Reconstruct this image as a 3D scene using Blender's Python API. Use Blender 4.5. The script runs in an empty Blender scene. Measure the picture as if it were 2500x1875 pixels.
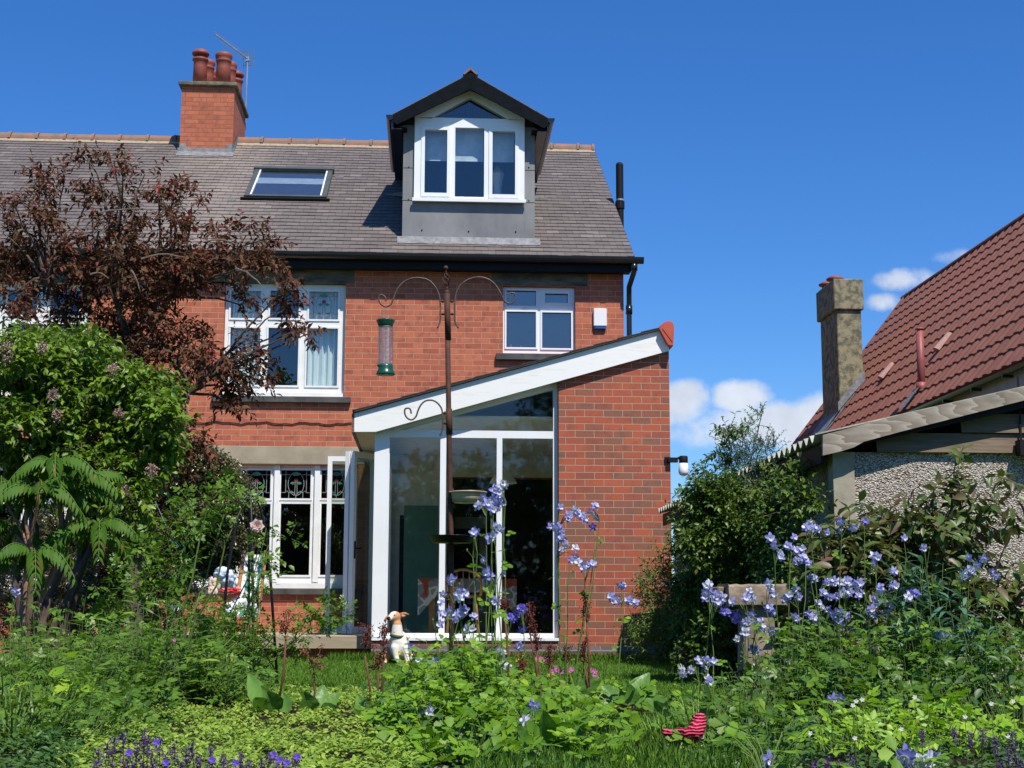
import bpy, bmesh, math, random
import numpy as np
from mathutils import Vector, Matrix

scene = bpy.context.scene
COL = scene.collection
R = math.radians

# ------------------------------------------------------------------ camera
CAMZ = 0.45
YAW, PITCH, ROLL, FPX = R(3.15), R(8.97), 0.003, 3630.0
_f = np.array([math.sin(YAW)*math.cos(PITCH), math.cos(YAW)*math.cos(PITCH), math.sin(PITCH)])
_r0 = np.array([math.cos(YAW), -math.sin(YAW), 0.0])
_u0 = np.cross(_r0, _f)
_r = _r0*math.cos(ROLL) + _u0*math.sin(ROLL)
_u = _u0*math.cos(ROLL) - _r0*math.sin(ROLL)
CAM = np.array([0.0, 0.0, CAMZ])
cd = bpy.data.cameras.new("camera")
cd.sensor_width = 36.0
cd.lens = FPX/2500*36
cd.clip_start, cd.clip_end = 0.05, 3000
co = bpy.data.objects.new("camera", cd)
COL.objects.link(co)
co.matrix_world = Matrix(((_r[0], _u[0], -_f[0], 0), (_r[1], _u[1], -_f[1], 0), (_r[2], _u[2], -_f[2], CAMZ), (0, 0, 0, 1)))
scene.camera = co

def ray(px, py):
    return _f + _r*((px-1250)/FPX) - _u*((py-937.5)/FPX)
def P(px, py, Y):            # point where the sight line meets the plane y = Y
    d = ray(px, py); return CAM + d*(Y/d[1])
def PZ(px, py, z=0.0):       # ... meets the level z
    d = ray(px, py); return CAM + d*((z-CAMZ)/d[2])
def X(px, Y, py=1300):
    return P(px, py, Y)[0]
def Z(py, Y, px=1250):
    return P(px, py, Y)[2]

# ------------------------------------------------------------------ sun, sky, exposure
SUN_EL, SUN_AZ = R(57), R(23)
sun_to = Vector((math.sin(SUN_AZ)*math.cos(SUN_EL), -math.cos(SUN_AZ)*math.cos(SUN_EL), math.sin(SUN_EL)))
sl = bpy.data.lights.new("sun", 'SUN')
sl.energy, sl.angle, sl.color = 5.0, R(0.5), (1.0, 0.95, 0.87)
so = bpy.data.objects.new("sun", sl)
so.rotation_euler = sun_to.to_track_quat('Z', 'Y').to_euler()
so.location = (6, -6, 14)
COL.objects.link(so)

world = bpy.data.worlds.new("World")
scene.world = world
world.use_nodes = True
def build_world():
    nt = world.node_tree; N = nt.nodes; L = nt.links
    N.clear()
    out = N.new('ShaderNodeOutputWorld'); bg = N.new('ShaderNodeBackground')
    sky = N.new('ShaderNodeTexSky'); sky.sky_type = 'NISHITA'; sky.sun_disc = False
    sky.sun_elevation = SUN_EL
    sky.sun_rotation = math.pi - SUN_AZ
    sky.air_density, sky.dust_density, sky.ozone_density, sky.altitude = 1.0, 0.25, 2.2, 0
    hs = N.new('ShaderNodeHueSaturation'); hs.inputs['Saturation'].default_value = 1.3
    hs.inputs['Value'].default_value = 1.0
    L.new(sky.outputs[0], hs.inputs['Color'])
    geo = N.new('ShaderNodeTexCoord')
    def vm(op, a, b=None):
        n = N.new('ShaderNodeVectorMath'); n.operation = op
        for i, v in enumerate((a, b)):
            if v is None: continue
            if hasattr(v, 'links'): L.new(v, n.inputs[i])
            else: n.inputs[i].default_value = v
        return n.outputs['Value'] if op in ('DOT_PRODUCT', 'LENGTH') else n.outputs['Vector']
    def m(op, a, b=None, c=None, clamp=False):
        n = N.new('ShaderNodeMath'); n.operation = op; n.use_clamp = clamp
        for i, v in enumerate((a, b, c)):
            if v is None: continue
            if hasattr(v, 'links'): L.new(v, n.inputs[i])
            else: n.inputs[i].default_value = v
        return n.outputs[0]
    D = geo.outputs['Generated']
    noise = N.new('ShaderNodeTexNoise'); noise.inputs['Scale'].default_value = 17
    noise.inputs['Detail'].default_value = 9; noise.inputs['Roughness'].default_value = 0.58
    L.new(D, noise.inputs['Vector'])
    nv = noise.outputs['Fac']
    total = None
    # low cumulus banks, each fixed in the world by its bearing
    for (px, py, wx, wy, amp) in ((1850, 1040, 230, 66, 1.5), (1670, 990, 90, 66, 1.3), (1805, 975, 84, 54, 1.4), (1960, 1050, 120, 76, 1.4), (1750, 1060, 120, 50, 1.3), (2230, 685, 105, 36, 1.2), (2170, 735, 60, 28, 1.0), (2330, 630, 60, 36, 1.0)):
        F = ray(px, py); F = F/np.linalg.norm(F)
        Rv = np.array([F[1], -F[0], 0]); Rv /= np.linalg.norm(Rv); U = np.cross(Rv, F)
        if py == 690 or py == 740 or py == 640:
            a = R(32); Rv, U = Rv*math.cos(a)+U*math.sin(a), U*math.cos(a)-Rv*math.sin(a)
        fd = m('MAXIMUM', vm('DOT_PRODUCT', D, tuple(F)), 0.02)
        u = m('DIVIDE', m('DIVIDE', vm('DOT_PRODUCT', D, tuple(Rv)), fd), wx/FPX)
        v = m('DIVIDE', m('DIVIDE', vm('DOT_PRODUCT', D, tuple(U)), fd), wy/FPX)
        r2 = m('ADD', m('MULTIPLY', u, u), m('MULTIPLY', v, v))
        g = m('MULTIPLY', m('MAXIMUM', m('SUBTRACT', 1.2, r2), -4.0), amp)
        total = g if total is None else m('MAXIMUM', total, g)
    dens = m('ADD', total, m('MULTIPLY', m('SUBTRACT', nv, 0.5), 4.6))
    mr = N.new('ShaderNodeMapRange'); mr.interpolation_type = 'SMOOTHSTEP'
    mr.inputs[1].default_value = 0.05; mr.inputs[2].default_value = 1.25
    L.new(dens, mr.inputs[0])
    n2 = N.new('ShaderNodeTexNoise'); n2.inputs['Scale'].default_value = 26; n2.inputs['Detail'].default_value = 5
    L.new(D, n2.inputs['Vector'])
    cr = N.new('ShaderNodeMapRange'); cr.inputs[1].default_value = .3; cr.inputs[2].default_value = .7
    cr.inputs[3].default_value = 5.8; cr.inputs[4].default_value = 8.2
    L.new(n2.outputs['Fac'], cr.inputs[0])
    cc = N.new('ShaderNodeCombineColor')
    L.new(m('MULTIPLY', cr.outputs[0], .90), cc.inputs[0]); L.new(m('MULTIPLY', cr.outputs[0], .96), cc.inputs[1]); L.new(m('MULTIPLY', cr.outputs[0], 1.06), cc.inputs[2])
    mx = N.new('ShaderNodeMix'); mx.data_type = 'RGBA'
    tn = N.new('ShaderNodeMix'); tn.data_type = 'RGBA'; tn.blend_type = 'MULTIPLY'; tn.inputs['Factor'].default_value = 1
    L.new(hs.outputs[0], tn.inputs['A']); tn.inputs['B'].default_value = (.68, .93, 1.30, 1)
    L.new(m('MULTIPLY', mr.outputs[0], .9), mx.inputs['Factor']); L.new(tn.outputs['Result'], mx.inputs['A']); L.new(cc.outputs[0], mx.inputs['B'])
    L.new(mx.outputs['Result'], bg.inputs['Color'])
    bg.inputs['Strength'].default_value = 0.10
    L.new(bg.outputs[0], out.inputs[0])
build_world()

vs = scene.view_settings
vs.view_transform = 'Standard'; vs.look = 'None'; vs.exposure = 0.2; vs.gamma = 1.0
try: vs.use_curve_mapping = False
except Exception: pass
scene.cycles.max_bounces = 8
scene.cycles.transparent_max_bounces = 12
scene.cycles.caustics_reflective = False; scene.cycles.caustics_refractive = False

HY = 19.9                      # garden face of the house
YE = 15.8                      # garden face of the extension
EAVE_Y = HY-0.21
ROOF_Z0 = Z(622, EAVE_Y, 1200)
RIDGE_Y = 24.55
ROOF_A = math.atan2(Z(353, RIDGE_Y, 800)-ROOF_Z0, RIDGE_Y-EAVE_Y)
SLATE = 0.163
def roofz(y): return ROOF_Z0+(y-EAVE_Y)*math.tan(ROOF_A)

# ------------------------------------------------------------------ materials
class NT:
    def __init__(s, name):
        s.m = bpy.data.materials.new(name); s.m.use_nodes = True
        s.N = s.m.node_tree.nodes; s.L = s.m.node_tree.links; s.N.clear()
        s.out = s.N.new('ShaderNodeOutputMaterial'); s.b = s.N.new('ShaderNodeBsdfPrincipled')
        s.L.new(s.b.outputs[0], s.out.inputs[0])
        s.pos = s.N.new('ShaderNodeNewGeometry').outputs['Position']
    def n(s, t, **k):
        x = s.N.new(t)
        for a, v in k.items(): setattr(x, a, v)
        return x
    def lk(s, a, b):
        if hasattr(a, 'links'): s.L.new(a, b)
        else: b.default_value = a
    def math(s, op, a, b=None, c=None):
        x = s.N.new('ShaderNodeMath'); x.operation = op
        for i, v in enumerate((a, b, c)):
            if v is not None: s.lk(v, x.inputs[i])
        return x.outputs[0]
    def sep(s, v):
        x = s.N.new('ShaderNodeSeparateXYZ'); s.L.new(v, x.inputs[0]); return x.outputs
    def comb(s, a, b, c=0.0):
        x = s.N.new('ShaderNodeCombineXYZ')
        s.lk(a, x.inputs[0]); s.lk(b, x.inputs[1]); s.lk(c, x.inputs[2]); return x.outputs[0]
    def noise(s, scale, detail=4, rough=.55, vec=None, stretch=None):
        x = s.N.new('ShaderNodeTexNoise'); x.inputs['Scale'].default_value = scale
        x.inputs['Detail'].default_value = detail; x.inputs['Roughness'].default_value = rough
        v = vec if vec is not None else s.pos
        if stretch:
            mp = s.N.new('ShaderNodeMapping'); mp.inputs['Scale'].default_value = stretch
            s.L.new(v, mp.inputs[0]); v = mp.outputs[0]
        s.L.new(v, x.inputs['Vector']); return x.outputs['Fac']
    def ramp(s, fac, stops, interp='LINEAR'):
        x = s.N.new('ShaderNodeValToRGB'); x.color_ramp.interpolation = interp
        e = x.color_ramp.elements
        while len(e) < len(stops): e.new(0.5)
        for i, (p, c) in enumerate(stops):
            e[i].position = p; e[i].color = (c[0], c[1], c[2], 1)
        s.L.new(fac, x.inputs[0]); return x.outputs[0]
    def mix(s, f, a, b, mode='MIX'):
        x = s.N.new('ShaderNodeMix'); x.data_type = 'RGBA'; x.blend_type = mode
        s.lk(f, x.inputs['Factor'])
        for v, k in ((a, 'A'), (b, 'B')):
            if hasattr(v, 'links'): s.L.new(v, x.inputs[k])
            else: x.inputs[k].default_value = (v[0], v[1], v[2], 1)
        return x.outputs['Result']
    def bump(s, h, strength=.3, dist=.01):
        x = s.N.new('ShaderNodeBump'); x.inputs['Strength'].default_value = strength; x.inputs['Distance'].default_value = dist
        s.L.new(h, x.inputs['Height']); s.L.new(x.outputs[0], s.b.inputs['Normal'])
    def col(s, c):
        if hasattr(c, 'links'): s.L.new(c, s.b.inputs['Base Color'])
        else: s.b.inputs['Base Color'].default_value = (c[0], c[1], c[2], 1)
    def set(s, rough=.6, spec=.5, metal=0.0):
        s.b.inputs['Roughness'].default_value = rough
        s.b.inputs['Specular IOR Level'].default_value = spec
        s.b.inputs['Metallic'].default_value = metal

def mat(name, c, rough=.6, spec=.4, metal=0, c2=None, scale=8, detail=5, bump=0, bd=.004, stretch=None, lo=.35, hi=.65):
    t = NT(name); t.set(rough, spec, metal)
    if c2 is None: c2 = tuple(v*.8 for v in c)
    f = t.noise(scale, detail, .6, stretch=stretch)
    t.col(t.ramp(f, [(lo, c2), (hi, c)]))
    if bump: t.bump(t.noise(scale*4, 4, .6, stretch=stretch), bump, bd)
    return t.m

def mat_brick(name, palette, mortar, bw=.23, bh=.0755, ms=.006, off=(0, 0), stain=(.1, .06, .05), stainamt=.5, seed=0):
    t = NT(name); t.set(.85, .25)
    x, y, z = t.sep(t.pos)
    v = t.comb(t.math('ADD', t.math('ADD', x, y), off[0]), t.math('ADD', z, off[1]))
    # a little waviness so the courses are not ruled with a ruler
    w = t.n('ShaderNodeTexNoise'); w.inputs['Scale'].default_value = 3.2; t.L.new(t.pos, w.inputs['Vector'])
    vm = t.n('ShaderNodeVectorMath', operation='MULTIPLY_ADD'); t.L.new(w.outputs['Color'], vm.inputs[0])
    vm.inputs[1].default_value = (.012, .007, 0); t.L.new(v, vm.inputs[2])
    b = t.n('ShaderNodeTexBrick', offset=.5, squash=1.0)
    t.L.new(vm.outputs[0], b.inputs['Vector'])
    b.inputs['Color1'].default_value = (0, 0, 0, 1); b.inputs['Color2'].default_value = (1, 1, 1, 1); b.inputs['Mortar'].default_value = (.5, .5, .5, 1)
    b.inputs['Scale'].default_value = 1; b.inputs['Mortar Size'].default_value = ms; b.inputs['Mortar Smooth'].default_value = .25
    b.inputs['Brick Width'].default_value = bw; b.inputs['Row Height'].default_value = bh
    base = t.ramp(b.outputs['Color'], palette)
    n1 = t.noise(9, 5, .65); base = t.mix(t.math('MULTIPLY', t.ramp(n1, [(.5, (0,)*3), (.68, (1,)*3)]), stainamt), base, stain)
    n2 = t.noise(1.1, 3, .5)
    base = t.mix(.5, base, t.mix(n2, (.8, .8, .8), (1.35, 1.3, 1.3)), 'MULTIPLY')
    n3 = t.noise(60, 3, .7)
    base = t.mix(t.math('MULTIPLY', t.ramp(n3, [(.6, (0,)*3), (.72, (1,)*3)]), .35), base, stain)
    mo = t.mix(t.noise(25, 3), tuple(c*.7 for c in mortar), mortar)
    t.col(t.mix(b.outputs['Fac'], base, mo))
    hgt = t.math('ADD', t.math('MULTIPLY', b.outputs['Fac'], -1.0), t.math('MULTIPLY', n3, .25))
    t.bump(hgt, .7, .006)
    return t.m

def mat_leaf(name, stops, rough=.5, trans=.3, spec=.35, tcol=None, patch=.45, gain=1.0, hue=(1, 1, 1)):
    """per-leaf colour from the island's random value, plus a patchy variation through the plant"""
    t = NT(name); t.set(rough, spec)
    g = t.n('ShaderNodeNewGeometry')
    rnd = g.outputs['Random Per Island']
    n1 = t.noise(4.5, 3, .6)
    f = t.math('ADD', t.math('MULTIPLY', rnd, 1-patch), t.math('MULTIPLY', t.math('MULTIPLY_ADD', n1, 2.2, -.6), patch))
    k = gain; c = t.ramp(f, [(p, (min(.9, q[0]*k*hue[0]), min(.9, q[1]*k*hue[1]), min(.9, q[2]*k*hue[2]))) for p, q in stops]); t.col(c)
    tr = t.n('ShaderNodeBsdfTranslucent'); t.L.new(t.mix(1.0, c, tcol or (1.2, 1.35, .7), 'MULTIPLY'), tr.inputs['Color'])
    mx = t.n('ShaderNodeMixShader'); mx.inputs[0].default_value = trans
    t.L.new(t.b.outputs[0], mx.inputs[1]); t.L.new(tr.outputs[0], mx.inputs[2]); t.L.new(mx.outputs[0], t.out.inputs[0])
    return t.m

def mat_glass(name, tint=(.8, .86, .84), rough=.0, ior=1.5, boost=1.0, wav=.0):
    t = NT(name)
    g = t.n('ShaderNodeNewGeometry'); dt = t.n('ShaderNodeVectorMath', operation='DOT_PRODUCT')
    t.L.new(g.outputs['Incoming'], dt.inputs[0]); t.L.new(g.outputs['Normal'], dt.inputs[1])
    f0 = ((ior-1)/(ior+1))**2
    sch = t.math('MULTIPLY_ADD', t.math('POWER', t.math('SUBTRACT', 1.0, t.math('ABSOLUTE', dt.outputs['Value'])), 5.0), 1-f0, f0)
    gl = t.n('ShaderNodeBsdfGlossy'); gl.inputs['Roughness'].default_value = rough
    tp = t.n('ShaderNodeBsdfTransparent'); tp.inputs['Color'].default_value = (*tint, 1)
    if wav:
        bp = t.n('ShaderNodeBump'); bp.inputs['Strength'].default_value = wav; bp.inputs['Distance'].default_value = .02
        t.L.new(t.noise(2.2, 2, .5), bp.inputs['Height'])
        t.L.new(bp.outputs[0], gl.inputs['Normal'])
    mx = t.n('ShaderNodeMixShader')
    t.L.new(t.math('MINIMUM', t.math('MULTIPLY', sch, boost), 1.0), mx.inputs[0])
    t.L.new(tp.outputs[0], mx.inputs[1]); t.L.new(gl.outputs[0], mx.inputs[2]); t.L.new(mx.outputs[0], t.out.inputs[0])
    return t.m

M = {}
O1, O2 = (.44, .105, .05), (.33, .072, .04)
M['brick'] = mat_brick('old_red_brick', [(0, (.36, .097, .052)), (.3, (.43, .122, .062)), (.7, (.48, .147, .075)), (1, (.41, .114, .061))], (.52, .38, .27), ms=.0042, stain=(.17, .06, .045), stainamt=.6)
M['brick_ch'] = mat_brick('chimney_brick', [(0, (.40, .11, .055)), (.5, (.50, .15, .075)), (1, (.44, .12, .06))], (.24, .15, .11), stain=(.12, .05, .04), stainamt=.5)
M['brick_new'] = mat_brick('mixed_red_brick', [(0, (.23, .105, .066)), (.25, (.28, .098, .06)), (.40, (.36, .09, .048)), (.74, (.41, .105, .052)), (.88, (.31, .088, .053)), (1, (.26, .09, .058))], (.50, .38, .27), ms=.004, bw=.206, bh=.075, stain=(.14, .075, .055), stainamt=.5, off=(.05, .02))
M['brick_blue'] = mat_brick('blue_engineering_brick', [(0, (.10, .10, .11)), (1, (.16, .16, .17))], (.4, .32, .25), bw=.225, bh=.075, off=(.05, .02), stain=(.1, .1, .1), stainamt=.2)
M['white'] = mat('white_paint', (.82, .82, .79), .45, .4, c2=(.74, .74, .70), scale=5, bump=.06)
M['barge'] = mat('weathered_white_board', (.83, .82, .78), .6, .3, c2=(.72, .70, .63), scale=6, stretch=(.5, 1, 5), bump=.25, bd=.003, lo=.25, hi=.45)
M['upvc'] = mat('white_plastic_frame', (.85, .85, .84), .3, .5, c2=(.8, .8, .79), scale=2)
M['black'] = mat('black_plastic', (.010, .010, .011), .6, .2, scale=4)
M['gutter'] = mat('black_gutter_plastic', (.014, .015, .017), .22, .6, scale=4)
M['darkwood'] = mat('dark_stained_board', (.006, .009, .012), .85, .1, c2=(.004, .006, .008), scale=9)
M['stone'] = mat('sandstone_lintel', (.40, .34, .24), .9, .2, c2=(.30, .255, .18), scale=4, detail=8, bump=.25)
M['stone_dark'] = mat('weathered_stone_lintel', (.20, .175, .12), .9, .2, c2=(.055, .06, .055), scale=3.5, detail=8, bump=.3, stretch=(1, 1, 3.5))
M['stone_sill'] = mat('dark_stone_sill', (.10, .10, .095), .85, .25, c2=(.045, .048, .048), scale=5, detail=8, bump=.3)
M['lead'] = mat('lead_sheet', (.25, .245, .24), .6, .4, .1, c2=(.16, .16, .16), scale=2.2, detail=8, bump=.15, stretch=(1, 1, .6))
M['flash'] = mat('bright_lead_flashing', (.27, .27, .27), .65, .3, .1, c2=(.15, .155, .16), scale=14, detail=6, bump=.5)
M['terra'] = mat('terracotta_pot', (.30, .075, .045), .6, .4, c2=(.22, .052, .035), scale=7)
M['ridge'] = mat('clay_ridge_tile', (.34, .15, .09), .85, .2, c2=(.17, .14, .10), scale=7, detail=8, bump=.4)
M['ridge_new'] = mat('new_clay_ridge', (.50, .09, .045), .55, .4, c2=(.42, .075, .04), scale=6)
M['mortar'] = mat('lime_mortar', (.46, .36, .25), .95, .1, c2=(.33, .26, .18), scale=20, bump=.4)
M['conc_cap'] = mat('lichen_concrete', (.20, .19, .13), .95, .15, c2=(.09, .085, .06), scale=9, detail=9, bump=.5)
M['glass'] = mat_glass('window_glass', (.6, .66, .66), ior=1.6, boost=1.6)
M['glass_up'] = mat_glass('sky_reflecting_glass', (.80, .86, .88), ior=1.6, boost=2.6)
M['glass_ext'] = mat_glass('tinted_double_glazing', (.86, .93, .88), ior=1.6, boost=1.5, wav=.02, rough=.022)
M['glass_frost'] = mat_glass('frosted_glass', (.3, .34, .36), rough=.22, ior=1.6, boost=5.0)
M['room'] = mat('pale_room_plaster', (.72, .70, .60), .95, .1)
M['room_dark'] = mat('painted_room_shade', (.12, .12, .11), .95, .1)  # dark grey stands in for the dimness inside the rooms
M['curtain'] = mat('pale_green_curtain', (.85, .90, .84), .9, .1, c2=(.78, .84, .78), scale=3)
M['blind'] = mat('pale_blue_blind', (.80, .88, .92), .9, .1)
M['lead_came'] = mat('lead_came', (.30, .34, .33), .6, .4)
M['stained_green'] = mat('stained_green_glass', (.05, .22, .15), .3, .5)
M['stained_red'] = mat('stained_red_glass', (.22, .03, .03), .3, .5)
M['render'] = mat('lichened_cement_render', (.29, .26, .165), .95, .1, c2=(.13, .125, .085), scale=9, detail=9, bump=.6, bd=.01, lo=.4, hi=.56)
M['greywood'] = None
M['deck'] = mat('pale_deck_board', (.42, .34, .24), .8, .2, c2=(.33, .27, .19), scale=4, stretch=(.6, 6, 6), bump=.1)
M['rust'] = mat('rusty_iron', (.105, .045, .026), .75, .3, .2, c2=(.055, .028, .02), scale=22, bump=.3)
M['rust_pale'] = mat('weathered_steel_rod', (.16, .115, .09), .6, .4, .4, c2=(.09, .055, .04), scale=30)
M['green_pl'] = mat('dark_green_plastic', (.008, .085, .05), .3, .5, scale=3)
M['wire'] = mat('galvanised_wire', (.52, .50, .52), .35, .6, .7)
M['cream'] = mat('cream_enamel', (.62, .55, .36), .35, .5, c2=(.45, .30, .17), scale=9)
M['iron'] = mat('black_iron', (.012, .013, .016), .45, .5, .3)
M['red_wool'] = None
M['soil'] = mat('dark_soil', (.035, .024, .016), .98, .1, c2=(.018, .013, .009), scale=18, detail=8, bump=.8, bd=.03)
M['grassbase'] = mat('mown_turf', (.10, .17, .035), .95, .1, c2=(.06, .11, .022), scale=14, detail=8, bump=.6, bd=.02)
M['pave'] = mat('worn_paving', (.22, .2, .17), .95, .1, scale=4)
M['corrug'] = mat('fibre_cement_sheet', (.46, .45, .37), .9, .2, c2=(.30, .30, .24), scale=10, detail=8, bump=.3)
M['wood_int'] = mat('varnished_pine', (.42, .19, .055), .35, .5, c2=(.32, .14, .04), scale=5, stretch=(6, 6, .8))
M['green_wall'] = mat('deep_green_panel', (.11, .24, .17), .8, .2)
M['linen'] = mat('crumpled_linen', (.80, .80, .82), .9, .1, c2=(.6, .62, .68), scale=6)

def _greywood():
    t = NT('weathered_grey_board'); t.set(.85, .25)
    w = t.n('ShaderNodeTexWave', wave_type='RINGS', rings_direction='Z', wave_profile='SAW')
    mp = t.n('ShaderNodeMapping'); mp.inputs['Scale'].default_value = (1.6, 1, 7.5); mp.inputs['Rotation'].default_value = (0, .24, 0); mp.inputs['Location'].default_value = (-2.9, 0, -9.2)
    t.L.new(t.pos, mp.inputs[0]); t.L.new(mp.outputs[0], w.inputs['Vector'])
    w.inputs['Scale'].default_value = 2.6; w.inputs['Distortion'].default_value = 9; w.inputs['Detail'].default_value = 3; w.inputs['Detail Scale'].default_value = .8
    c = t.ramp(w.outputs['Fac'], [(0, (.22, .175, .13)), (.6, (.31, .265, .21)), (1, (.42, .375, .31))])
    c = t.mix(t.math('MULTIPLY', t.ramp(t.noise(3.3, 4), [(.55, (0,)*3), (.7, (1,)*3)]), .7), c, (.10, .085, .06))
    t.col(c); t.bump(w.outputs['Fac'], .25, .004)
    return t.m
M['greywood'] = _greywood()
def _clad():
    t = NT('brown_cladding_board'); t.set(.85, .25)
    n = t.noise(3, 8, .65, stretch=(1.2, 1, 22))
    c = t.ramp(n, [(.3, (.10, .068, .042)), (.7, (.23, .175, .12))])
    t.col(c); t.bump(n, .3, .004); return t.m
M['clad'] = _clad()
def _dash():
    t = NT('pebble_dash'); t.set(.9, .25)
    v = t.n('ShaderNodeTexVoronoi'); v.inputs['Scale'].default_value = 105; v.inputs['Randomness'].default_value = 1
    mp = t.n('ShaderNodeMapping'); mp.inputs['Scale'].default_value = (.75, .75, 1.1); mp.inputs['Rotation'].default_value = (0, .5, 0)
    w = t.n('ShaderNodeTexNoise'); w.inputs['Scale'].default_value = 30; t.L.new(t.pos, w.inputs['Vector'])
    vm = t.n('ShaderNodeVectorMath', operation='MULTIPLY_ADD'); t.L.new(w.outputs['Color'], vm.inputs[0]); vm.inputs[1].default_value = (.02,)*3; t.L.new(t.pos, vm.inputs[2])
    t.L.new(vm.outputs[0], mp.inputs[0]); t.L.new(mp.outputs[0], v.inputs['Vector'])
    rs = t.n('ShaderNodeSeparateColor'); t.L.new(v.outputs['Color'], rs.inputs[0])
    c = t.ramp(rs.outputs[0], [(0, (.40, .34, .28)), (.15, (.60, .54, .47)), (.75, (.72, .66, .60)), (.95, (.44, .25, .21)), (1, (.33, .18, .15))], 'CONSTANT')
    gap = t.ramp(v.outputs['Distance'], [(.42, (1,)*3), (.70, (.42, .39, .35))])
    c = t.mix(1.0, c, gap, 'MULTIPLY'); t.col(c)
    t.bump(t.math('MULTIPLY', v.outputs['Distance'], -1.0), 1.0, .016)
    return t.m
M['dash'] = _dash()
def _slate():
    t = NT('roof_slate'); t.set(.62, .4)
    x, y, z = t.sep(t.pos)
    s = t.math('DIVIDE', t.math('SUBTRACT', z, ROOF_Z0), math.sin(ROOF_A))
    b = t.n('ShaderNodeTexBrick', offset=.5); t.L.new(t.comb(x, s), b.inputs['Vector'])
    b.inputs['Color1'].default_value = (0, 0, 0, 1); b.inputs['Color2'].default_value = (1, 1, 1, 1); b.inputs['Mortar'].default_value = (.5,)*3+(1,)
    b.inputs['Scale'].default_value = 1; b.inputs['Mortar Size'].default_value = .0035; b.inputs['Mortar Smooth'].default_value = .1
    b.inputs['Brick Width'].default_value = .19; b.inputs['Row Height'].default_value = SLATE
    c = t.ramp(b.outputs['Color'], [(0, (.128, .105, .092)), (.35, (.142, .116, .101)), (.6, (.150, .127, .110)), (.88, (.166, .136, .118)), (1, (.22, .185, .155))])
    # pale wash of lime run-off down the slope under the stack and the flashing
    n = t.noise(1.6, 4, .6, stretch=(2.5, .5, .5))
    gx = t.math('MULTIPLY', t.math('SUBTRACT', x, -3.35), 1.15); gx = t.math('MULTIPLY', t.math('MULTIPLY', gx, gx), -1.0)
    run = t.math('MULTIPLY', t.math('POWER', 2.718, gx), t.math('MULTIPLY', n, 1.2))
    c = t.mix(t.math('MULTIPLY', run, .75), c, (.36, .30, .24))
    c = t.mix(t.math('MULTIPLY', t.noise(.8, 4), .35), c, (.11, .10, .09))
    sp = t.ramp(t.noise(22, 2, .5), [(.74, (0,)*3), (.77, (1,)*3)])
    c = t.mix(t.math('MULTIPLY', sp, .8), c, (.5, .48, .42))
    c = t.mix(b.outputs['Fac'], c, (.05, .042, .04)); t.col(c)
    t.bump(t.math('ADD', t.math('MULTIPLY', b.outputs['Color'], .6), t.noise(30, 4)), .35, .006)
    return t.m
def _redtile():
    t = NT('red_concrete_tile'); t.set(.75, .3)
    n = t.noise(3, 6, .6); n2 = t.noise(40, 4, .6)
    c = t.ramp(n, [(.3, (.24, .098, .062)), (.7, (.33, .138, .09))])
    c = t.mix(t.math('MULTIPLY', n2, .4), c, (.12, .045, .035)); t.col(c); t.bump(n2, .3, .004); return t.m
M['redtile'] = _redtile()
def _wool():
    t = NT('ribbed_pink_wool'); t.set(.95, .1)
    w = t.n('ShaderNodeTexWave', wave_type='BANDS', bands_direction='Z'); w.inputs['Scale'].default_value = 30; w.inputs['Distortion'].default_value = 5
    t.L.new(t.pos, w.inputs['Vector'])
    t.col(t.ramp(w.outputs['Fac'], [(0, (.14, .008, .02)), (.5, (.55, .035, .09)), (1, (.75, .12, .18))])); t.bump(w.outputs['Fac'], .8, .006); return t.m
M['red_wool'] = _wool()

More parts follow.
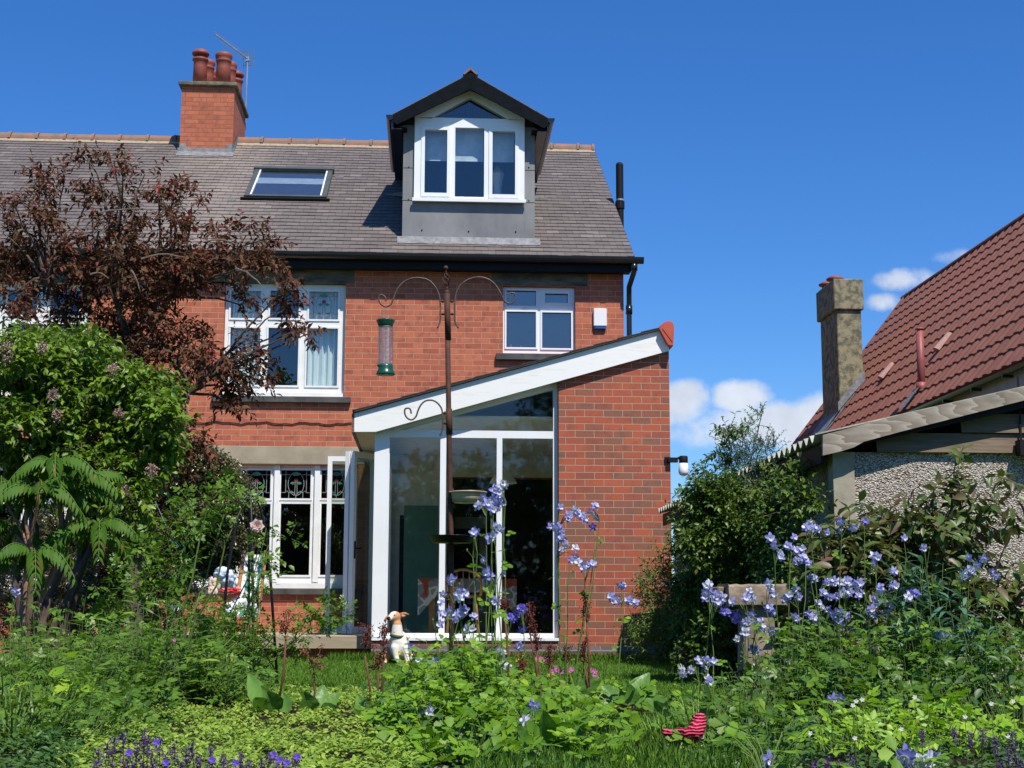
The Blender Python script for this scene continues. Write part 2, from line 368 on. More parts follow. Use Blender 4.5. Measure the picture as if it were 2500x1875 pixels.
# ------------------------------------------------------------------ mesh builder
class MB:
    def __init__(s): s.v = []; s.f = []; s.mi = []; s.cur = 0; s.mats = []
    def m(s, material):
        if material not in s.mats: s.mats.append(material)
        s.cur = s.mats.index(material); return s
    def add(s, vs_, fs):
        o = len(s.v); s.v += [tuple(map(float, p)) for p in vs_]
        for f in fs: s.f.append([o+i for i in f]); s.mi.append(s.cur)
        return s
    def box(s, x0, x1, y0, y1, z0, z1):
        v = [(x, y, z) for x in (x0, x1) for y in (y0, y1) for z in (z0, z1)]
        return s.add(v, [(0, 1, 3, 2), (4, 6, 7, 5), (0, 4, 5, 1), (2, 3, 7, 6), (0, 2, 6, 4), (1, 5, 7, 3)])
    def bar(s, a, b, w, h, up=(0, 0, 1)):
        a, b, up = Vector(a), Vector(b), Vector(up)
        d = (b-a).normalized(); sx = d.cross(up).normalized()*w/2; sz = sx.cross(d).normalized()*h/2
        v = [p+i*sx+j*sz for p in (a, b) for i, j in ((-1, -1), (1, -1), (1, 1), (-1, 1))]
        return s.add(v, [(3, 2, 1, 0), (4, 5, 6, 7), (0, 1, 5, 4), (1, 2, 6, 5), (2, 3, 7, 6), (3, 0, 4, 7)])
    def prism(s, poly, y0, y1):          # poly of (x, z), extruded along y
        n = len(poly); v = [(x, y0, z) for x, z in poly]+[(x, y1, z) for x, z in poly]
        f = [list(range(n)), list(range(2*n-1, n-1, -1))]+[(i, i+n, (i+1) % n+n, (i+1) % n) for i in range(n)]
        return s.add(v, f)
    def prismx(s, poly, x0, x1):         # poly of (y, z), extruded along x
        n = len(poly); v = [(x0, y, z) for y, z in poly]+[(x1, y, z) for y, z in poly]
        f = [list(range(n)), list(range(2*n-1, n-1, -1))]+[(i, i+n, (i+1) % n+n, (i+1) % n) for i in range(n)]
        return s.add(v, f)
    def tube(s, pts, rad, n=8, cap=True):
        pts = [Vector(p) for p in pts]; k = len(pts)
        rad = [rad]*k if not hasattr(rad, '__len__') else rad
        ref = Vector((0.13, 0.37, 0.92)); vs_ = []; pu = None
        for i, p in enumerate(pts):
            d = (pts[min(i+1, k-1)]-pts[max(i-1, 0)])
            if d.length < 1e-9: d = Vector((0, 0, 1))
            d.normalize()
            if pu is None:
                if abs(d.dot(ref)) > .95: ref = Vector((1, 0, 0))
                pu = d.cross(ref).normalized()
            else:
                pu = (pu-d*pu.dot(d)).normalized()
            w = d.cross(pu)
            for j in range(n):
                a = 2*math.pi*j/n; vs_.append(p+(pu*math.cos(a)+w*math.sin(a))*rad[i])
        f = [(i*n+j, i*n+(j+1) % n, (i+1)*n+(j+1) % n, (i+1)*n+j) for i in range(k-1) for j in range(n)]
        if cap: f += [list(range(n))[::-1], list(range((k-1)*n, k*n))]
        return s.add(vs_, f)
    def lathe(s, c, prof, n=20, axis=None, cap=True):   # prof of (r, h)
        c = Vector(c); q = Vector(axis).to_track_quat('Z', 'Y') if axis else None
        vs_ = []
        for r, h in prof:
            for j in range(n):
                a = 2*math.pi*j/n; p = Vector((r*math.cos(a), r*math.sin(a), h))
                if q: p = q @ p
                vs_.append(c+p)
        k = len(prof)
        f = [(i*n+j, i*n+(j+1) % n, (i+1)*n+(j+1) % n, (i+1)*n+j) for i in range(k-1) for j in range(n)]
        if cap: f += [list(range(n))[::-1], list(range((k-1)*n, k*n))]
        return s.add(vs_, f)
    def ball(s, c, r, n=10, sc=(1, 1, 1)):
        vs_ = []; m_ = max(4, n//2+1)
        for i in range(m_+1):
            th = math.pi*i/m_
            for j in range(n):
                a = 2*math.pi*j/n
                vs_.append((c[0]+r*sc[0]*math.sin(th)*math.cos(a), c[1]+r*sc[1]*math.sin(th)*math.sin(a), c[2]+r*sc[2]*math.cos(th)))
        return s.add(vs_, [(i*n+j, (i+1)*n+j, (i+1)*n+(j+1) % n, i*n+(j+1) % n) for i in range(m_) for j in range(n)])
    def grid(s, xs, zs, solid, y0, y1):   # slab with holes; only outer faces are made
        nx, nz = len(xs)-1, len(zs)-1
        S = lambda i, j: 0 <= i < nx and 0 <= j < nz and solid(i, j)
        for i in range(nx):
            for j in range(nz):
                if not S(i, j): continue
                a, b, c, d = xs[i], xs[i+1], zs[j], zs[j+1]
                s.add([(a, y0, c), (b, y0, c), (b, y0, d), (a, y0, d)], [(0, 1, 2, 3)])
                s.add([(a, y1, c), (b, y1, c), (b, y1, d), (a, y1, d)], [(3, 2, 1, 0)])
                if not S(i-1, j): s.add([(a, y0, c), (a, y1, c), (a, y1, d), (a, y0, d)], [(3, 2, 1, 0)])
                if not S(i+1, j): s.add([(b, y0, c), (b, y1, c), (b, y1, d), (b, y0, d)], [(0, 1, 2, 3)])
                if not S(i, j-1): s.add([(a, y0, c), (b, y0, c), (b, y1, c), (a, y1, c)], [(3, 2, 1, 0)])
                if not S(i, j+1): s.add([(a, y0, d), (b, y0, d), (b, y1, d), (a, y1, d)], [(0, 1, 2, 3)])
        return s
    def holed(s, x0, x1, z0, z1, holes, y0, y1):
        xs = sorted({x0, x1} | {h[0] for h in holes} | {h[1] for h in holes}); zs = sorted({z0, z1} | {h[2] for h in holes} | {h[3] for h in holes})
        xs = [x for x in xs if x0 <= x <= x1]; zs = [z for z in zs if z0 <= z <= z1]
        def solid(i, j):
            cx, cz = (xs[i]+xs[i+1])/2, (zs[j]+zs[j+1])/2
            return not any(h[0] < cx < h[1] and h[2] < cz < h[3] for h in holes)
        return s.grid(xs, zs, solid, y0, y1)
    def xf(s, fn, start=0):
        s.v = s.v[:start]+[tuple(fn(p)) for p in s.v[start:]]; return s
    def sheet(s, x0, x1, y, z0, z1): return s.add([(x0, y, z0), (x1, y, z0), (x1, y, z1), (x0, y, z1)], [(0, 1, 2, 3)])
    def poly(s, p, y): return s.add([(a, y, b) for a, b in p], [list(range(len(p)))])
    def build(s, name, material=None, parent=None, smooth=False, bevel=0):
        me = bpy.data.meshes.new(name); me.from_pydata(s.v, [], s.f)
        ms = s.mats or [material]
        for m_ in ms: me.materials.append(m_)
        if s.mats and len(s.mats) > 1: me.polygons.foreach_set('material_index', s.mi)
        if smooth: me.polygons.foreach_set('use_smooth', [True]*len(s.f))
        me.update()
        o = bpy.data.objects.new(name, me); COL.objects.link(o)
        if bevel:
            b = o.modifiers.new('edge', 'BEVEL'); b.width = bevel; b.segments = 1; b.limit_method = 'ANGLE'
        if parent: attach(o, parent)
        return o

def attach(o, parent):
    o.parent = parent
    if parent.type == 'EMPTY': o.matrix_parent_inverse = Matrix.Translation(-Vector(parent.location))
def tag(o, label=None, cat=None, group=None, kind=None):
    if label: o['label'] = label
    if cat: o['category'] = cat
    if group: o['group'] = group
    if kind: o['kind'] = kind
    return o
def thing(name, loc, label, cat, group=None):
    o = bpy.data.objects.new(name, None); o.location = Vector([float(v) for v in loc]); o.empty_display_size = .1; COL.objects.link(o)
    return tag(o, label, cat, group)

def raw_mesh(name, V, Fs, mats, mi=None, parent=None, smooth=False):
    """V (n,3); Fs list of int arrays (m,k) with constant k"""
    me = bpy.data.meshes.new(name)
    me.vertices.add(len(V)); me.vertices.foreach_set('co', np.asarray(V, dtype=np.float32).ravel())
    tot = np.concatenate([np.full(len(f), f.shape[1], dtype=np.int32) for f in Fs]); loops = np.concatenate([f.ravel() for f in Fs]).astype(np.int32)
    start = np.concatenate([[0], np.cumsum(tot)[:-1]]).astype(np.int32)
    me.loops.add(len(loops)); me.loops.foreach_set('vertex_index', loops)
    me.polygons.add(len(tot)); me.polygons.foreach_set('loop_start', start); me.polygons.foreach_set('loop_total', tot)
    for m_ in mats: me.materials.append(m_)
    if mi is not None: me.polygons.foreach_set('material_index', np.concatenate(mi).astype(np.int32))
    if smooth: me.polygons.foreach_set('use_smooth', np.ones(len(tot), dtype=bool))
    me.update(calc_edges=True); me.validate()
    o = bpy.data.objects.new(name, me); COL.objects.link(o)
    if parent: attach(o, parent)
    return o
# ================================================================== GROUND
def ground():
    mb = MB(); mb.box(-160, 160, -70, 420, -1.2, -0.012); tag(mb.build('ground', M['grassbase']), kind='structure')
    mb = MB(); mb.box(-5.6, 4.2, 5.2, 16.9, -0.010, 0.0); tag(mb.build('lawn_ground', M['grassbase']), kind='structure')
ground()

# ================================================================== HOUSE
HX1 = X(1524, HY, 900)
HX0 = X(438, 23.9, 300)-0.02          # party wall under the left side of the stack
HXF = -13.5                            # far end of the neighbour's half
EAVE_Z = ROOF_Z0-0.02
def hx(px): return X(px, HY)
def hz(py): return Z(py, HY)
def rects(lst, Y):
    return [(X(a, Y, (c+d)/2), X(b, Y, (c+d)/2), Z(d, Y, (a+b)/2), Z(c, Y, (a+b)/2)) for a, b, c, d in lst]

house = thing('brick_house', (0, HY, 0), 'tall red brick house with slate roof, gabled dormer and white windows', 'house')
W1o = rects([(545, 842, 690, 967)], HY)[0]
W1p = rects([(563, 638, 709, 778), (659, 731, 709, 778), (754, 827, 711, 781), (560, 635, 800, 941), (653, 729, 800, 942), (748, 825, 801, 943)], HY+.09)
W2o = rects([(1228, 1404.6, 699, 863)], HY)[0]
W2p = rects([(1235, 1309, 709.5, 749), (1329, 1387, 717, 742), (1235, 1309, 761, 850), (1322, 1395, 763, 852)], HY+.09)
W3o = rects([(468, 872, 1134, 1437)], HY)[0]
W3p = []
for a, b in ((483, 563), (589, 661.5), (685, 759.5), (784, 858)):
    W3p += rects([(a, b, 1147, 1218), (a-2, b-2, 1229, 1405)], HY+.09)
W3p = [tuple(p) for p in W3p]
DO = (X(1092, HY), X(1352, HY), .27, Z(1166, HY))      # opening from the extension to the kitchen
FLOOR = Z(1551, 16.3)+.0

mb = MB(); mb.m(M['brick'])
mb.holed(HX0, HX1, -.3, EAVE_Z, [W1o, W2o, W3o, DO], HY, HY+.30)
mb.box(HX1-.3, HX1, HY+.302, 29.0, -.3, EAVE_Z-.15)
mb.prismx([(HY+.302, EAVE_Z-.148), (29.0, EAVE_Z-.148), (RIDGE_Y, roofz(RIDGE_Y)-.12)], HX1-.3, HX1)
mb.box(HX0, HX1, 29.0, 29.3, -.3, EAVE_Z)
mb.build('wall', parent=house)
# inner floors and rooms: indoor shade put into one plain dark colour
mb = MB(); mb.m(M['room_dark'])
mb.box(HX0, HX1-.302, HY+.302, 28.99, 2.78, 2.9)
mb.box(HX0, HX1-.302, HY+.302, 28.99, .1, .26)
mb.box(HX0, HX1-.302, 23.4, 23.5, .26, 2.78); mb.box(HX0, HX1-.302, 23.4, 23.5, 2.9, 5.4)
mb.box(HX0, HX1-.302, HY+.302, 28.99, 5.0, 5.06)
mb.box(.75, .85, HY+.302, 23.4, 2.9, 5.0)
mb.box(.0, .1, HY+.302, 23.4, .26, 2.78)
mb.build('inner_floor', parent=house)

def slate_roof(name, x0, x1, parent, cut=None):
    """real overlapping courses: each slate course is a slab with its own lower edge"""
    n = int(round((RIDGE_Y-EAVE_Y)/math.cos(ROOF_A)/SLATE)); V, Fc = [], []
    dirY, dirZ = math.cos(ROOF_A), math.sin(ROOF_A); nY, nZ = -dirZ, dirY
    rng = random.Random(4)
    k0, k1 = int(math.floor(x0/.19))-1, int(math.ceil(x1/.19))+1
    for i in range(n):
        s0, s1 = i*SLATE, (i+1)*SLATE+.004
        for k in range(k0, k1):
            t0 = .011+rng.uniform(-.002, .0035); sl = rng.uniform(-.004, .004)
            a, b = k*.19, (k+1)*.19
            if cut and cut(.5*(a+b), EAVE_Y+(s0+s1)/2*dirY): continue
            off = (i % 2)*.095
            a += off; b += off
            a = min(max(a, x0), x1); b = min(max(b, x0), x1)
            if b-a < .01: continue
            p = []
            for (xx, s, t) in ((a, s0+sl, t0), (b, s0+sl, t0), (b, s1, .002), (a, s1, .002), (a, s0+sl, 0), (b, s0+sl, 0)):
                p.append((xx, EAVE_Y+s*dirY+t*nY, ROOF_Z0+s*dirZ+t*nZ))
            o = len(V); V += p; Fc += [(o, o+1, o+2, o+3), (o+4, o+5, o+1, o)]
    mb = MB(); mb.m(M['slate']); mb.v = V; mb.f = [list(f) for f in Fc]; mb.mi = [0]*len(Fc)
    # underlay, verge and the far slope
    mb.prismx([(EAVE_Y-.03, ROOF_Z0-.035), (RIDGE_Y, roofz(RIDGE_Y)-.012), (2*RIDGE_Y-EAVE_Y, ROOF_Z0-.02), (2*RIDGE_Y-EAVE_Y, ROOF_Z0-.06), (RIDGE_Y, roofz(RIDGE_Y)-.06), (EAVE_Y-.03, ROOF_Z0-.075)], x0, x1-.004)
    return mb.build(name, parent=parent)
M['slate'] = _slate()
DF = 20.14                       # dormer face
DX0, DX1 = X(983.5, DF, 450), X(1305.5, DF, 450)
HXV = HX1+.13
slate_roof('roof', HX0, HXV, house, cut=lambda x, y: DX0+.05 < x < DX1-.05 and y > DF+.12 and y < 22.9)

def ridge(x0, x1, parent, name='ridge_tile', seed=1):
    mb = MB(); mb.m(M['ridge']); rz = roofz(RIDGE_Y)
    rng = random.Random(seed); x = x0
    while x < x1-.05:
        w = min(.46+rng.uniform(-.01, .01), x1-x); h = rng.uniform(-.006, .008)
        pr = [(RIDGE_Y+.13*math.cos(a), rz-.035+h+.125*math.sin(a)) for a in np.linspace(math.pi, 0, 9)]
        mb.prismx(pr, x, x+w-.012)
        pr = [(RIDGE_Y+.145*math.cos(a), rz-.035+h+.14*math.sin(a)) for a in np.linspace(math.pi, 0, 9)]
        mb.prismx(pr, x+w-.055, x+w-.010)
        x += w
    mb.m(M['mortar']); mb.prismx([(RIDGE_Y-.150, rz-.085), (RIDGE_Y-.122, rz-.03), (RIDGE_Y, rz+.04), (RIDGE_Y, rz-.05)], x0, x1-.01)
    mb.build(name, parent=parent, smooth=False)
ridge(HX0+.9, X(1047, 22, 350)-.5, house)
ridge(X(1300, 24.5, 360)-.1, HXV, house, seed=3)

def gutter(x0, x1, parent, name='gutter'):
    mb = MB(); mb.m(M['gutter']); cy, cz = EAVE_Y-.055, ROOF_Z0-.02
    prof = [(cy+.06*math.cos(a), cz-.005+.085*math.sin(a)) for a in np.linspace(math.pi, 2*math.pi, 9)]
    inner = [(cy+.054*math.cos(a), cz-.003+.078*math.sin(a)) for a in np.linspace(2*math.pi, math.pi, 9)]
    mb.prismx(prof+inner, x0, x1)
    mb.prismx(prof, x1-.004, x1+.004)
    x = x0+.4
    while x < x1:
        mb.prismx([(cy+1.08*(p[0]-cy), cz+1.06*(p[1]-cz)) for p in prof+inner], x-.035, x+.035); x += 1.05
    o = mb.build(name, parent=parent, smooth=False)
    mb = MB(); mb.m(M['black']); mb.box(x0, x1-.16, EAVE_Y+.012, EAVE_Y+.04, ROOF_Z0-.21, ROOF_Z0-.045)
    mb.box(x0, x1-.16, EAVE_Y+.042, HY-.002, ROOF_Z0-.20, ROOF_Z0-.18)
    mb.build('fascia_board', parent=parent)
    return o
gutter(HX0+.003, X(1569, EAVE_Y, 640), house)
mb = MB(); mb.m(M['gutter'])
gx = X(1549, HY-.3, 660)
x2 = HX1+.07; 
mb.tube([(gx, EAVE_Y-.04, ROOF_Z0-.09), (gx, EAVE_Y-.04, ROOF_Z0-.22), (gx-.05, EAVE_Y+.1, ROOF_Z0-.40), (x2, HY-.03, ROOF_Z0-.66), (x2, HY-.03, ROOF_Z0-.85), (x2, HY-.02, 3.0), (x2+.015, HY-.02, .1)], .036, 12)
mb.tube([(gx, EAVE_Y-.04, ROOF_Z0-.10), (gx, EAVE_Y-.04, ROOF_Z0-.2)], .05, 12)
mb.tube([(x2, HY-.03, ROOF_Z0-.64), (x2, HY-.03, ROOF_Z0-.76)], .046, 12)
mb.build('downpipe', parent=house, smooth=True)
# soil stack at the gable
mb = MB(); mb.m(M['black'])
sp = P(1499, 400, 21.9); sb = P(1514, 520, 21.7)
mb.tube([(HX1+.2, 21.75, Z(520, 21.75)-.6), (HX1+.2, 21.75, Z(398, 21.75))], .058, 14); mb.lathe((HX1+.2, 21.75, Z(398, 21.75)), [(.058, 0), (.05, .025), (.03, .04)], 12)
mb.tube([(HX1+.2, 21.75, Z(505, 21.75)), (HX1+.2, 21.75, Z(488, 21.75))], .072, 14)
mb.m(M['wire']); mb.tube([(HX1+.2, 21.75, Z(486, 21.75)), (HX1+.2, 21.75, Z(482, 21.75))], .062, 14)
mb.build('soil_pipe', parent=house, smooth=False)

def lead_motif(mb, a, b, c, d, y, coloured=True):
    """rose-and-arch leaded light drawn in real cames inside the pane a..b, c..d"""
    w, h = b-a, d-c; cx = (a+b)/2; r = .0045
    def T(pts): mb.tube([(a+u*w, y, c+v*h) for u, v in pts], r, 4, cap=False)
    mb.m(M['lead_came'])
    T([(0, .22), (.16, .22), (.2, .28), (.27, .22), (.27, 0)]); T([(1, .22), (.84, .22), (.8, .28), (.73, .22), (.73, 0)])
    T([(.27, .22), (.36, .27), (.44, .2), (.5, .12), (.56, .2), (.64, .27), (.73, .22)]); T([(.5, 0), (.5, .12)])
    T([(.5, .12)]+[(.5-.26*math.sin(t), .52-.40*math.cos(t)) for t in np.linspace(.3, 2.85, 14)]); T([(.5, .12)]+[(.5+.26*math.sin(t), .52-.40*math.cos(t)) for t in np.linspace(.3, 2.85, 14)])
    T([(.16, .25), (.16, 1)]); T([(.84, .25), (.84, 1)]); T([(0, .84), (.3, .84)]); T([(.7, .84), (1, .84)])
    T([(.46, .14), (.47, .6)]); T([(.54, .14), (.53, .6)])
    if coloured:
        mb.m(M['stained_red']); mb.prism([(a+(.5+.07*math.cos(t))*w, c+(.64+.07*math.sin(t)*w/h)*h) for t in np.linspace(0, 6.1, 10)], y-.002, y+.001)
        mb.m(M['stained_green'])
        for sx in (-1, 1): mb.prism([(a+(.5+sx*u)*w, c+v*h) for u, v in ((.03, .57), (.12, .60), (.2, .54), (.1, .49))], y-.002, y+.001)
        mb.prism([(a+(.5+.10*u)*w, c+v*h) for u, v in ((-1.6, .86), (0, .95), (1.6, .86), (.8, .8), (-.8, .8))], y-.002, y+.001)
        for sx in (-1, 1): mb.prism([(a+(.5+sx*u)*w, c+v*h) for u, v in ((.08, .2), (.16, .27), (.23, .22))], y-.002, y+.001)

def window(name, o, panes, parent, y, fm, gm, depth=.09, motif=(), sashes=True, proud=0):
    fr = MB(); fr.m(fm); fr.holed(o[0]+.004, o[1]-.004, o[2]+.004, o[3]-.004, panes, y, y+depth)
    if sashes:       # raised casement around each pane
        for p in panes:
            e = .018
            fr.holed(p[0]-e, p[1]+e, p[2]-e, p[3]+e, [(p[0]+.006, p[1]-.006, p[2]+.006, p[3]-.006)], y-.014, y-.001)
    win = fr.build(name, parent=parent)
    g = MB(); g.m(gm)
    for p in panes: g.sheet(p[0]+.002, p[1]-.002, y+.035, p[2]+.002, p[3]-.002)
    g.build('pane', parent=win)
    if motif:
        for i in motif:
            mm = MB(); lead_motif(mm, *[panes[i][k] for k in (0, 1, 2, 3)], y+.028)
            mm.build('leaded_light', parent=win)
    return win

w1 = window('window', W1o, W1p, house, HY+.09, M['white'], M['glass_up'], motif=(0, 1, 2))
w2 = window('window', W2o, W2p, house, HY+.07, M['upvc'], M['glass_frost'])
w3 = window('window', W3o, W3p, house, HY+.09, M['white'], M['glass'], motif=(0, 2, 4, 6))
mb = MB(); mb.m(M['white']); mb.box(W1o[0]+.004, W1o[1]-.004, HY+.03, HY+.089, W1o[2]+.004, W1o[2]+.05); mb.build('sill', parent=w1)
mb = MB(); mb.m(M['white'])
for px in (574, 673, 772):     # mullions standing proud
    c = X(px, HY+.05, 1300); mb.box(c-.035, c+.035, HY+.045, HY+.088, W3o[2]+.09, W3o[3]-.004)
mb.box(W3o[0]+.004, W3o[1]-.004, HY+.015, HY+.089, W3o[2]+.004, W3o[2]+.075); mb.build('sill', parent=w3)
# bottles on the bathroom sill
for px, h, r in ((1247, .10, .028), (1272, .085, .022), (1302, .06, .02), (1352, .05, .04)):
    mb = MB(); mb.m(M['upvc']); mb.lathe((X(px, HY+.2, 845), HY+.2, W2o[2]+.06), [(r, 0), (r, h*.6), (r*.4, h*.75), (r*.45, h)], 10); mb.build('toiletry_bottle', parent=w2)
# curtains behind the bedroom window
def curtain(x0, x1, z0, z1, y, parent, material, amp=.03, per=.09, gather=None):
    mb = MB(); mb.m(material); n = 60
    V = []
    for i in range(n+1):
        u = i/n; x = x0+(x1-x0)*u
        for z in (z0, z1):
            V.append((x, y+amp*math.sin(2*math.pi*(x-x0)/per)+.4*amp*math.sin(2*math.pi*(x-x0)/per*2.3+1), z))
    mb.add(V, [(2*i, 2*i+2, 2*i+3, 2*i+1) for i in range(n)])
    return mb.build('curtain', parent=parent, smooth=True)
curtain(W1o[0]+.03, X(640, HY+.3, 800), W1o[2]+.03, W1o[3], HY+.24, w1, M['curtain'])
curtain(X(744, HY+.3, 800), W1o[1]-.02, W1o[2]+.03, W1o[3], HY+.24, w1, M['curtain'])

def block(name, px0, px1, py0, py1, Y, y0, y1, m_, parent, bevel=.006):
    mb = MB(); mb.m(m_); a, b, c, d = rects([(px0, px1, py0, py1)], Y)[0]; mb.box(a, b, y0, y1, c, d); return mb.build(name, parent=parent, bevel=bevel)
block('lintel', 450, 866, 650, 689.5, HY, HY-.004, HY+.09, M['stone_dark'], house)
block('sill', 516, 856, 967.5, 982, HY-.06, HY-.065, HY+.1, M['stone_sill'], house)
block('lintel', 1200, 1435, 654, 698, HY, HY-.004, HY+.07, M['stone_dark'], house)
block('sill', 1211, 1432, 863.5, 879, HY-.06, HY-.065, HY+.08, M['stone_sill'], house)
block('lintel', 440, 900, 1089, 1133, HY, HY-.005, HY+.09, M['stone'], house)
block('sill', 455, 885, 1437.5, 1452, HY-.06, HY-.065, HY+.1, M['stone_sill'], house)
# cable clipped along the wall
mb = MB(); mb.m(M['black']); pts = []
for i, px in enumerate(np.linspace(450, 900, 30)): pts.append(P(px, 1031+2.2*math.sin(i*.9)+1.4*math.sin(i*2.3)+i*.15, HY-.012))
mb.tube(pts, .007, 5); tag(mb.build('wall_cable'), 'thin black cable clipped along red brick between the two floors', 'cable')

# ---- dormer
def dormer():
    root = bpy.data.objects.new('dormer', None); root.location = (float((DX0+DX1)/2), DF, 5.6); COL.objects.link(root); attach(root, house)
    root.matrix_parent_inverse = Matrix.Translation(-Vector(house.location))
    def sub(mb, name, **k):
        o = mb.build(name, **k); o.parent = root; o.matrix_parent_inverse = Matrix.Translation(-Vector(root.location)); return o
    ax = X(1148.5, DF, 200)
    BY = 19.90                                        # barge plane
    apz = Z(181, BY, 1148); lx, rx = X(960, BY, 290), X(1337, BY, 300); ez = Z(281, BY, 960)
    zl = lambda x: apz-(apz-ez)*abs(x-X(1148.5, BY, 200))/((rx-lx)/2)     # roof plane height above x
    bz = Z(577, DF, 1140)
    fo = (X(1011.5, DF, 400), X(1280, DF, 400), Z(494, DF, 1140)); fsz = Z(291, DF, 1011)   # window frame
    # lead front and cheeks
    mb = MB(); mb.m(M['lead'])
    axd = X(1148.5, DF, 230); top = Z(222, DF, 1148)
    mb.box(DX0, fo[0], DF, DF+.1, bz-.12, zl(DX0+.1)-.2); mb.box(fo[1], DX1, DF, DF+.1, bz-.12, zl(DX1-.1)-.2)
    mb.box(fo[0]+.001, fo[1]-.001, DF+.001, DF+.1, bz-.12, fo[2])
    for xx in (DX0, DX1-.06): mb.prismx([(DF+.101, roofz(DF+.1)-.1), (22.95, roofz(22.95)-.1), (22.95, zl(DX0)-.12), (DF+.101, zl(DX0)-.12)], xx, xx+.06)
    for zz in (Z(345, DF), Z(413, DF), Z(492, DF)):   # welted seams
        mb.box(DX0-.003, fo[0]-.01, DF-.006, DF-.001, zz-.008, zz+.008); mb.box(fo[1]+.01, DX1+.003, DF-.006, DF-.001, zz-.008, zz+.008)
    sub(mb, 'lead_cladding')
    for px, py in ((998, 408), (997, 487), (1291, 409), (1291, 491), (1030, 562), (1144, 565), (1259, 566)):
        p = P(px, py, DF); mb = MB(); mb.m(M['black']); mb.lathe((p[0], DF-.003, p[2]), [(.012, 0), (.008, .006)], 8, axis=(0, -1, 0)); sub(mb, 'clout_nail')
    # dressed flashing at the foot and side soakers
    mb = MB(); mb.m(M['flash'])
    n = 44; xs = np.linspace(X(970, DF, 580), X(1318, DF, 590), n); rng = random.Random(2); V = []
    for i, x in enumerate(xs):
        y0 = DF-.12+rng.uniform(-.012, .012)
        V += [(x, y0, roofz(y0)+.018), (x, DF-.03, roofz(DF-.03)+.024+rng.uniform(0, .01)), (x, DF-.006, roofz(DF)+.07)]
    mb.add(V, [(3*i+j, 3*i+3+j, 3*i+4+j, 3*i+1+j) for i in range(n-1) for j in range(2)])
    for px, py, s in ((938, 430, -1), (1325, 437, 1)):
        yy = 21.9; p = P(px, py, yy); q = DX0-.02 if s < 0 else DX1+.02
        mb.prism([(q, roofz(yy)+.02), (q, roofz(yy)+.10), (q+s*.32, roofz(yy)+.05)], yy-.02, yy)
    sub(mb, 'flashing')
    # window: frame with a triangular light over three casements
    f = MB(); f.m(M['upvc'])
    pn = rects([(1037, 1091.5, 318.5, 472), (1111, 1182, 313, 481.5), (1202, 1257.5, 322, 476)], DF-.03)
    tz = Z(292, DF-.03); f.holed(fo[0], fo[1], fo[2], tz, pn, DF-.05, DF+.05)
    for p in (pn[0], pn[2]): f.holed(p[0]-.05, p[1]+.05, p[2]-.05, p[3]+.045, [p], DF-.064, DF-.0505)
    f.box(fo[0]-.02, fo[1]+.02, DF-.085, DF-.0505, fo[2]-.012, fo[2]+.035)
    tri = [tuple(P(px, py, DF-.03)[[0, 2]]) for px, py in ((1053, 290.5), (1148.5, 239), (1243, 294))]
    ap = tuple(P(1148.5, 222, DF-.03)[[0, 2]]); L0 = (fo[0], tz); R0 = (fo[1], tz)
    f.prism([L0, tri[0], tri[1], ap, (fo[0], tz+.035)], DF-.05, DF+.05); f.prism([R0, (fo[1], tz+.035), ap, tri[1], tri[2]], DF-.05, DF+.05)
    fr = sub(f, 'window_frame')
    g = MB(); g.m(M['glass_up'])
    for p in pn: g.sheet(p[0], p[1], DF, p[2], p[3])
    g.poly(tri, DF); sub(g, 'pane')
    mb = MB(); mb.m(M['blind'])
    for p in pn: mb.box(p[0]-.05, p[1]-.005, DF+.16, DF+.165, Z(395, DF+.16), p[3]+.1); mb.box(p[0]-.05, p[1]-.005, DF+.155, DF+.17, Z(396.5, DF+.16), Z(394.5, DF+.16))
    mb.m(M['upvc']); mb.lathe((X(1127, DF+.1, 480), DF+.13, pn[1][2]), [(.03, 0), (.05, .02), (.02, .05)], 8); mb.lathe((X(1215, DF+.5, 430), DF+.5, pn[1][2]), [(.06, 0), (.06, .3), (.10, .5), (.02, .62)], 10)
    sub(mb, 'roller_blind')
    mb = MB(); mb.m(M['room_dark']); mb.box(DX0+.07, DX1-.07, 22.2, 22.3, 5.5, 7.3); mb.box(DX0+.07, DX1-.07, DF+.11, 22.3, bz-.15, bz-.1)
    sub(mb, 'back_wall')
    # roof of the dormer
    mb = MB(); mb.m(M['slate']); th = .05
    cxb = X(1148.5, BY, 200); yb = 24.2
    for s, ex in ((-1, lx-.02), (1, rx+.02)):
        ezz = zl(ex)
        mb.add([(cxb, BY, apz+.022), (ex, BY, ezz+.022), (ex, yb, ezz+.022), (cxb, yb, apz+.022), (cxb, BY, apz), (ex, BY, ezz), (ex, yb, ezz), (cxb, yb, apz)],
               [(0, 1, 2, 3), (7, 6, 5, 4), (0, 4, 5, 1), (1, 5, 6, 2)])
    sub(mb, 'dormer_roof')
    mb = MB(); mb.m(M['darkwood']); tv = Z(219, BY)-Z(181, BY)
    for s, ex in ((-1, lx), (1, rx)):
        ezz = zl(ex); poly = [(cxb, apz), (ex, ezz), (ex, ezz-.10), (ex+(-s)*.05, ezz-.15), (cxb, apz+tv)]
        mb.prism(poly if s > 0 else poly[::-1], BY-.03, BY)
    mb.box(lx+.06, DX0+.05, BY+.002, DF, ez-.17, ez-.15); mb.box(DX1-.05, rx-.06, BY+.002, DF, ez-.17, ez-.15)
    for s, ex in ((-1, DX0-.02), (1, DX1)): mb.box(ex, ex+.02, DF+.0, 22.7, zl(DX0)-.3, zl(DX0)-.12)
    sub(mb, 'barge_board')
    mb = MB(); mb.m(M['stone_sill'])
    mb.prism([(cxb-.105, apz-.01), (cxb, apz+.085), (cxb+.105, apz-.01), (cxb+.08, apz-.02), (cxb, apz+.05), (cxb-.08, apz-.02)], BY-.04, 23.9)
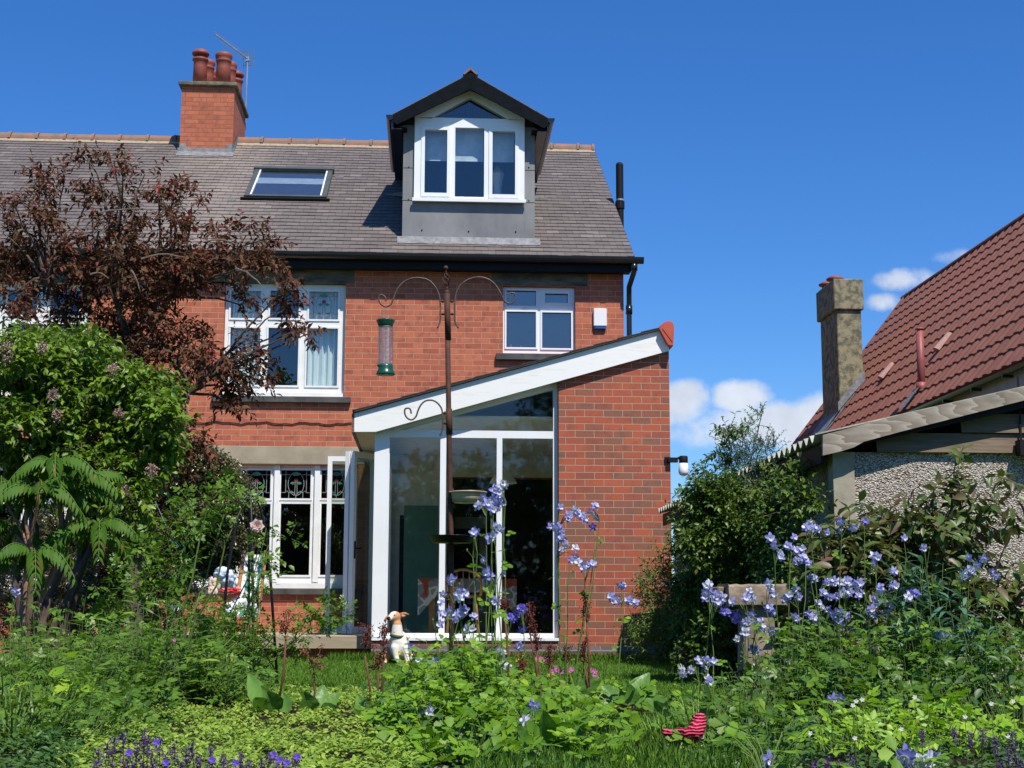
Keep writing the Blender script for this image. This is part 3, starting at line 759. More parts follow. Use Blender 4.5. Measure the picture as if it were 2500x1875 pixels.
    mb.mats = [M['ridge']]; sub(mb, 'ridge_tile')
    for s, ex in ((-1, lx-.045), (1, rx+.045)):
        mb = MB(); mb.m(M['gutter']); gz = zl(lx)-.0; y1 = 22.35
        pr = [(ex+.055*math.cos(a), gz-.01+.075*math.sin(a)) for a in np.linspace(math.pi, 2*math.pi, 8)]
        mb.prism(pr[::-1], BY-.03, y1)
        q = ex-s*.0; mb.box(min(ex-s*.02, ex-s*.05), max(ex-s*.02, ex-s*.05), BY+.003, y1, gz-.21, gz+.0)
        sub(mb, 'gutter')
    for xa, xb in ((lx+.01, DX0-.021), (DX1+.021, rx-.01)):
        mb = MB(); mb.m(M['gutter']); mb.box(xa, xb, BY+.003, 22.35, ez-.20, ez-.185); sub(mb, 'soffit')
dormer()

# ---- roof window
def skylight():
    n = Vector((0, -math.sin(ROOF_A), math.cos(ROOF_A))); up = Vector((0, math.cos(ROOF_A), math.sin(ROOF_A)))
    def on(px, py):
        d = ray(px, py); t = (ROOF_Z0-EAVE_Y*math.tan(ROOF_A)-CAMZ)/(d[2]-d[1]*math.tan(ROOF_A)); return Vector(CAM+d*t)
    bl, br, tl = on(596, 488), on(797, 491), on(617, 419)
    W = br.x-bl.x; H = (tl-bl).dot(up); O = Vector((bl.x, bl.y, roofz(bl.y)))
    def fr(mb, a, b, c, d, h0, h1, m_):
        mb.m(m_); s = len(mb.v); mb.box(a, b, c, d, h0, h1)
        mb.v = mb.v[:s]+[tuple(O+Vector((p[0], 0, 0))+up*p[1]+n*p[2]) for p in mb.v[s:]]
    mb = MB(); D = M['skyl']
    fr(mb, 0, .075, 0, H, -.02, .075, D); fr(mb, W-.075, W, 0, H, -.02, .075, D); fr(mb, .076, W-.076, 0, .07, -.02, .072, D); fr(mb, -.02, W+.02, H-.11, H+.02, .0, .095, D)
    fr(mb, -.05, W+.05, -.05, .0, -.01, .05, M['black'])
    fr(mb, .077, .1, .071, H-.111, .02, .066, M['upvc']); fr(mb, W-.1, W-.077, .071, H-.111, .02, .066, M['upvc'])
    sk = mb.build('roof_window', parent=house)
    mb = MB(); s_ = len(mb.v); mb.m(M['glass_up']); mb.add([tuple(O+Vector((a_, 0, 0))+up*b_+n*.05) for a_, b_ in ((.101, .072), (W-.101, .072), (W-.101, H-.112), (.101, H-.112))], [(0, 1, 2, 3)]); mb.build('pane', parent=sk)
    mb = MB(); fr(mb, .1, W-.1, .50*H, .70*H, .032, .036, M['blind']); mb.build('blind', parent=sk)
    mb = MB(); fr(mb, .1, W-.1, .07, H-.11, .024, .028, M['room_dark']); mb.build('dark_backing', parent=sk)  # dark sheet laid over the slates, coloured as the unlit room below
    mb = MB(); mb.m(M['wire'])
    for px, py in ((830, 436), (606, 434), (567, 492)):
        q = on(px, py)+n*.03; mb.bar(q-Vector((.07, 0, 0)), q+Vector((.06, 0, 0)), .012, .008)
    mb.build('roof_clip', parent=house)
M['skyl'] = mat('grey_green_cladding', (.085, .095, .08), .45, .5, c2=(.06, .07, .06), scale=4)
skylight()

# ---- chimney stack
def chimney():
    x0, x1 = X(438, 23.9, 370), X(567.5, 23.9, 370); y0, y1 = 23.9, 25.4
    zt = Z(212, 23.9, 505)
    mb = MB(); mb.m(M['brick_ch']); mb.box(x0, x1, y0, y1, roofz(y0)-.3, zt); st = mb.build('chimney', parent=house)
    mb = MB(); mb.m(M['conc_cap']); mb.box(x0-.05, x1+.05, y0-.07, y1+.07, zt+.001, Z(198, 23.83, 505)); mb.build('cap_slab', parent=st, bevel=.015)
    zc = Z(198, 23.83, 505)
    mb = MB(); mb.m(M['mortar']); n = 12
    V = []
    for k, (ins, h) in enumerate(((.03, 0), (.10, .055), (.2, .09), (.42, .10))):
        V += [(x0+ins, y0+ins, zc+h), (x1-ins, y0+ins, zc+h), (x1-ins, y1-ins, zc+h), (x0+ins, y1-ins, zc+h)]
    mb.add(V, [(4*k+i, 4*k+(i+1) % 4, 4*k+4+(i+1) % 4, 4*k+4+i) for k in range(3) for i in range(4)]+[(12, 13, 14, 15)])
    mb.build('flaunching', parent=st)
    mb = MB(); mb.m(M['flash'])
    rng = random.Random(3)
    xs = np.linspace(x0-.03, x1+.03, 14)
    V = []
    for x in xs:
        yl = y0-.16+rng.uniform(-.01, .01); V += [(x, yl, roofz(yl)+.02), (x, y0-.012, roofz(y0)+.035), (x, y0-.010, roofz(y0)+.10)]
    mb.add(V, [(3*i+j, 3*i+3+j, 3*i+4+j, 3*i+1+j) for i in range(13) for j in range(2)])
    for xx, s in ((x1, 1), (x0, -1)):
        for k in range(5):
            ya, yb = y0-.02+k*.15, y0+.13+k*.15
            if yb > RIDGE_Y+.1: break
            mb.add([(xx+s*.008, ya, roofz(ya)-.02), (xx+s*.008, yb, roofz(yb)-.02), (xx+s*.008, yb, roofz(yb)+.12), (xx+s*.008, ya, roofz(yb)+.12)], [(0, 1, 2, 3)])
        mb.box(min(xx, xx-s*.10), max(xx, xx-s*.10), y0-.011, y0-.006, roofz(y0), roofz(y0)+.17)
    mb.build('flashing', parent=st)
    def pot(px, y, top, r=.125, hood=0, gap=False):
        c = (X(px, y, 160), y, zc+.04); h = top-c[2]
        mb = MB(); mb.m(M['terra'])
        if hood == 0: pr = [(r*1.08, 0), (r*1.02, h*.55), (r, h-.16), (r*1.1, h-.15), (r*1.12, h-.12), (r*1.02, h-.10), (r*1.2, h-.075), (r*1.24, h-.03), (r*1.1, h), (r*.8, h), (r*.75, h-.2)]
        else: pr = [(r*1.06, 0), (r, h*.5), (r*.98, h-.22), (r*1.2, h-.20), (r*1.2, h-.17), (r*.9, h-.16), (r*.9, h-.11)]
        mb.lathe(c, pr, 22)
        if hood:
            mb.lathe((c[0], c[1], c[2]+h-.11), [(r*1.15, 0), (r*1.3, .02), (r*1.28, .045), (r*1.0, .085), (r*.5, .11), (.01, .118)], 22)
        mb.build('chimney_pot', parent=st, smooth=True)
    pot(489, 24.12, Z(121, 24.12, 489), .112, hood=1); pot(546, 24.12, Z(132, 24.12, 546), .118)
    pot(508, 24.62, Z(148, 24.6, 510), .10); pot(517, 25.12, Z(174, 25.1, 520), .10); pot(562, 24.65, Z(152, 24.6, 562), .10); pot(578, 25.15, Z(171, 25.1, 578), .105, hood=1)
chimney()

# tv aerial
def aerial():
    Y = 25.55; bx = X(599, Y, 300)
    t = thing('tv_aerial', (bx, Y, Z(330, Y)), 'grey television aerial with a long toothed boom clamped to the red brick chimney', 'aerial')
    mb = MB(); mb.m(M['wire']); mb.tube([(bx, Y, Z(330, Y)), P(600, 258, Y), P(605, 140, Y)], .016, 8); mb.build('mast', parent=t)
    a, b = P(612, 148, Y), P(525, 83, Y-.3)
    mb = MB(); mb.m(M['wire']); mb.tube([a, b], .012, 6); mb.build('boom', parent=t)
    a, b = Vector(a), Vector(b); d = (b-a).normalized(); s = Vector((.1, .55, .5)).cross(d).normalized(); up = Vector((0.02, -.35, 1)).normalized()
    mb = MB(); mb.m(M['wire'])
    for k in range(20):
        p = a+(b-a)*(.08+.92*k/19); L = .085-.0016*k
        mb.tube([p-up*L, p+up*L], .0045, 4)
    mb.build('director_rod', parent=t)
    mb = MB(); mb.m(M['wire']); c = Vector(P(604, 143, Y))
    for k in range(5):
        q = c+Vector((-.07+.045*k, 0, 0)); mb.tube([q-up*.16, q+up*(.14)], .006, 4)
    for k in (-.12, 0, .12): mb.tube([c+up*k-Vector((.08, 0, 0)), c+up*k+Vector((.12, 0, 0))], .006, 4)
    mb.box(c.x-.03, c.x+.03, Y-.03, Y+.03, c.z-.05, c.z+.03)
    mb.build('reflector', parent=t)
aerial()

# alarm box
def alarm():
    a, b, c, d = rects([(1449.5, 1481.5, 753, 804)], HY-.05)[0]
    t = thing('alarm_box', (a, HY, c), 'white burglar alarm box with a blue base on the brick right of the small window', 'alarm box')
    mb = MB(); mb.m(M['upvc']); mb.box(a, b, HY-.055, HY-.001, c+.045, d); mb.build('cover', parent=t, bevel=.008)
    mb = MB(); mb.m(mat('blue_lens', (.02, .10, .32), .3)); mb.box(a+.008, b-.008, HY-.05, HY-.001, c+.003, c+.0445); mb.build('lens', parent=t, bevel=.01)
alarm()

# ---- neighbour's half of the terrace
def neighbour():
    nb = thing('brick_house', (-9, HY, 0), 'left hand half of the brick terrace behind the purple-leaved tree', 'house')
    o = rects([(-95, 213, 690, 967)], HY)[0]
    p = rects([(-78, -3, 707, 770), (18, 92, 707, 770), (122, 196, 708, 772), (-80, -5, 790, 942), (15, 92, 790, 942), (120, 198, 790, 942)], HY+.09)
    o2 = rects([(-150, 250, 1134, 1437)], HY)[0]
    p2 = []
    for a, b in ((-130, -50), (-30, 50), (70, 145), (165, 240)): p2 += rects([(a, b, 1147, 1218), (a, b, 1229, 1405)], HY+.09)
    mb = MB(); mb.m(M['brick']); mb.holed(HXF, HX0-.003, -.3, EAVE_Z, [o, o2], HY, HY+.3); mb.box(HXF, HXF+.3, HY+.3, 29, -.3, EAVE_Z); mb.box(HXF, HX0-.003, 29, 29.3, -.3, EAVE_Z)
    mb.build('wall', parent=nb)
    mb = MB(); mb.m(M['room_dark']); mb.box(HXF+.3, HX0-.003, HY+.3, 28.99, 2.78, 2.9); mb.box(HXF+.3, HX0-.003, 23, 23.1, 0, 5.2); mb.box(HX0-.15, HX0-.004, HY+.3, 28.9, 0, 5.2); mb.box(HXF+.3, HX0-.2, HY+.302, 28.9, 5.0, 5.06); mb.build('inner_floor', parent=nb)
    a = window('window', o, p, nb, HY+.09, M['white'], M['glass_up']); b = window('window', o2, p2, nb, HY+.09, M['white'], M['glass'])
    slate_roof('roof', HXF, HX0-.002, nb); ridge(HXF, HX0-.05, nb, seed=7)
    gutter(HXF, HX0-.003, nb)
    block('sill', -110, 228, 967.5, 982, HY-.06, HY-.065, HY+.1, M['stone_sill'], nb); block('lintel', -110, 228, 650, 689.5, HY, HY-.004, HY+.09, M['stone_dark'], nb)
    block('lintel', -170, 270, 1089, 1133, HY, HY-.005, HY+.09, M['stone'], nb); block('sill', -165, 262, 1437.5, 1452, HY-.06, HY-.065, HY+.1, M['stone_sill'], nb)
neighbour()

# ================================================================== EXTENSION
EX1 = X(1639, YE, 1300); EX0 = X(911.5, YE, 1300)      # outer sides
BPY = 15.735                                            # barge board plane
def bpt(px, py, Y=BPY): p = P(px, py, Y); return (float(p[0]), float(p[2]))
def extension():
    ex = thing('house_extension', (0.9, YE, 0), 'glazed lean-to extension with mono-pitch roof and a tall brick pier', 'extension')
    # brick pier, with the slope of the roof on top
    pxl = X(1364.5, YE, 1300)
    t0, t1 = P(1364.5, 928, YE)[2], P(1637, 853, YE)[2]
    slope = (t1-t0)/(EX1-pxl)
    rz = lambda x: t0+(x-pxl)*slope+.03
    zb = Z(1578, YE, 1450); zb2 = Z(1593, YE, 1450); zg = Z(1564.5, YE, 1100)
    mb = MB(); mb.m(M['brick_new'])
    mb.prism([(pxl, zb), (EX1, zb), (EX1, rz(EX1)), (pxl, rz(pxl))], YE, YE+.3)
    mb.box(pxl, EX1, YE, YE+.3, -.3, zb2)
    mb.box(EX1-.3, EX1, YE+.301, HY-.002, -.3, rz(EX1)-.09)
    mb.box(EX0, pxl-.001, YE, YE+.3, zb+.0005, zg); mb.box(EX0, pxl-.001, YE, YE+.3, -.3, zb2)
    wall = mb.build('wall', parent=ex)
    mb = MB(); mb.m(M['brick_blue']); mb.box(EX0-.002, EX1+.002, YE-.002, YE+.29, zb2+.0005, zb); mb.build('brick_band', parent=ex)
    # glazed screen
    y0, y1 = YE+.10, YE+.17
    f = MB(); f.m(M['upvc'])
    zs = Z(1546, y0, 1150); zf = zg+.002; ztr0, ztr1 = Z(1069, y0, 1150), Z(1051, y0, 1150)
    pn = [(X(a, y0, 1300), X(b, y0, 1300), zs, ztr0) for a, b in ((948.5, 1073), (1087.5, 1212), (1225.5, 1350.5))]
    f.holed(EX0+.002, pxl-.003, zf, ztr1, pn, y0, y1)
    f.box(EX0, pxl-.003, YE-.02, y0-.001, zf, zf+.03)
    tri = [bpt(978, 1050, y0), bpt(1350.5, 1049.5, y0), bpt(1350.5, 951, y0)]
    tri[0] = (tri[0][0], ztr1); tri[1] = (tri[1][0], ztr1)
    sl = (tri[2][1]-tri[0][1])/(tri[2][0]-tri[0][0])
    topL = ztr1+.004; tz = lambda x: tri[0][1]+(x-tri[0][0])*sl+.13
    f.prism([(EX0+.002, ztr1+.0005), (tri[0][0], ztr1+.0005), (tri[2][0], tri[2][1]), (tri[2][0], tz(tri[2][0])), (EX0+.002, tz(EX0))], y0, y1)
    f.prism([(tri[1][0], ztr1+.0005), (pxl-.003, ztr1+.0005), (pxl-.003, tz(pxl)), (tri[2][0]+.0005, tz(tri[2][0])), (tri[2][0]+.0005, ztr1+.0005)], y0, y1)
    fr = f.build('window_frame', parent=ex)
    g = MB(); g.m(M['glass_ext'])
    for p in pn: g.sheet(p[0], p[1], y0+.03, p[2], p[3])
    g.poly([tri[0], tri[1], tri[2]], y0+.03); g.build('pane', parent=fr)
    mb = MB(); mb.m(M['upvc']); mb.box(X(910.5, YE, 1300), X(947, YE, 1300), YE+.065, y0-.001, zf+.036, ztr1+.02); mb.box(X(910.5, YE, 1300), X(947, YE, 1300)-.003, y1+.001, YE+.2, .27, ztr1+.02)
    mb.build('corner_post', parent=ex)
    # barge board
    top0, top1 = bpt(863.5, 1010), bpt(1612, 806)
    bl, bk = bpt(865, 1054), bpt(917, 1054)
    br = bpt(1634, 856); br2 = bpt(1632, 842)
    poly = [bl, bk, br, br2, top1, bpt(881, 1005), top0]
    mb = MB(); mb.m(M['barge']); mb.prism(poly, BPY, BPY+.03); mb.build('barge_board', parent=ex)
    # roof: slates on deck, set a little above the board
    a = bpt(881, 1003); b = bpt(1613, 805); th = .03
    rs = (b[1]-a[1])/(b[0]-a[0]); xl, xr = a[0]-.07, b[0]+.06; rz2 = lambda x: a[1]+(x-a[0])*rs
    mb = MB(); mb.m(M['slate_dark'])
    V = []
    mb.prism([(xl, rz2(xl)), (xr, rz2(xr)), (xr, rz2(xr)+.012), (xl, rz2(xl)+.012)], BPY-.038, HY-.003)
    n = 13
    for i in range(n):
        xa = xl+(xr-xl)*i/n; xb = xl+(xr-xl)*(i+1)/n
        mb.prism([(xa-.02, rz2(xa)+.014), (xb, rz2(xb)+.013), (xb, rz2(xb)+.02), (xa-.02, rz2(xa)+.026)], BPY-.042, HY-.003)
    mb.build('roof', parent=ex)
    mb = MB(); mb.m(M['mortar']); mb.prism([(xl, rz2(xl)-.03), (xr, rz2(xr)-.03), (xr, rz2(xr)-.003), (xl, rz2(xl)-.003)], BPY+.035, HY-.003)
    mb.mats = [M['room']]; mb.build('roof_deck', parent=ex)
    mb = MB(); mb.m(M['soffit'])
    mb.box(bl[0]+.002, EX0-.001, BPY+.031, HY-.003, bl[1]+.004, bl[1]+.016); mb.prism([(EX0-.02, bl[1]+.002), (bk[0], bl[1]+.002), (pxl, t0-.002), (pxl, t0+.01), (EX0-.02, bl[1]+.01)], BPY+.031, YE+.099)
    mb.prism([(pxl+.002, t0+.004+.03), (EX1, t1+.03), (EX1, t1+.045), (pxl+.002, t0+.05)], BPY+.031, YE-.001)
    mb.box(bl[0]-.001, bl[0]+.02, BPY+.031, HY-.003, bl[1]+.017, rz2(bl[0])-.035)
    mb.build('soffit', parent=ex)
    mb = MB(); mb.m(M['clad']); mb.box(bl[0]-.03, bl[0]-.002, BPY-.0, HY-.004, bl[1]-.004, rz2(bl[0])-.01); mb.build('fascia_board', parent=ex)
    # red ridge end tile
    mb = MB(); mb.m(M['ridge_new'])
    q = [bpt(px, py, BPY-.06) for px, py in ((1609, 803), (1613, 794), (1620, 788), (1628, 784.5), (1637, 784.5), (1643, 789), (1645.5, 798), (1643.5, 845), (1631, 843))]
    mb.prism(q[::-1], BPY-.075, HY-.01)
    cxm, czm = np.mean([u[0] for u in q]), np.mean([u[1] for u in q])
    q2 = [(cxm+(u[0]-cxm)*.72+.005, czm+(u[1]-czm)*.80) for u in q[:-1]]
    mb.prism(q2[::-1], BPY-.082, BPY-.0755)
    mb.build('ridge_tile', parent=ex, bevel=.006)
    # inside
    mb = MB(); mb.m(M['room']); yb = HY-.012
    mb.holed(EX0+.05, EX1-.301, .0, 2.62, [(DO[0], DO[1], -1, DO[3])], yb, HY-.002)
    mb.box(EX1-.312, EX1-.302, YE+.301, yb-.001, 0, 3.2)
    mb.box(EX0+.0, EX1-.302, YE+.302, yb-.001, -.05, .262)
    mb.box(EX0+.05, EX1-.32, YE+.31, yb-.002, 2.62, 2.64)
    mb.m(M['green_wall']); mb.box(X(986, HY-.3, 1300), X(1070, HY-.3, 1300), HY-.32, HY-.28, .264, Z(1236, HY-.3))
    mb.m(M['black']); mb.box(X(975, HY-.2, 1300), X(988, HY-.2, 1300), HY-.1, HY-.05, .264, Z(1260, HY-.1))
    # muntined glazed door on the kitchen side, seen through the glass
    xa, xb = X(1154, HY+.6, 1400), X(1186, HY+.6, 1400)
    mb.m(M['green_pale']); mb.box(xa, xb, HY+.6, HY+.62, .264, Z(1309, HY+.6)); mb.box(xa-.25, xb, HY+.7, HY+.72, Z(1290, HY+.6), Z(1262, HY+.6))
    mb.m(M['black']); xm = xa+.45*(xb-xa); mb.box(xm-.006, xm+.006, HY+.585, HY+.599, .264, Z(1309, HY+.6))
    for py in (1365, 1397, 1430): mb.box(xa, xb, HY+.586, HY+.5985, Z(py, HY+.6)-.006, Z(py, HY+.6)+.006)
    mb.build('interior_wall', parent=ex)
    # folding doors, folded back
    def leaf(p0, p1, z0=.275, z1=2.375, th=.055, hw=.055, handle=False):
        p0, p1 = Vector((*p0, 0)), Vector((*p1, 0)); d = (p1-p0); L = d.length; d.normalize(); nrm = Vector((d.y, -d.x, 0))
        mb = MB(); mb.m(M['upvc']); mb.holed(0, L, z0, z1, [(hw, L-hw, z0+.075, z1-.06)], 0, th)
        def T(p): q = p0+d*p[0]+nrm*(-p[1]); return (q.x, q.y, p[2])
        mb.xf(T); dr = mb.build('door', parent=ex)
        g = MB(); g.m(M['glass_door']); g.sheet(hw, L-hw, th*.4, z0+.075, z1-.06); g.xf(T); g.build('pane', parent=dr)
        if handle:
            h = MB(); h.m(M['black']); h.box(.025, .045, -.012, -.001, 1.13, 1.33); h.box(.025, .12, -.04, -.028, 1.24, 1.255); h.box(.025, .045, -.04, -.012, 1.24, 1.255); h.xf(T); h.build('handle', parent=dr)
        return dr
    leaf((X(796.5, 17.9, 1300), 17.9), (EX0-.01, 17.9))
    xa = X(862, 17.3, 1300)
    leaf((xa, 17.3), (EX0-.012, 17.75), handle=True); leaf((xa-.062, 17.33), (EX0-.05, 17.815))
    # header and far jamb of the side opening
    mb = MB(); mb.m(M['upvc']); mb.box(EX0, EX0+.08, YE+.21, HY-.02, 2.38, bl[1]-.0); mb.box(EX0, EX0+.08, HY-.12, HY-.02, .27, 2.379); mb.build('door_frame', parent=ex)
    return ex
M['soffit'] = mat('aged_soffit_board', (.52, .47, .36), .8, .2, c2=(.40, .35, .26), scale=2)
M['slate_dark'] = mat('dark_roof_slate', (.06, .055, .055), .7, .3, c2=(.04, .036, .036), scale=12)
M['green_pale'] = mat('pale_green_door', (.30, .36, .30), .6, .3)
M['glass_door'] = mat_glass('door_glass', (.62, .70, .65), ior=1.6, boost=1.2)
extension()

def lamp():
    Y = YE-.05
    t = thing('wall_lamp', (EX1, YE, Z(1122, Y)), 'black wall lamp with a white glass shade at the corner of the brick pier', 'lamp')
    mb = MB(); mb.m(M['black']); a, b, c, d = rects([(1624, 1655, 1114.5, 1130)], Y)[0]
    mb.box(a, EX1, YE-.02, YE-.001, c, d); mb.box(a+.03, b, YE-.06, YE-.021, c+.005, d-.01); mb.box(b-.001, X(1664, Y), YE-.05, YE-.03, d-.03, d-.002); mb.build('bracket', parent=t, bevel=.004)
    cx = X(1671.5, Y); r = .048
    mb = MB(); mb.m(M['black']); mb.lathe((cx, YE-.04, Z(1127, Y)), [(r*.98, 0), (r, .02), (r, .065), (r*.85, .078), (.01, .08)], 20); mb.build('cap', parent=t, smooth=True)
    mb = MB(); mb.m(M['opal']); z1 = Z(1127, Y); z0 = Z(1157.5, Y); mb.lathe((cx, YE-.04, z0), [(.02, 0), (.04, .006), (.055, .03), (.054, .06), (.048, z1-z0-.001)], 20); mb.build('shade', parent=t, smooth=True)
    Yb = 18.3; p = P(1650, 1178, Yb)
    t = thing('wall_lamp', (EX1, Yb, p[2]), 'small black fitting on the side wall of the pier under the white lamp', 'lamp')
    mb = MB(); mb.m(M['black']); mb.ball((EX1+.05, Yb, p[2]+.02), .05, 10); mb.ball((EX1+.075, Yb, p[2]-.03), .055, 10); mb.box(EX1+.001, EX1+.04, Yb-.05, Yb+.05, p[2]-.07, p[2]+.07); mb.build('fitting', parent=t, smooth=True)
M['opal'] = mat('opal_glass', (.85, .85, .83), .25, .5)
lamp()

# deck step in front of the house
mb = MB(); mb.m(M['deck']); dz = Z(1551.5, 16.3, 800)
mb.box(-4.2, EX0-.003, 16.3, HY-.003, dz-.03, dz); mb.box(-4.2, EX0-.003, 16.27, 16.299, dz-.14, dz-.004)
dk = mb.build('deck_step', bevel=.005); tag(dk, 'low pale timber step along the foot of the house wall', 'step')
mb = MB(); mb.m(M['brick_new'])
mb.box(-4.1, EX0-.02, 16.4, 16.6, -.1, dz-.031); mb.build('base', parent=dk)

# furniture inside
def dining():
    Y = 17.5; z = .264
    ty = Z(1413, Y); x0, x1 = X(1022, Y), X(1262, Y)
    t = thing('dining_table', ((x0+x1)/2, Y+.4, z), 'pine dining table behind the glass under a patterned cloth', 'table')
    mb = MB(); mb.m(M['wood_int']); mb.box(x0+.05, x1-.05, Y+.02, Y+.85, ty-.04, ty-.006); mb.build('tabletop', parent=t)
    for xx in (x0+.13, x1-.2):
        for yy in (Y+.06, Y+.75):
            mb = MB(); mb.m(M['wood_int']); mb.box(xx, xx+.07, yy, yy+.07, z, ty-.041); mb.build('leg', parent=t)
    V = []; n = 40; mb = MB(); mb.m(M['cloth'])
    mb.box(x0, x1, Y, Y+.9, ty-.004, ty)
    for i in range(n+1):
        u = i/n; x = x0+(x1-x0)*u; drop = .16+.28*max(0, 1-abs(u)/.22)+.28*max(0, 1-abs(1-u)/.22)
        V += [(x, Y-.004, ty-.002), (x, Y-.02-.03*math.sin(u*30), ty-drop)]
    mb.add(V, [(2*i, 2*i+2, 2*i+3, 2*i+1) for i in range(n)])
    tag(mb.build('tablecloth', smooth=False), 'cloth with red and grey loops draped over the dining table', 'tablecloth')
    Yc = 16.9; cx = X(1132, Yc); w = .2; sz = z+.44; bt = Z(1391, Yc)
    t = thing('wooden_chair', (cx, Yc, z), 'pine spindle-back chair standing before the covered table', 'chair')
    mb = MB(); mb.m(M['wood_int']); mb.lathe((cx, Yc+.2, sz-.02), [(.2, 0), (.215, .015), (.205, .035)], 20); mb.build('seat', parent=t, smooth=True)
    for sx in (-1, 1):
        for sy in (-1, 1):
            mb = MB(); mb.m(M['wood_int']); mb.tube([(cx+sx*.14, Yc+.2+sy*.13, sz-.02), (cx+sx*.18, Yc+.2+sy*.18, z)], [.018, .015], 8); mb.build('leg', parent=t, smooth=True)
    mb = MB(); mb.m(M['wood_int']); hh = bt-sz
    mb.tube([(cx-w, Yc+.03, sz)]+[(cx-w*math.cos(a), Yc+.0, sz+hh-w*.75+w*.75*math.sin(a)) for a in np.linspace(0, math.pi, 14)]+[(cx+w, Yc+.03, sz)], .016, 8)
    for k in range(-2, 3): mb.tube([(cx+k*.065, Yc+.03, sz), (cx+k*.07, Yc, sz+hh-w*.75+w*.75*math.sqrt(max(0, 1-(k*.07/w)**2)))], .008, 6)
    mb.build('backrest', parent=t, smooth=True)
    Yl = 18.3; lc = (X(1228, Yl), Yl, Z(1180, Yl))
    t = thing('pendant_lamp', lc, 'pale conical pendant lamp hanging above the table', 'lamp')
    mb = MB(); mb.m(M['curtain']); mb.lathe(lc, [(.17, 0), (.15, .04), (.05, .17), (.03, .19)], 22, cap=False); mb.build('lamp_shade', parent=t, smooth=True)
    mb = MB(); mb.m(M['black']); mb.tube([(lc[0], lc[1], lc[2]+.18), (lc[0], lc[1], 3.1)], .004, 5); mb.build('cord', parent=t)
def _cloth():
    t = NT('loop_pattern_cloth'); t.set(.85, .2)
    v = t.n('ShaderNodeTexVoronoi', feature='DISTANCE_TO_EDGE'); v.inputs['Scale'].default_value = 7; t.L.new(t.pos, v.inputs['Vector'])
    c = t.ramp(v.outputs['Distance'], [(.04, (.7, .66, .58)), (.08, (.28, .27, .26))]); v2 = t.noise(5, 1)
    c = t.mix(t.ramp(v2, [(.56, (0,)*3), (.6, (1,)*3)]), c, (.38, .07, .04)); t.col(c); return t.m
M['cloth'] = _cloth()
dining()

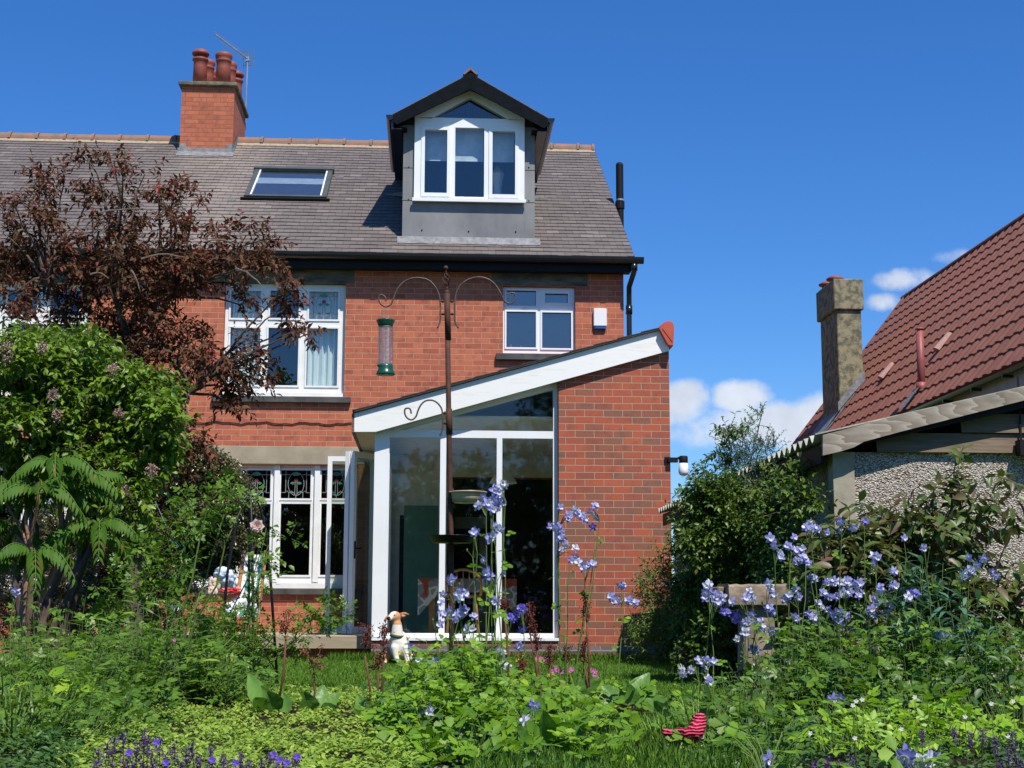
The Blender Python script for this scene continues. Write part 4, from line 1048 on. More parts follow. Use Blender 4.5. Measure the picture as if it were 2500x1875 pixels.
# ================================================================== GARAGE
GX = 2.35; GY0, GY1 = 8.88, 15.15
def garage():
    ez = P(2009, 1061, GY0)[2]                 # underside line of the sheets at the left eave
    sl = (P(2500, 946, GY0)[2]-ez)/(P(2500, 946, GY0)[0]-GX)
    g = thing('garage', (4.0, 12, 0), 'pebble-dashed concrete garage under a corrugated roof', 'garage')
    gw = GX+.125; ridge_x = GX+2.6; xr = GX+5.2
    rz = lambda x: ez+sl*(x-GX) if x < ridge_x else ez+sl*(2*ridge_x-x-GX)
    zt = Z(1106, GY0+.10, 2300); gf = GY0+.10
    mb = MB(); mb.m(M['dash'])
    mb.box(gw+.02, xr-.2, gf, gf+.1, -1.0, zt)
    n = 0; y = gf+.101
    mb.box(gw+.02, gw+.1, y, GY1-.03, -1.0, ez-.10)
    mb.box(xr-.3, xr-.2, y, GY1-.2, -1, ez-.1); mb.box(gw+.101, xr-.301, GY1-.13, GY1-.03, -1, ez-.1)
    mb.build('wall', parent=g)
    mb = MB(); mb.m(M['post']); mb.box(gw-.012, gw+.12, gf-.03, gf+.09, -1, zt-.002)
    yy = 10.0
    while yy < GY1-.3: mb.box(gw-.01, gw+.0195, yy, yy+.10, -1, ez-.11); yy += .93
    mb.build('post', parent=g)
    # weatherboards in the gable
    mb = MB(); mb.m(M['clad']); z = zt+.001; i = 0
    while z < rz(ridge_x)-.1:
        h = .125
        xa = max(gw, GX+(z+h+.06-ez)/sl)
        mb.add([(xa, gf-.035, z), (xr-.2, gf-.035, z), (xr-.2, gf-.012, z+h-.004), (xa, gf-.012, z+h-.004), (xa, gf+.02, z), (xr-.2, gf+.02, z)], [(0, 1, 2, 3), (4, 5, 1, 0)]); z += h; i += 1
        if z > ez+.42: break
    xj = X(2487, gf, 1080); mb.m(M['black']); mb.box(xj-.006, xj+.006, gf-.042, gf-.036, zt, ez+.4)
    mb.build('weatherboard', parent=g)
    mb = MB(); mb.m(M['black']); a = X(2488, gf-.1, 1090); mb.box(a, a+.25, gf-.12, gf-.04, Z(1112, gf-.1, 2490), Z(1074, gf-.1, 2490)); mb.build('light_fitting', parent=g)
    # corrugated sheets
    pitch = .146; n = int((GY1-GY0)/pitch*12)+1; ys = np.linspace(GY0, GY1, n)
    w = .024*np.cos(2*math.pi*(ys-GY0)/pitch)
    xs = [GX-.01, GX+.9, GX+1.8, ridge_x, GX+3.5, xr]
    V = []; 
    for k, x in enumerate(xs):
        V += [(x, y, rz(x)-.024+ww) for y, ww in zip(ys, w)]
    F1 = [(k*n+i, k*n+n+i, k*n+n+i+1, k*n+i+1) for k in range(len(xs)-1) for i in range(n-1)]
    o = len(V); V += [(v[0], v[1], v[2]+.009) for v in V]
    F2 = [(o+f[0], o+f[3], o+f[2], o+f[1]) for f in F1]
    F3 = [(i, i+1, o+i+1, o+i) for i in range(n-1)]+[(k*n, o+k*n, o+k*n+n, k*n+n) for k in range(len(xs)-1)]
    mb = MB(); mb.m(M['corrug']); mb.add(V, F1+F2+F3); mb.build('roof', parent=g)
    # infill pieces that fill the sheet valleys at the eave (pale ends)
    mb = MB(); mb.m(M['eavefill']); x = GX+.02
    for i in range(int((GY1-GY0)/pitch)):
        yc = GY0+(i+.0)*pitch
        pts = [(yc+pitch*u, rz(x)-.026+.024*math.cos(2*math.pi*u)-.0) for u in np.linspace(-.30, .30, 7)]
        pts = [(yc-pitch*.30, rz(x)-.045), ]+[]
    mb.m(M['black']); mb.box(GX+.03, GX+.055, GY0+.04, GY1-.02, ez-.17, ez-.055); mb.build('fascia_board', parent=g)
    # barge board with the notched end
    y0 = GY0-.03; mb = MB(); mb.m(M['greywood'])
    T = lambda px, py: bpt(px, py, y0)
    poly = [T(2009, 1112), T(2052, 1102), T(2085, 1092), T(2097, 1085), T(2110, 1078), T(2200, 1053.5), T(2500, 977.5), T(2560, 962), T(2560, 929), T(2500, 944), T(2200, 1012), T(2009, 1062)]
    mb.prism(poly, y0, y0+.028)
    bb = mb.build('barge_board', parent=g)
    mb = MB(); mb.m(M['black']); mb.prism([(GX+.08, ez-.02), (GX+.08, ez-.10), (ridge_x, rz(ridge_x)-.13), (ridge_x, rz(ridge_x)-.045)], GY0+.002, gf-.04); mb.build('soffit', parent=g)
    # continue the barge to the ridge and down
    mb = MB(); mb.m(M['greywood']); xa = T(2560, 929)[0]
    mb.prism([(xa+.002, rz(xa)-.12), (ridge_x, rz(ridge_x)-.12), (ridge_x, rz(ridge_x)+.02), (xa+.002, rz(xa)+.02)], y0, y0+.028)
    mb.build('barge_board', parent=g)
    # dark slats behind the fill the valleys
M['post'] = mat('concrete_post', (.40, .36, .27), .95, .1, c2=(.30, .27, .2), scale=9, bump=.3)
M['eavefill'] = M['corrug']
garage()

# ================================================================== RED-ROOFED HOUSE
def red_house():
    Yf = 28.0
    eo = P(1900, 1139, Yf); ro = P(2215, 723, Yf)
    ex_, ez = eo[0], eo[2]; rx, rz = ro[0], ro[2]
    r = thing('bungalow', (9.5, 24, 0), 'neighbouring house with a steep red tiled roof beyond the garage', 'house')
    A = math.atan2(rz-ez, rx-ex_); L = math.hypot(rz-ez, rx-ex_); Yn = 12.0
    g = .335; n = int(round(L/g)); g = L/n
    pw = .30; ny = int((Yf-Yn)/pw*6); ys = np.linspace(Yn, Yf, ny)
    ph = ((ys-Yn)/pw) % 1
    w = np.where(ph < .42, .0, np.where(ph < .6, .034, np.where(ph < .9, .034*.4, .0)))
    w = .02*np.clip(np.sin(2*math.pi*ph)*1.5+.3, 0, 1)
    nx_, nz_ = -math.sin(A), math.cos(A)
    V = []; Fq = []
    for i in range(n):
        base = len(V)
        for s, t in ((i*g-.03, .0), (i*g-.03, .034), ((i+1)*g-.0, .012)):
            V += [(ex_+s*math.cos(A)+(t+ww*(1 if t else 0.0))*nx_, y, ez+s*math.sin(A)+(t+ww*(1 if t else 0.0))*nz_) for y, ww in zip(ys, w)]
        for k in range(2):
            Fq += [(base+k*ny+j, base+k*ny+j+1, base+(k+1)*ny+j+1, base+(k+1)*ny+j) for j in range(ny-1)]
    mb = MB(); mb.m(M['redtile']); mb.add(V, Fq)
    mb.prism([(ex_-.02, ez-.03), (ex_-.02, ez-.07), (rx, rz-.07), (rx, rz-.0)], Yn, Yf)      # decking
    mb.prism([(rx, rz-.0), (rx, rz-.07), (2*rx-ex_, ez-.07), (2*rx-ex_, ez)], Yn, Yf)
    roof = mb.build('roof', parent=r)
    mb = MB(); mb.m(M['redtile'])
    y = Yn
    while y < Yf-.05: mb.prism([(rx+.08*math.cos(a), rz-.02+.08*math.sin(a)) for a in np.linspace(0, math.pi, 9)], y, y+.44); y += .45
    mb.bar((ex_, Yf, ez+.04), (rx, Yf, rz+.06), .06, .04, up=(nx_, 0, nz_))
    mb.build('ridge_tile', parent=r)
    mb = MB(); mb.m(M['soffit2']); mb.box(ex_+.03, ex_+.06, Yn, Yf-.05, ez-.28, ez-.08); mb.box(ex_+.061, ex_+.5, Yn, Yf-.05, ez-.28, ez-.26); mb.build('fascia_board', parent=r)
    mb = MB(); mb.m(M['gutter']); gz = ez-.04
    mb.prism([(ex_-.05+.055*math.cos(a), gz-.02+.06*math.sin(a)) for a in np.linspace(math.pi, 2*math.pi, 8)], Yn, Yf)
    y = Yn+.5
    while y < Yf: mb.box(ex_-.10, ex_+.03, y, y+.03, gz-.1, gz-.07); y += 1.0
    mb.build('gutter', parent=r)
    mb = MB(); mb.m(M['cream_wall']); mb.box(ex_+.5, 2*rx-ex_-.5, Yn+.3, Yf-.3, -1, ez-.1)
    mb.prism([(ex_+.5, ez-.099), (2*rx-ex_-.5, ez-.099), (rx, rz-.3)], Yf-.35, Yf-.3); mb.prism([(ex_+.5, ez-.099), (2*rx-ex_-.5, ez-.099), (rx, rz-.3)], Yn+.3, Yn+.35)
    mb.build('wall', parent=r)
    # rendered chimney
    D1 = 25.4; D2 = 26.5; x0, x1 = X(2047, D1, 900), X(2107, D1, 900); zt = P(2080, 682, D1)[2]; zc = P(2080, 757, D1)[2]
    mb = MB(); mb.m(M['render']); mb.box(x0, x1, D1, D2, ez-.6, zc); ch = mb.build('chimney', parent=r, bevel=.012)
    mb = MB(); mb.m(M['render']); mb.box(x0-.055, x1+.04, D1-.05, D2+.05, zc+.001, zt); mb.build('chimney_head', parent=ch, bevel=.015)
    mb = MB(); mb.m(M['terra'])
    for y, dx in ((D1+.35, 0), (D2-.3, -.02)):
        c = ((x0+x1)/2-.13+dx, y, zt); mb.lathe(c, [(.10, 0), (.10, .05), (.155, .06), (.16, .085), (.11, .12), (.02, .14)], 18)
    mb.lathe(((x0+x1)/2+.06, D1+.6, zt), [(.12, 0), (.13, .06), (.16, .08), (.15, .1)], 18)
    mb.build('chimney_pot', parent=ch, smooth=True)
    mb = MB(); mb.m(M['flash']); rs = math.tan(A)
    zr = lambda x: ez+(x-ex_)*rs
    mb.add([(x0-.03, D1-.02, zr(x0)+.08), (x1+.02, D1-.02, zr(x1)+.08), (x1+.02, D1-.02, zr(x1)+.26), (x0-.03, D1-.02, zr(x0)+.24)], [(0, 1, 2, 3)])
    mb.add([(x0-.28, D1-.2, zr(x0-.28)+.08), (x1+.02, D1-.2, zr(x1)+.085), (x1+.02, D1-.02, zr(x1)+.085), (x0-.28, D1-.02, zr(x0-.28)+.08)], [(0, 1, 2, 3)])
    mb.add([(x0-.28, D1-.02, zr(x0-.28)+.085), (x0-.02, D1-.02, zr(x0)+.085), (x0-.02, D2, zr(x0)+.085), (x0-.28, D2, zr(x0-.28)+.085)], [(0, 1, 2, 3)])
    mb.build('flashing', parent=ch)
    # vent pipe and hooded tiles
    D = 20.5
    def onroof(px, py):
        d = ray(px, py); t = (ez-ex_*rs-CAMZ)/(d[2]-d[0]*rs); return CAM+d*t
    b = onroof(2250, 958); top = P(2245, 803, b[1])
    mb = MB(); mb.m(M['redpipe']); mb.tube([(b[0], b[1], b[2]-.1), (top[0], b[1], top[2])], .052, 14); mb.tube([(b[0], b[1], b[2]), (b[0], b[1], b[2]+.14)], .072, 14); mb.tube([(top[0], b[1], top[2]-.015), (top[0], b[1], top[2]+.01)], .062, 14)
    mb.build('vent_pipe', parent=r, smooth=True)
    mb = MB(); mb.m(M['flash']); n_ = Vector((nx_, 0, nz_)); q = Vector(b)
    mb.add([tuple(q+Vector((-.22, -.12, -.22*rs))+n_*.09), tuple(q+Vector((.0, -.12, 0))+n_*.09), tuple(q+Vector((0, .15, 0))+n_*.09), tuple(q+Vector((-.22, .15, -.22*rs))+n_*.09)], [(0, 1, 2, 3)]); mb.build('flashing', parent=r)
    for px, py in ((2310, 843), (2171, 913)):
        c = Vector(onroof(px, py)); d = Vector((math.cos(A), 0, math.sin(A)))
        mb = MB(); mb.m(M['pinktile'])
        for k, (rr) in enumerate((1,)):
            V = []; n2 = 9
            for s_, hh in ((-.15, .075), (.17, .05)):
                for a in np.linspace(0, math.pi, n2): V.append(tuple(c+d*s_+Vector((0, .085*math.cos(a), 0))+n_*(.05+hh*math.sin(a))))
            mb.add(V, [(i, i+1, n2+i+1, n2+i) for i in range(n2-1)]+[list(range(n2))])
        mb.build('vent_tile', parent=r, smooth=False)
M['soffit2'] = mat('grey_fascia_paint', (.42, .44, .40), .6, .3)
M['cream_wall'] = mat('cream_roughcast', (.5, .46, .36), .95, .1)
M['redpipe'] = mat('red_plastic_pipe', (.30, .085, .075), .5, .4)
M['pinktile'] = mat('pale_pink_tile', (.52, .31, .25), .8, .2, c2=(.42, .25, .2), scale=12)
red_house()
# ================================================================== FOLIAGE TOOLS
RNG = np.random.default_rng(11)
def _n(v): return v/np.maximum(np.linalg.norm(v, axis=-1, keepdims=True), 1e-9)
# leaf templates: points (along, across, lift) with faces
T_DIAM = (np.array([(0, 0, 0), (.45, .5, .10), (1, 0, -.08), (.45, -.5, .10)]), [np.array([(0, 1, 2), (0, 2, 3)])])
T_LEAF = (np.array([(0, 0, 0), (.22, .36, .05), (.55, .46, .06), (1, 0, -.16), (.55, -.46, .06), (.22, -.36, .05), (.5, 0, -.02)]),
          [np.array([(0, 1, 2, 6), (6, 2, 3, 3), (0, 6, 4, 5), (6, 3, 4, 4)])])
T_LEAF = (T_LEAF[0], [np.array([(0, 1, 2, 6), (0, 6, 4, 5)]), np.array([(6, 2, 3), (6, 3, 4)])])
T_LONG = (np.array([(0, 0, 0), (.3, .5, .03), (.3, -.5, .03), (.65, .4, -.02), (.65, -.4, -.02), (1, 0, -.22)]), [np.array([(0, 1, 2), (3, 5, 4)]), np.array([(1, 3, 4, 2)])])
T_BLADE = (np.array([(0, .5, 0), (0, -.5, 0), (.5, .35, .0), (.5, -.35, .0), (1, 0, -.25)]), [np.array([(1, 0, 2, 3)]), np.array([(3, 2, 4)])])
def _lobed():
    V, F = [], []
    def leaflet(ang, base, L):
        c, s = math.cos(ang), math.sin(ang); o = len(V)
        pts = [(0, 0), (.30, .20), (.62, .46), (.72, .30), (.86, .34), (.98, .12), (.90, 0), (.98, -.12), (.86, -.34), (.72, -.30), (.62, -.46), (.30, -.20)]
        for u, v in pts:
            u, v = u*L, v*L; V.append((base[0]+u*c-v*s, base[1]+u*s+v*c, .06*abs(v)/L-.08*u*u/max(L, .01)))
        for i in range(1, 11): F.append((o, o+i, o+i+1))
    leaflet(0, (.42, 0), .58); leaflet(1.25, (.36, .05), .5); leaflet(-1.25, (.36, -.05), .5)
    return (np.array(V), [np.array(F)])
T_LOBED = _lobed()
def _palm():
    V, F = [], []
    for a, L in ((0, 1), (.75, .85), (-.75, .85), (1.5, .6), (-1.5, .6)):
        c, s = math.cos(a), math.sin(a); o = len(V)
        for u, v, w in ((0, 0, 0), (.5, .17, .04), (L, 0, -.12), (.5, -.17, .04), (.5, 0, -.01)):
            u *= L if u != 0 and w != -.12 else 1; V.append((u*c-v*s, u*s+v*c, w))
        F += [(o, o+1, o+4), (o+1, o+2, o+4), (o+4, o+2, o+3), (o, o+4, o+3)]
    return (np.array(V), [np.array(F)])
T_PALM = _palm()
def _rose():       # five small leaflets on a stalk
    V, F = [], []
    for bx, a, L in ((.55, 0, .5), (.5, 1.05, .4), (.5, -1.05, .4), (.22, 1.15, .32), (.22, -1.15, .32)):
        c, s = math.cos(a), math.sin(a); o = len(V)
        for u, v, w in ((0, 0, 0), (.45, .3, .04), (1, 0, -.1), (.45, -.3, .04)):
            V.append((bx+(u*c-v*s)*L, (u*s+v*c)*L, w*L))
        F += [(o, o+1, o+2), (o, o+2, o+3)]
    return (np.array(V), [np.array(F)])
T_ROSE = _rose()

def leaf_arrays(pos, d, up, L, W, T):
    """stack of leaves -> vertices and face arrays"""
    d = _n(d); b = _n(np.cross(up, d)); n = np.cross(d, b)
    tv, tf = T; k = len(tv)
    V = pos[:, None, :]+(d[:, None, :]*tv[None, :, 0, None]+n[:, None, :]*tv[None, :, 2, None])*L[:, None, None]+b[:, None, :]*(tv[None, :, 1, None]*W[:, None, None])
    off = (np.arange(len(pos))*k)[:, None, None]
    return V.reshape(-1, 3), [(f[None]+off).reshape(-1, f.shape[1]) for f in tf]

class Veg:
    def __init__(s): s.V = []; s.F = {3: [], 4: []}; s.M = {3: [], 4: []}; s.n = 0
    def leaves(s, pos, d, up, L, W, T, mi=0):
        if len(pos) == 0: return
        V, Fs = leaf_arrays(pos, d, up, L, W, T)
        for f in Fs:
            s.F[f.shape[1]].append(f+s.n); s.M[f.shape[1]].append(np.full(len(f), mi))
        s.V.append(V); s.n += len(V)
    def twigs(s, a, b, ra, rb, mi=1):
        d = _n(b-a); ref = np.tile(np.array([.31, .22, .92]), (len(a), 1)); u = _n(np.cross(d, ref)); w = np.cross(d, u); V = []
        for p, r in ((a, ra), (b, rb)):
            for k in range(3):
                t = 2*math.pi*k/3; V.append(p+(u*math.cos(t)+w*math.sin(t))*r)
        V = np.stack(V, 1).reshape(-1, 3); o = (np.arange(len(a))*6)[:, None, None]
        f = np.array([(0, 1, 4, 3), (1, 2, 5, 4), (2, 0, 3, 5)])
        f = (f[None]+o).reshape(-1, 4)+s.n
        s.F[4].append(f); s.M[4].append(np.full(len(f), mi)); s.V.append(V); s.n += len(V)
    def build(s, name, mats, parent=None):
        Fs, Ms = [], []
        for k in (3, 4):
            if s.F[k]: Fs.append(np.concatenate(s.F[k])); Ms.append(np.concatenate(s.M[k]))
        return raw_mesh(name, np.concatenate(s.V), Fs, mats, Ms, parent)

def spray(veg, blobs, leafL, T, wr=.5, tl=.35, per=9, dens=1.0, droop=.35, upb=.25, shell=.45, jit=.35, twr=.0035, zmin=.02, mi=0, tmi=1, seed=None):
    """twigs spread through ellipsoid clumps, leaves set along each twig.  blob = (x,y,z, rx,ry,rz, n)"""
    rg = np.random.default_rng(seed) if seed is not None else RNG
    A = []
    for b in blobs:
        c = np.array(b[:3], float); r = np.array(b[3:6], float); n = max(1, int(b[6]*dens))
        u = _n(rg.normal(size=(n, 3))); q = rg.random((n, 1))**shell
        st = c+u*r*q*.85; d = _n(u*.8+np.array([0, 0, upb])+rg.normal(size=(n, 3))*jit)
        A.append(np.concatenate([st, d, np.full((n, 1), tl)*rg.uniform(.6, 1.3, (n, 1))], 1))
    A = np.concatenate(A); st, d, ln = A[:, :3], A[:, 3:6], A[:, 6:7]
    sag = np.array([0, 0, -1.0])*droop*.35
    end = st+d*ln+sag*ln
    ok = end[:, 2] > zmin
    st, d, ln, end = st[ok], d[ok], ln[ok], end[ok]
    mid = st+d*ln*.5+sag*ln*.12
    if twr: veg.twigs(st, mid, twr, twr*.8, tmi); veg.twigs(mid, end, twr*.8, twr*.4, tmi)
    ref = np.tile(np.array([.2, .35, .9]), (len(st), 1)); pu = _n(np.cross(d, ref)); pw = np.cross(d, pu)
    P_, D_, U_, L_ = [], [], [], []
    ph = rg.random((len(st), 1))*6.28
    for k in range(per):
        t = (k+.6)/per; p = st+d*ln*t+sag*ln*t*t
        a = ph+k*2.4+rg.normal(size=(len(st), 1))*.3
        side = pu*np.cos(a)+pw*np.sin(a)
        ld = _n(d*(.35+.5*t)+side*.9+np.array([0, 0, -droop])+rg.normal(size=d.shape)*.2)
        up = _n(np.array([0, -.15, 1.0])+rg.normal(size=d.shape)*.45)
        P_.append(p); D_.append(ld); U_.append(up); L_.append(leafL*rg.uniform(.65, 1.2, len(st))*(1-.25*abs(t-.4)))
    P_, D_, U_, L_ = map(np.concatenate, (P_, D_, U_, L_))
    ok = P_[:, 2] > zmin; P_, D_, U_, L_ = P_[ok], D_[ok], U_[ok], L_[ok]
    veg.leaves(P_, D_, U_, L_, L_*wr*RNG.uniform(.8, 1.2, len(L_)), T, mi)

def blob(px, py, Y, rpx, n, ry=None, asp=1.0, dy=0):
    c = P(px, py, Y); s = Y/FPX
    return (c[0], c[1]+dy, c[2], rpx*s, (ry if ry else rpx*s), rpx*s*asp, n)

# ------------------------------------------------------------------ leaf materials
M['bark'] = mat('grey_brown_bark', (.14, .10, .075), .9, .2, c2=(.07, .05, .04), scale=20, bump=.5, stretch=(1, 1, .3))
M['twig'] = mat('pale_twig', (.24, .19, .15), .85, .2, c2=(.14, .10, .08), scale=20)
M['stem_g'] = mat('green_stem', (.13, .20, .045), .7, .3, c2=(.09, .14, .035), scale=6)
M['stem_p'] = mat('purplish_stem', (.12, .06, .05), .7, .3)
M['stem_red'] = mat('red_brown_stalk', (.17, .060, .035), .7, .3, c2=(.10, .035, .02), scale=12)
M['l_purple'] = mat_leaf('purple_plum_leaf', [(0, (.032, .020, .010)), (.35, (.076, .038, .020)), (.6, (.100, .060, .024)), (.8, (.15, .044, .032)), (.93, (.25, .046, .048)), (1, (.32, .14, .09))], .6, .25, .15, tcol=(1.4, .8, .6), patch=.35, gain=1.25)
M['l_lilac'] = mat_leaf('lilac_leaf', [(0, (.028, .075, .012)), (.4, (.05, .125, .016)), (.75, (.075, .17, .022)), (1, (.12, .22, .04))], .42, .28, .4, gain=1.65, hue=(1.4, 1.0, .5))
M['l_box'] = mat_leaf('small_dark_leaf', [(0, (.018, .018, .007)), (.5, (.035, .036, .012)), (.85, (.06, .055, .02)), (1, (.09, .08, .035))], .3, .12, .6, gain=3.0)
M['l_rose'] = mat_leaf('rose_leaf', [(0, (.025, .08, .018)), (.5, (.045, .13, .022)), (.85, (.08, .19, .03)), (1, (.14, .26, .05))], .42, .3, .4, gain=1.5, hue=(1.4, 1.0, .5))
M['l_sumac'] = mat_leaf('sumac_leaflet', [(0, (.03, .10, .015)), (.6, (.05, .15, .022)), (.8, (.07, .13, .03)), (.92, (.10, .085, .05)), (1, (.12, .08, .055))], .6, .28, .2, gain=1.15, hue=(1.25, 1.0, .55))
M['l_dark'] = mat_leaf('deep_green_leaf', [(0, (.012, .04, .012)), (.5, (.025, .075, .018)), (1, (.05, .12, .03))], .45, .2, .4, gain=1.65, hue=(1.25, 1.0, .55))
M['l_glossy'] = mat_leaf('glossy_hedge_leaf', [(0, (.015, .045, .010)), (.45, (.035, .085, .016)), (.8, (.06, .12, .022)), (.93, (.09, .07, .03)), (1, (.20, .03, .03))], .40, .18, .35, gain=1.65, hue=(1.25, 1.0, .55))
M['l_weigela'] = mat_leaf('purple_green_leaf', [(0, (.03, .055, .014)), (.35, (.055, .095, .02)), (.6, (.085, .11, .026)), (.8, (.10, .06, .035)), (1, (.14, .06, .045))], .4, .28, .4, tcol=(1.2, 1, .7), gain=1.5)
M['l_aqui'] = mat_leaf('columbine_leaf', [(0, (.03, .10, .02)), (.5, (.06, .17, .022)), (.8, (.10, .24, .03)), (1, (.16, .30, .05))], .5, .32, .3, gain=1.6, hue=(1.5, 1.05, .45))
M['l_lime'] = mat_leaf('yellow_green_cover', [(0, (.06, .11, .015)), (.4, (.13, .20, .025)), (.75, (.22, .30, .04)), (.9, (.24, .22, .06)), (1, (.28, .15, .07))], .45, .28, .3, gain=1.6)
M['l_bright'] = mat_leaf('bright_strawberry_leaf', [(0, (.05, .15, .018)), (.5, (.10, .25, .025)), (1, (.17, .33, .04))], .42, .32, .4, gain=1.65, hue=(1.4, 1.0, .45))
M['l_berg'] = mat_leaf('bergenia_leaf', [(0, (.03, .085, .022)), (.6, (.05, .14, .03)), (1, (.09, .19, .04))], .28, .18, .5, gain=1.65, hue=(1.25, 1.0, .55))
M['l_grey'] = mat_leaf('grey_green_leaf', [(0, (.035, .08, .05)), (.6, (.06, .13, .075)), (1, (.12, .2, .12))], .4, .2, .4, gain=1.65)
M['l_grass'] = mat_leaf('lawn_blade', [(0, (.03, .085, .018)), (.5, (.045, .12, .024)), (.85, (.075, .15, .03)), (1, (.16, .17, .06))], .5, .3, .3, patch=.55, gain=2.3, hue=(1.25, 1.0, .55))
M['l_weedy'] = mat_leaf('weedy_leaf', [(0, (.03, .055, .014)), (.5, (.07, .11, .022)), (1, (.15, .17, .04))], .5, .25, .3, gain=1.65)
M['l_tall'] = mat_leaf('tall_grass_blade', [(0, (.03, .08, .03)), (.6, (.06, .13, .04)), (1, (.16, .22, .10))], .4, .25, .4, gain=1.65, hue=(1.25, 1.0, .55))
M['l_back'] = mat_leaf('far_garden_leaf', [(0, (.02, .045, .012)), (.5, (.05, .09, .02)), (1, (.09, .13, .03))], .5, .2, .3, gain=2.6)
M['dry'] = mat_leaf('dried_flower_head', [(0, (.12, .05, .025)), (.5, (.24, .11, .05)), (1, (.38, .22, .10))], .8, .15, .2, tcol=(1.2, 1, .8))
M['dry_red'] = mat_leaf('dark_red_flower_head', [(0, (.08, .02, .018)), (.5, (.16, .045, .035)), (1, (.30, .12, .09))], .8, .15, .2, tcol=(1.2, 1, .8))
M['lilacfl'] = mat_leaf('faded_lilac_bloom', [(0, (.30, .16, .10)), (.5, (.48, .32, .28)), (1, (.60, .46, .46))], .8, .2, .2, tcol=(1, 1, 1))
def mpetal(name, c, c2): return mat_leaf(name, [(0, c), (1, c2)], .55, .3, .3, tcol=(1, 1, 1), patch=.2)
M['p_blue'] = mpetal('lilac_blue_petal', (.25, .25, .66), (.40, .40, .80)); M['p_white'] = mpetal('white_lilac_petal', (.66, .66, .82), (.80, .80, .86))
M['p_dark'] = mpetal('violet_petal', (.085, .06, .42), (.16, .11, .60)); M['p_pink'] = mpetal('pink_petal', (.62, .12, .36), (.75, .25, .5)); M['p_yel'] = mpetal('yellow_petal', (.75, .62, .02), (.85, .75, .05))
M['p_mauve'] = mpetal('mauve_spike_floret', (.10, .065, .14), (.22, .14, .32)); M['p_camp'] = mpetal('campanula_petal', (.13, .06, .52), (.22, .12, .72)); M['p_rose'] = mpetal('pale_rose_petal', (.72, .52, .46), (.80, .64, .58)); M['p_or'] = mpetal('orange_petal', (.85, .28, .02), (.9, .35, .03))
M['p_w'] = mpetal('white_petal', (.78, .78, .72), (.85, .85, .80))

# ================================================================== LAWN GRASS
def lawn():
    v = Veg(); rg = np.random.default_rng(5)
    def patch(n, x0, x1, y0, y1, h, w):
        y = y0+(y1-y0)*rg.random(n)**1.3; x = x0+(x1-x0)*rg.random(n)
        x = x*(.55+.45*(y-y0)/(y1-y0)) if y0 < 9 else x
        p = np.stack([x, y, np.full(n, .0)], 1); d = _n(np.stack([rg.normal(size=n)*.35, rg.normal(size=n)*.35, np.ones(n)], 1))
        up = _n(rg.normal(size=(n, 3))*np.array([1, 1, .1])+np.array([0, -.6, 0]))
        L = h*rg.uniform(.5, 1.3, n); v.leaves(p, d, up, L, np.full(n, w)*rg.uniform(.7, 1.3, n), T_DIAM)
    patch(60000, -1.9, 2.5, 5.3, 10.5, .035, .0045)
    patch(70000, -3.6, 2.45, 10.5, 16.2, .045, .007)
    # unmown edge along the wall and round the bed
    patch(5000, -1.0, 2.4, 15.3, 15.75, .10, .006); patch(16000, .2, 1.6, 3.7, 6.6, .055, .004)
    tag(v.build('lawn_grass', [M['l_grass']]), 'mown green lawn grass between the flower bed and the house', 'grass', kind='stuff')
lawn()
mb = MB(); n = 60
prof = []
def bed(name, pts, z=.02, seed=1):
    rg = random.Random(seed); mb = MB(); mb.m(M['soil'])
    mb.add([(x, y, .004+0*i) for i, (x, y) in enumerate(pts)]+[(sum(p[0] for p in pts)/len(pts), sum(p[1] for p in pts)/len(pts), z)], [(i, (i+1) % len(pts), len(pts)) for i in range(len(pts))])
    tag(mb.build(name), kind='structure')
bed('flower_bed', [(-2.4, 3.2), (2.6, 3.2), (2.45, 8.6), (1.75, 8.3), (1.0, 5.7), (.85, 5.4), (.62, 7.2), (-.2, 7.6), (-.9, 7.0), (-1.2, 8.2), (-1.9, 10.5), (-3.1, 12.5), (-4.5, 12.5), (-4.5, 3.2)], .05)

# ================================================================== TREES AND SHRUBS
def limb(mb, a, b, r0, r1, bend=(0, 0, 0), n=7, k=6):
    a, b = Vector(a), Vector(b); bend = Vector(bend)
    pts = [a.lerp(b, i/(k-1))+bend*math.sin(math.pi*i/(k-1))+Vector((random.uniform(-1, 1), random.uniform(-1, 1), random.uniform(-1, 1)))*(.02*(b-a).length if 0 < i < k-1 else 0) for i in range(k)]
    mb.tube(pts, [r0+(r1-r0)*i/(k-1) for i in range(k)], n)
    return pts
random.seed(3)

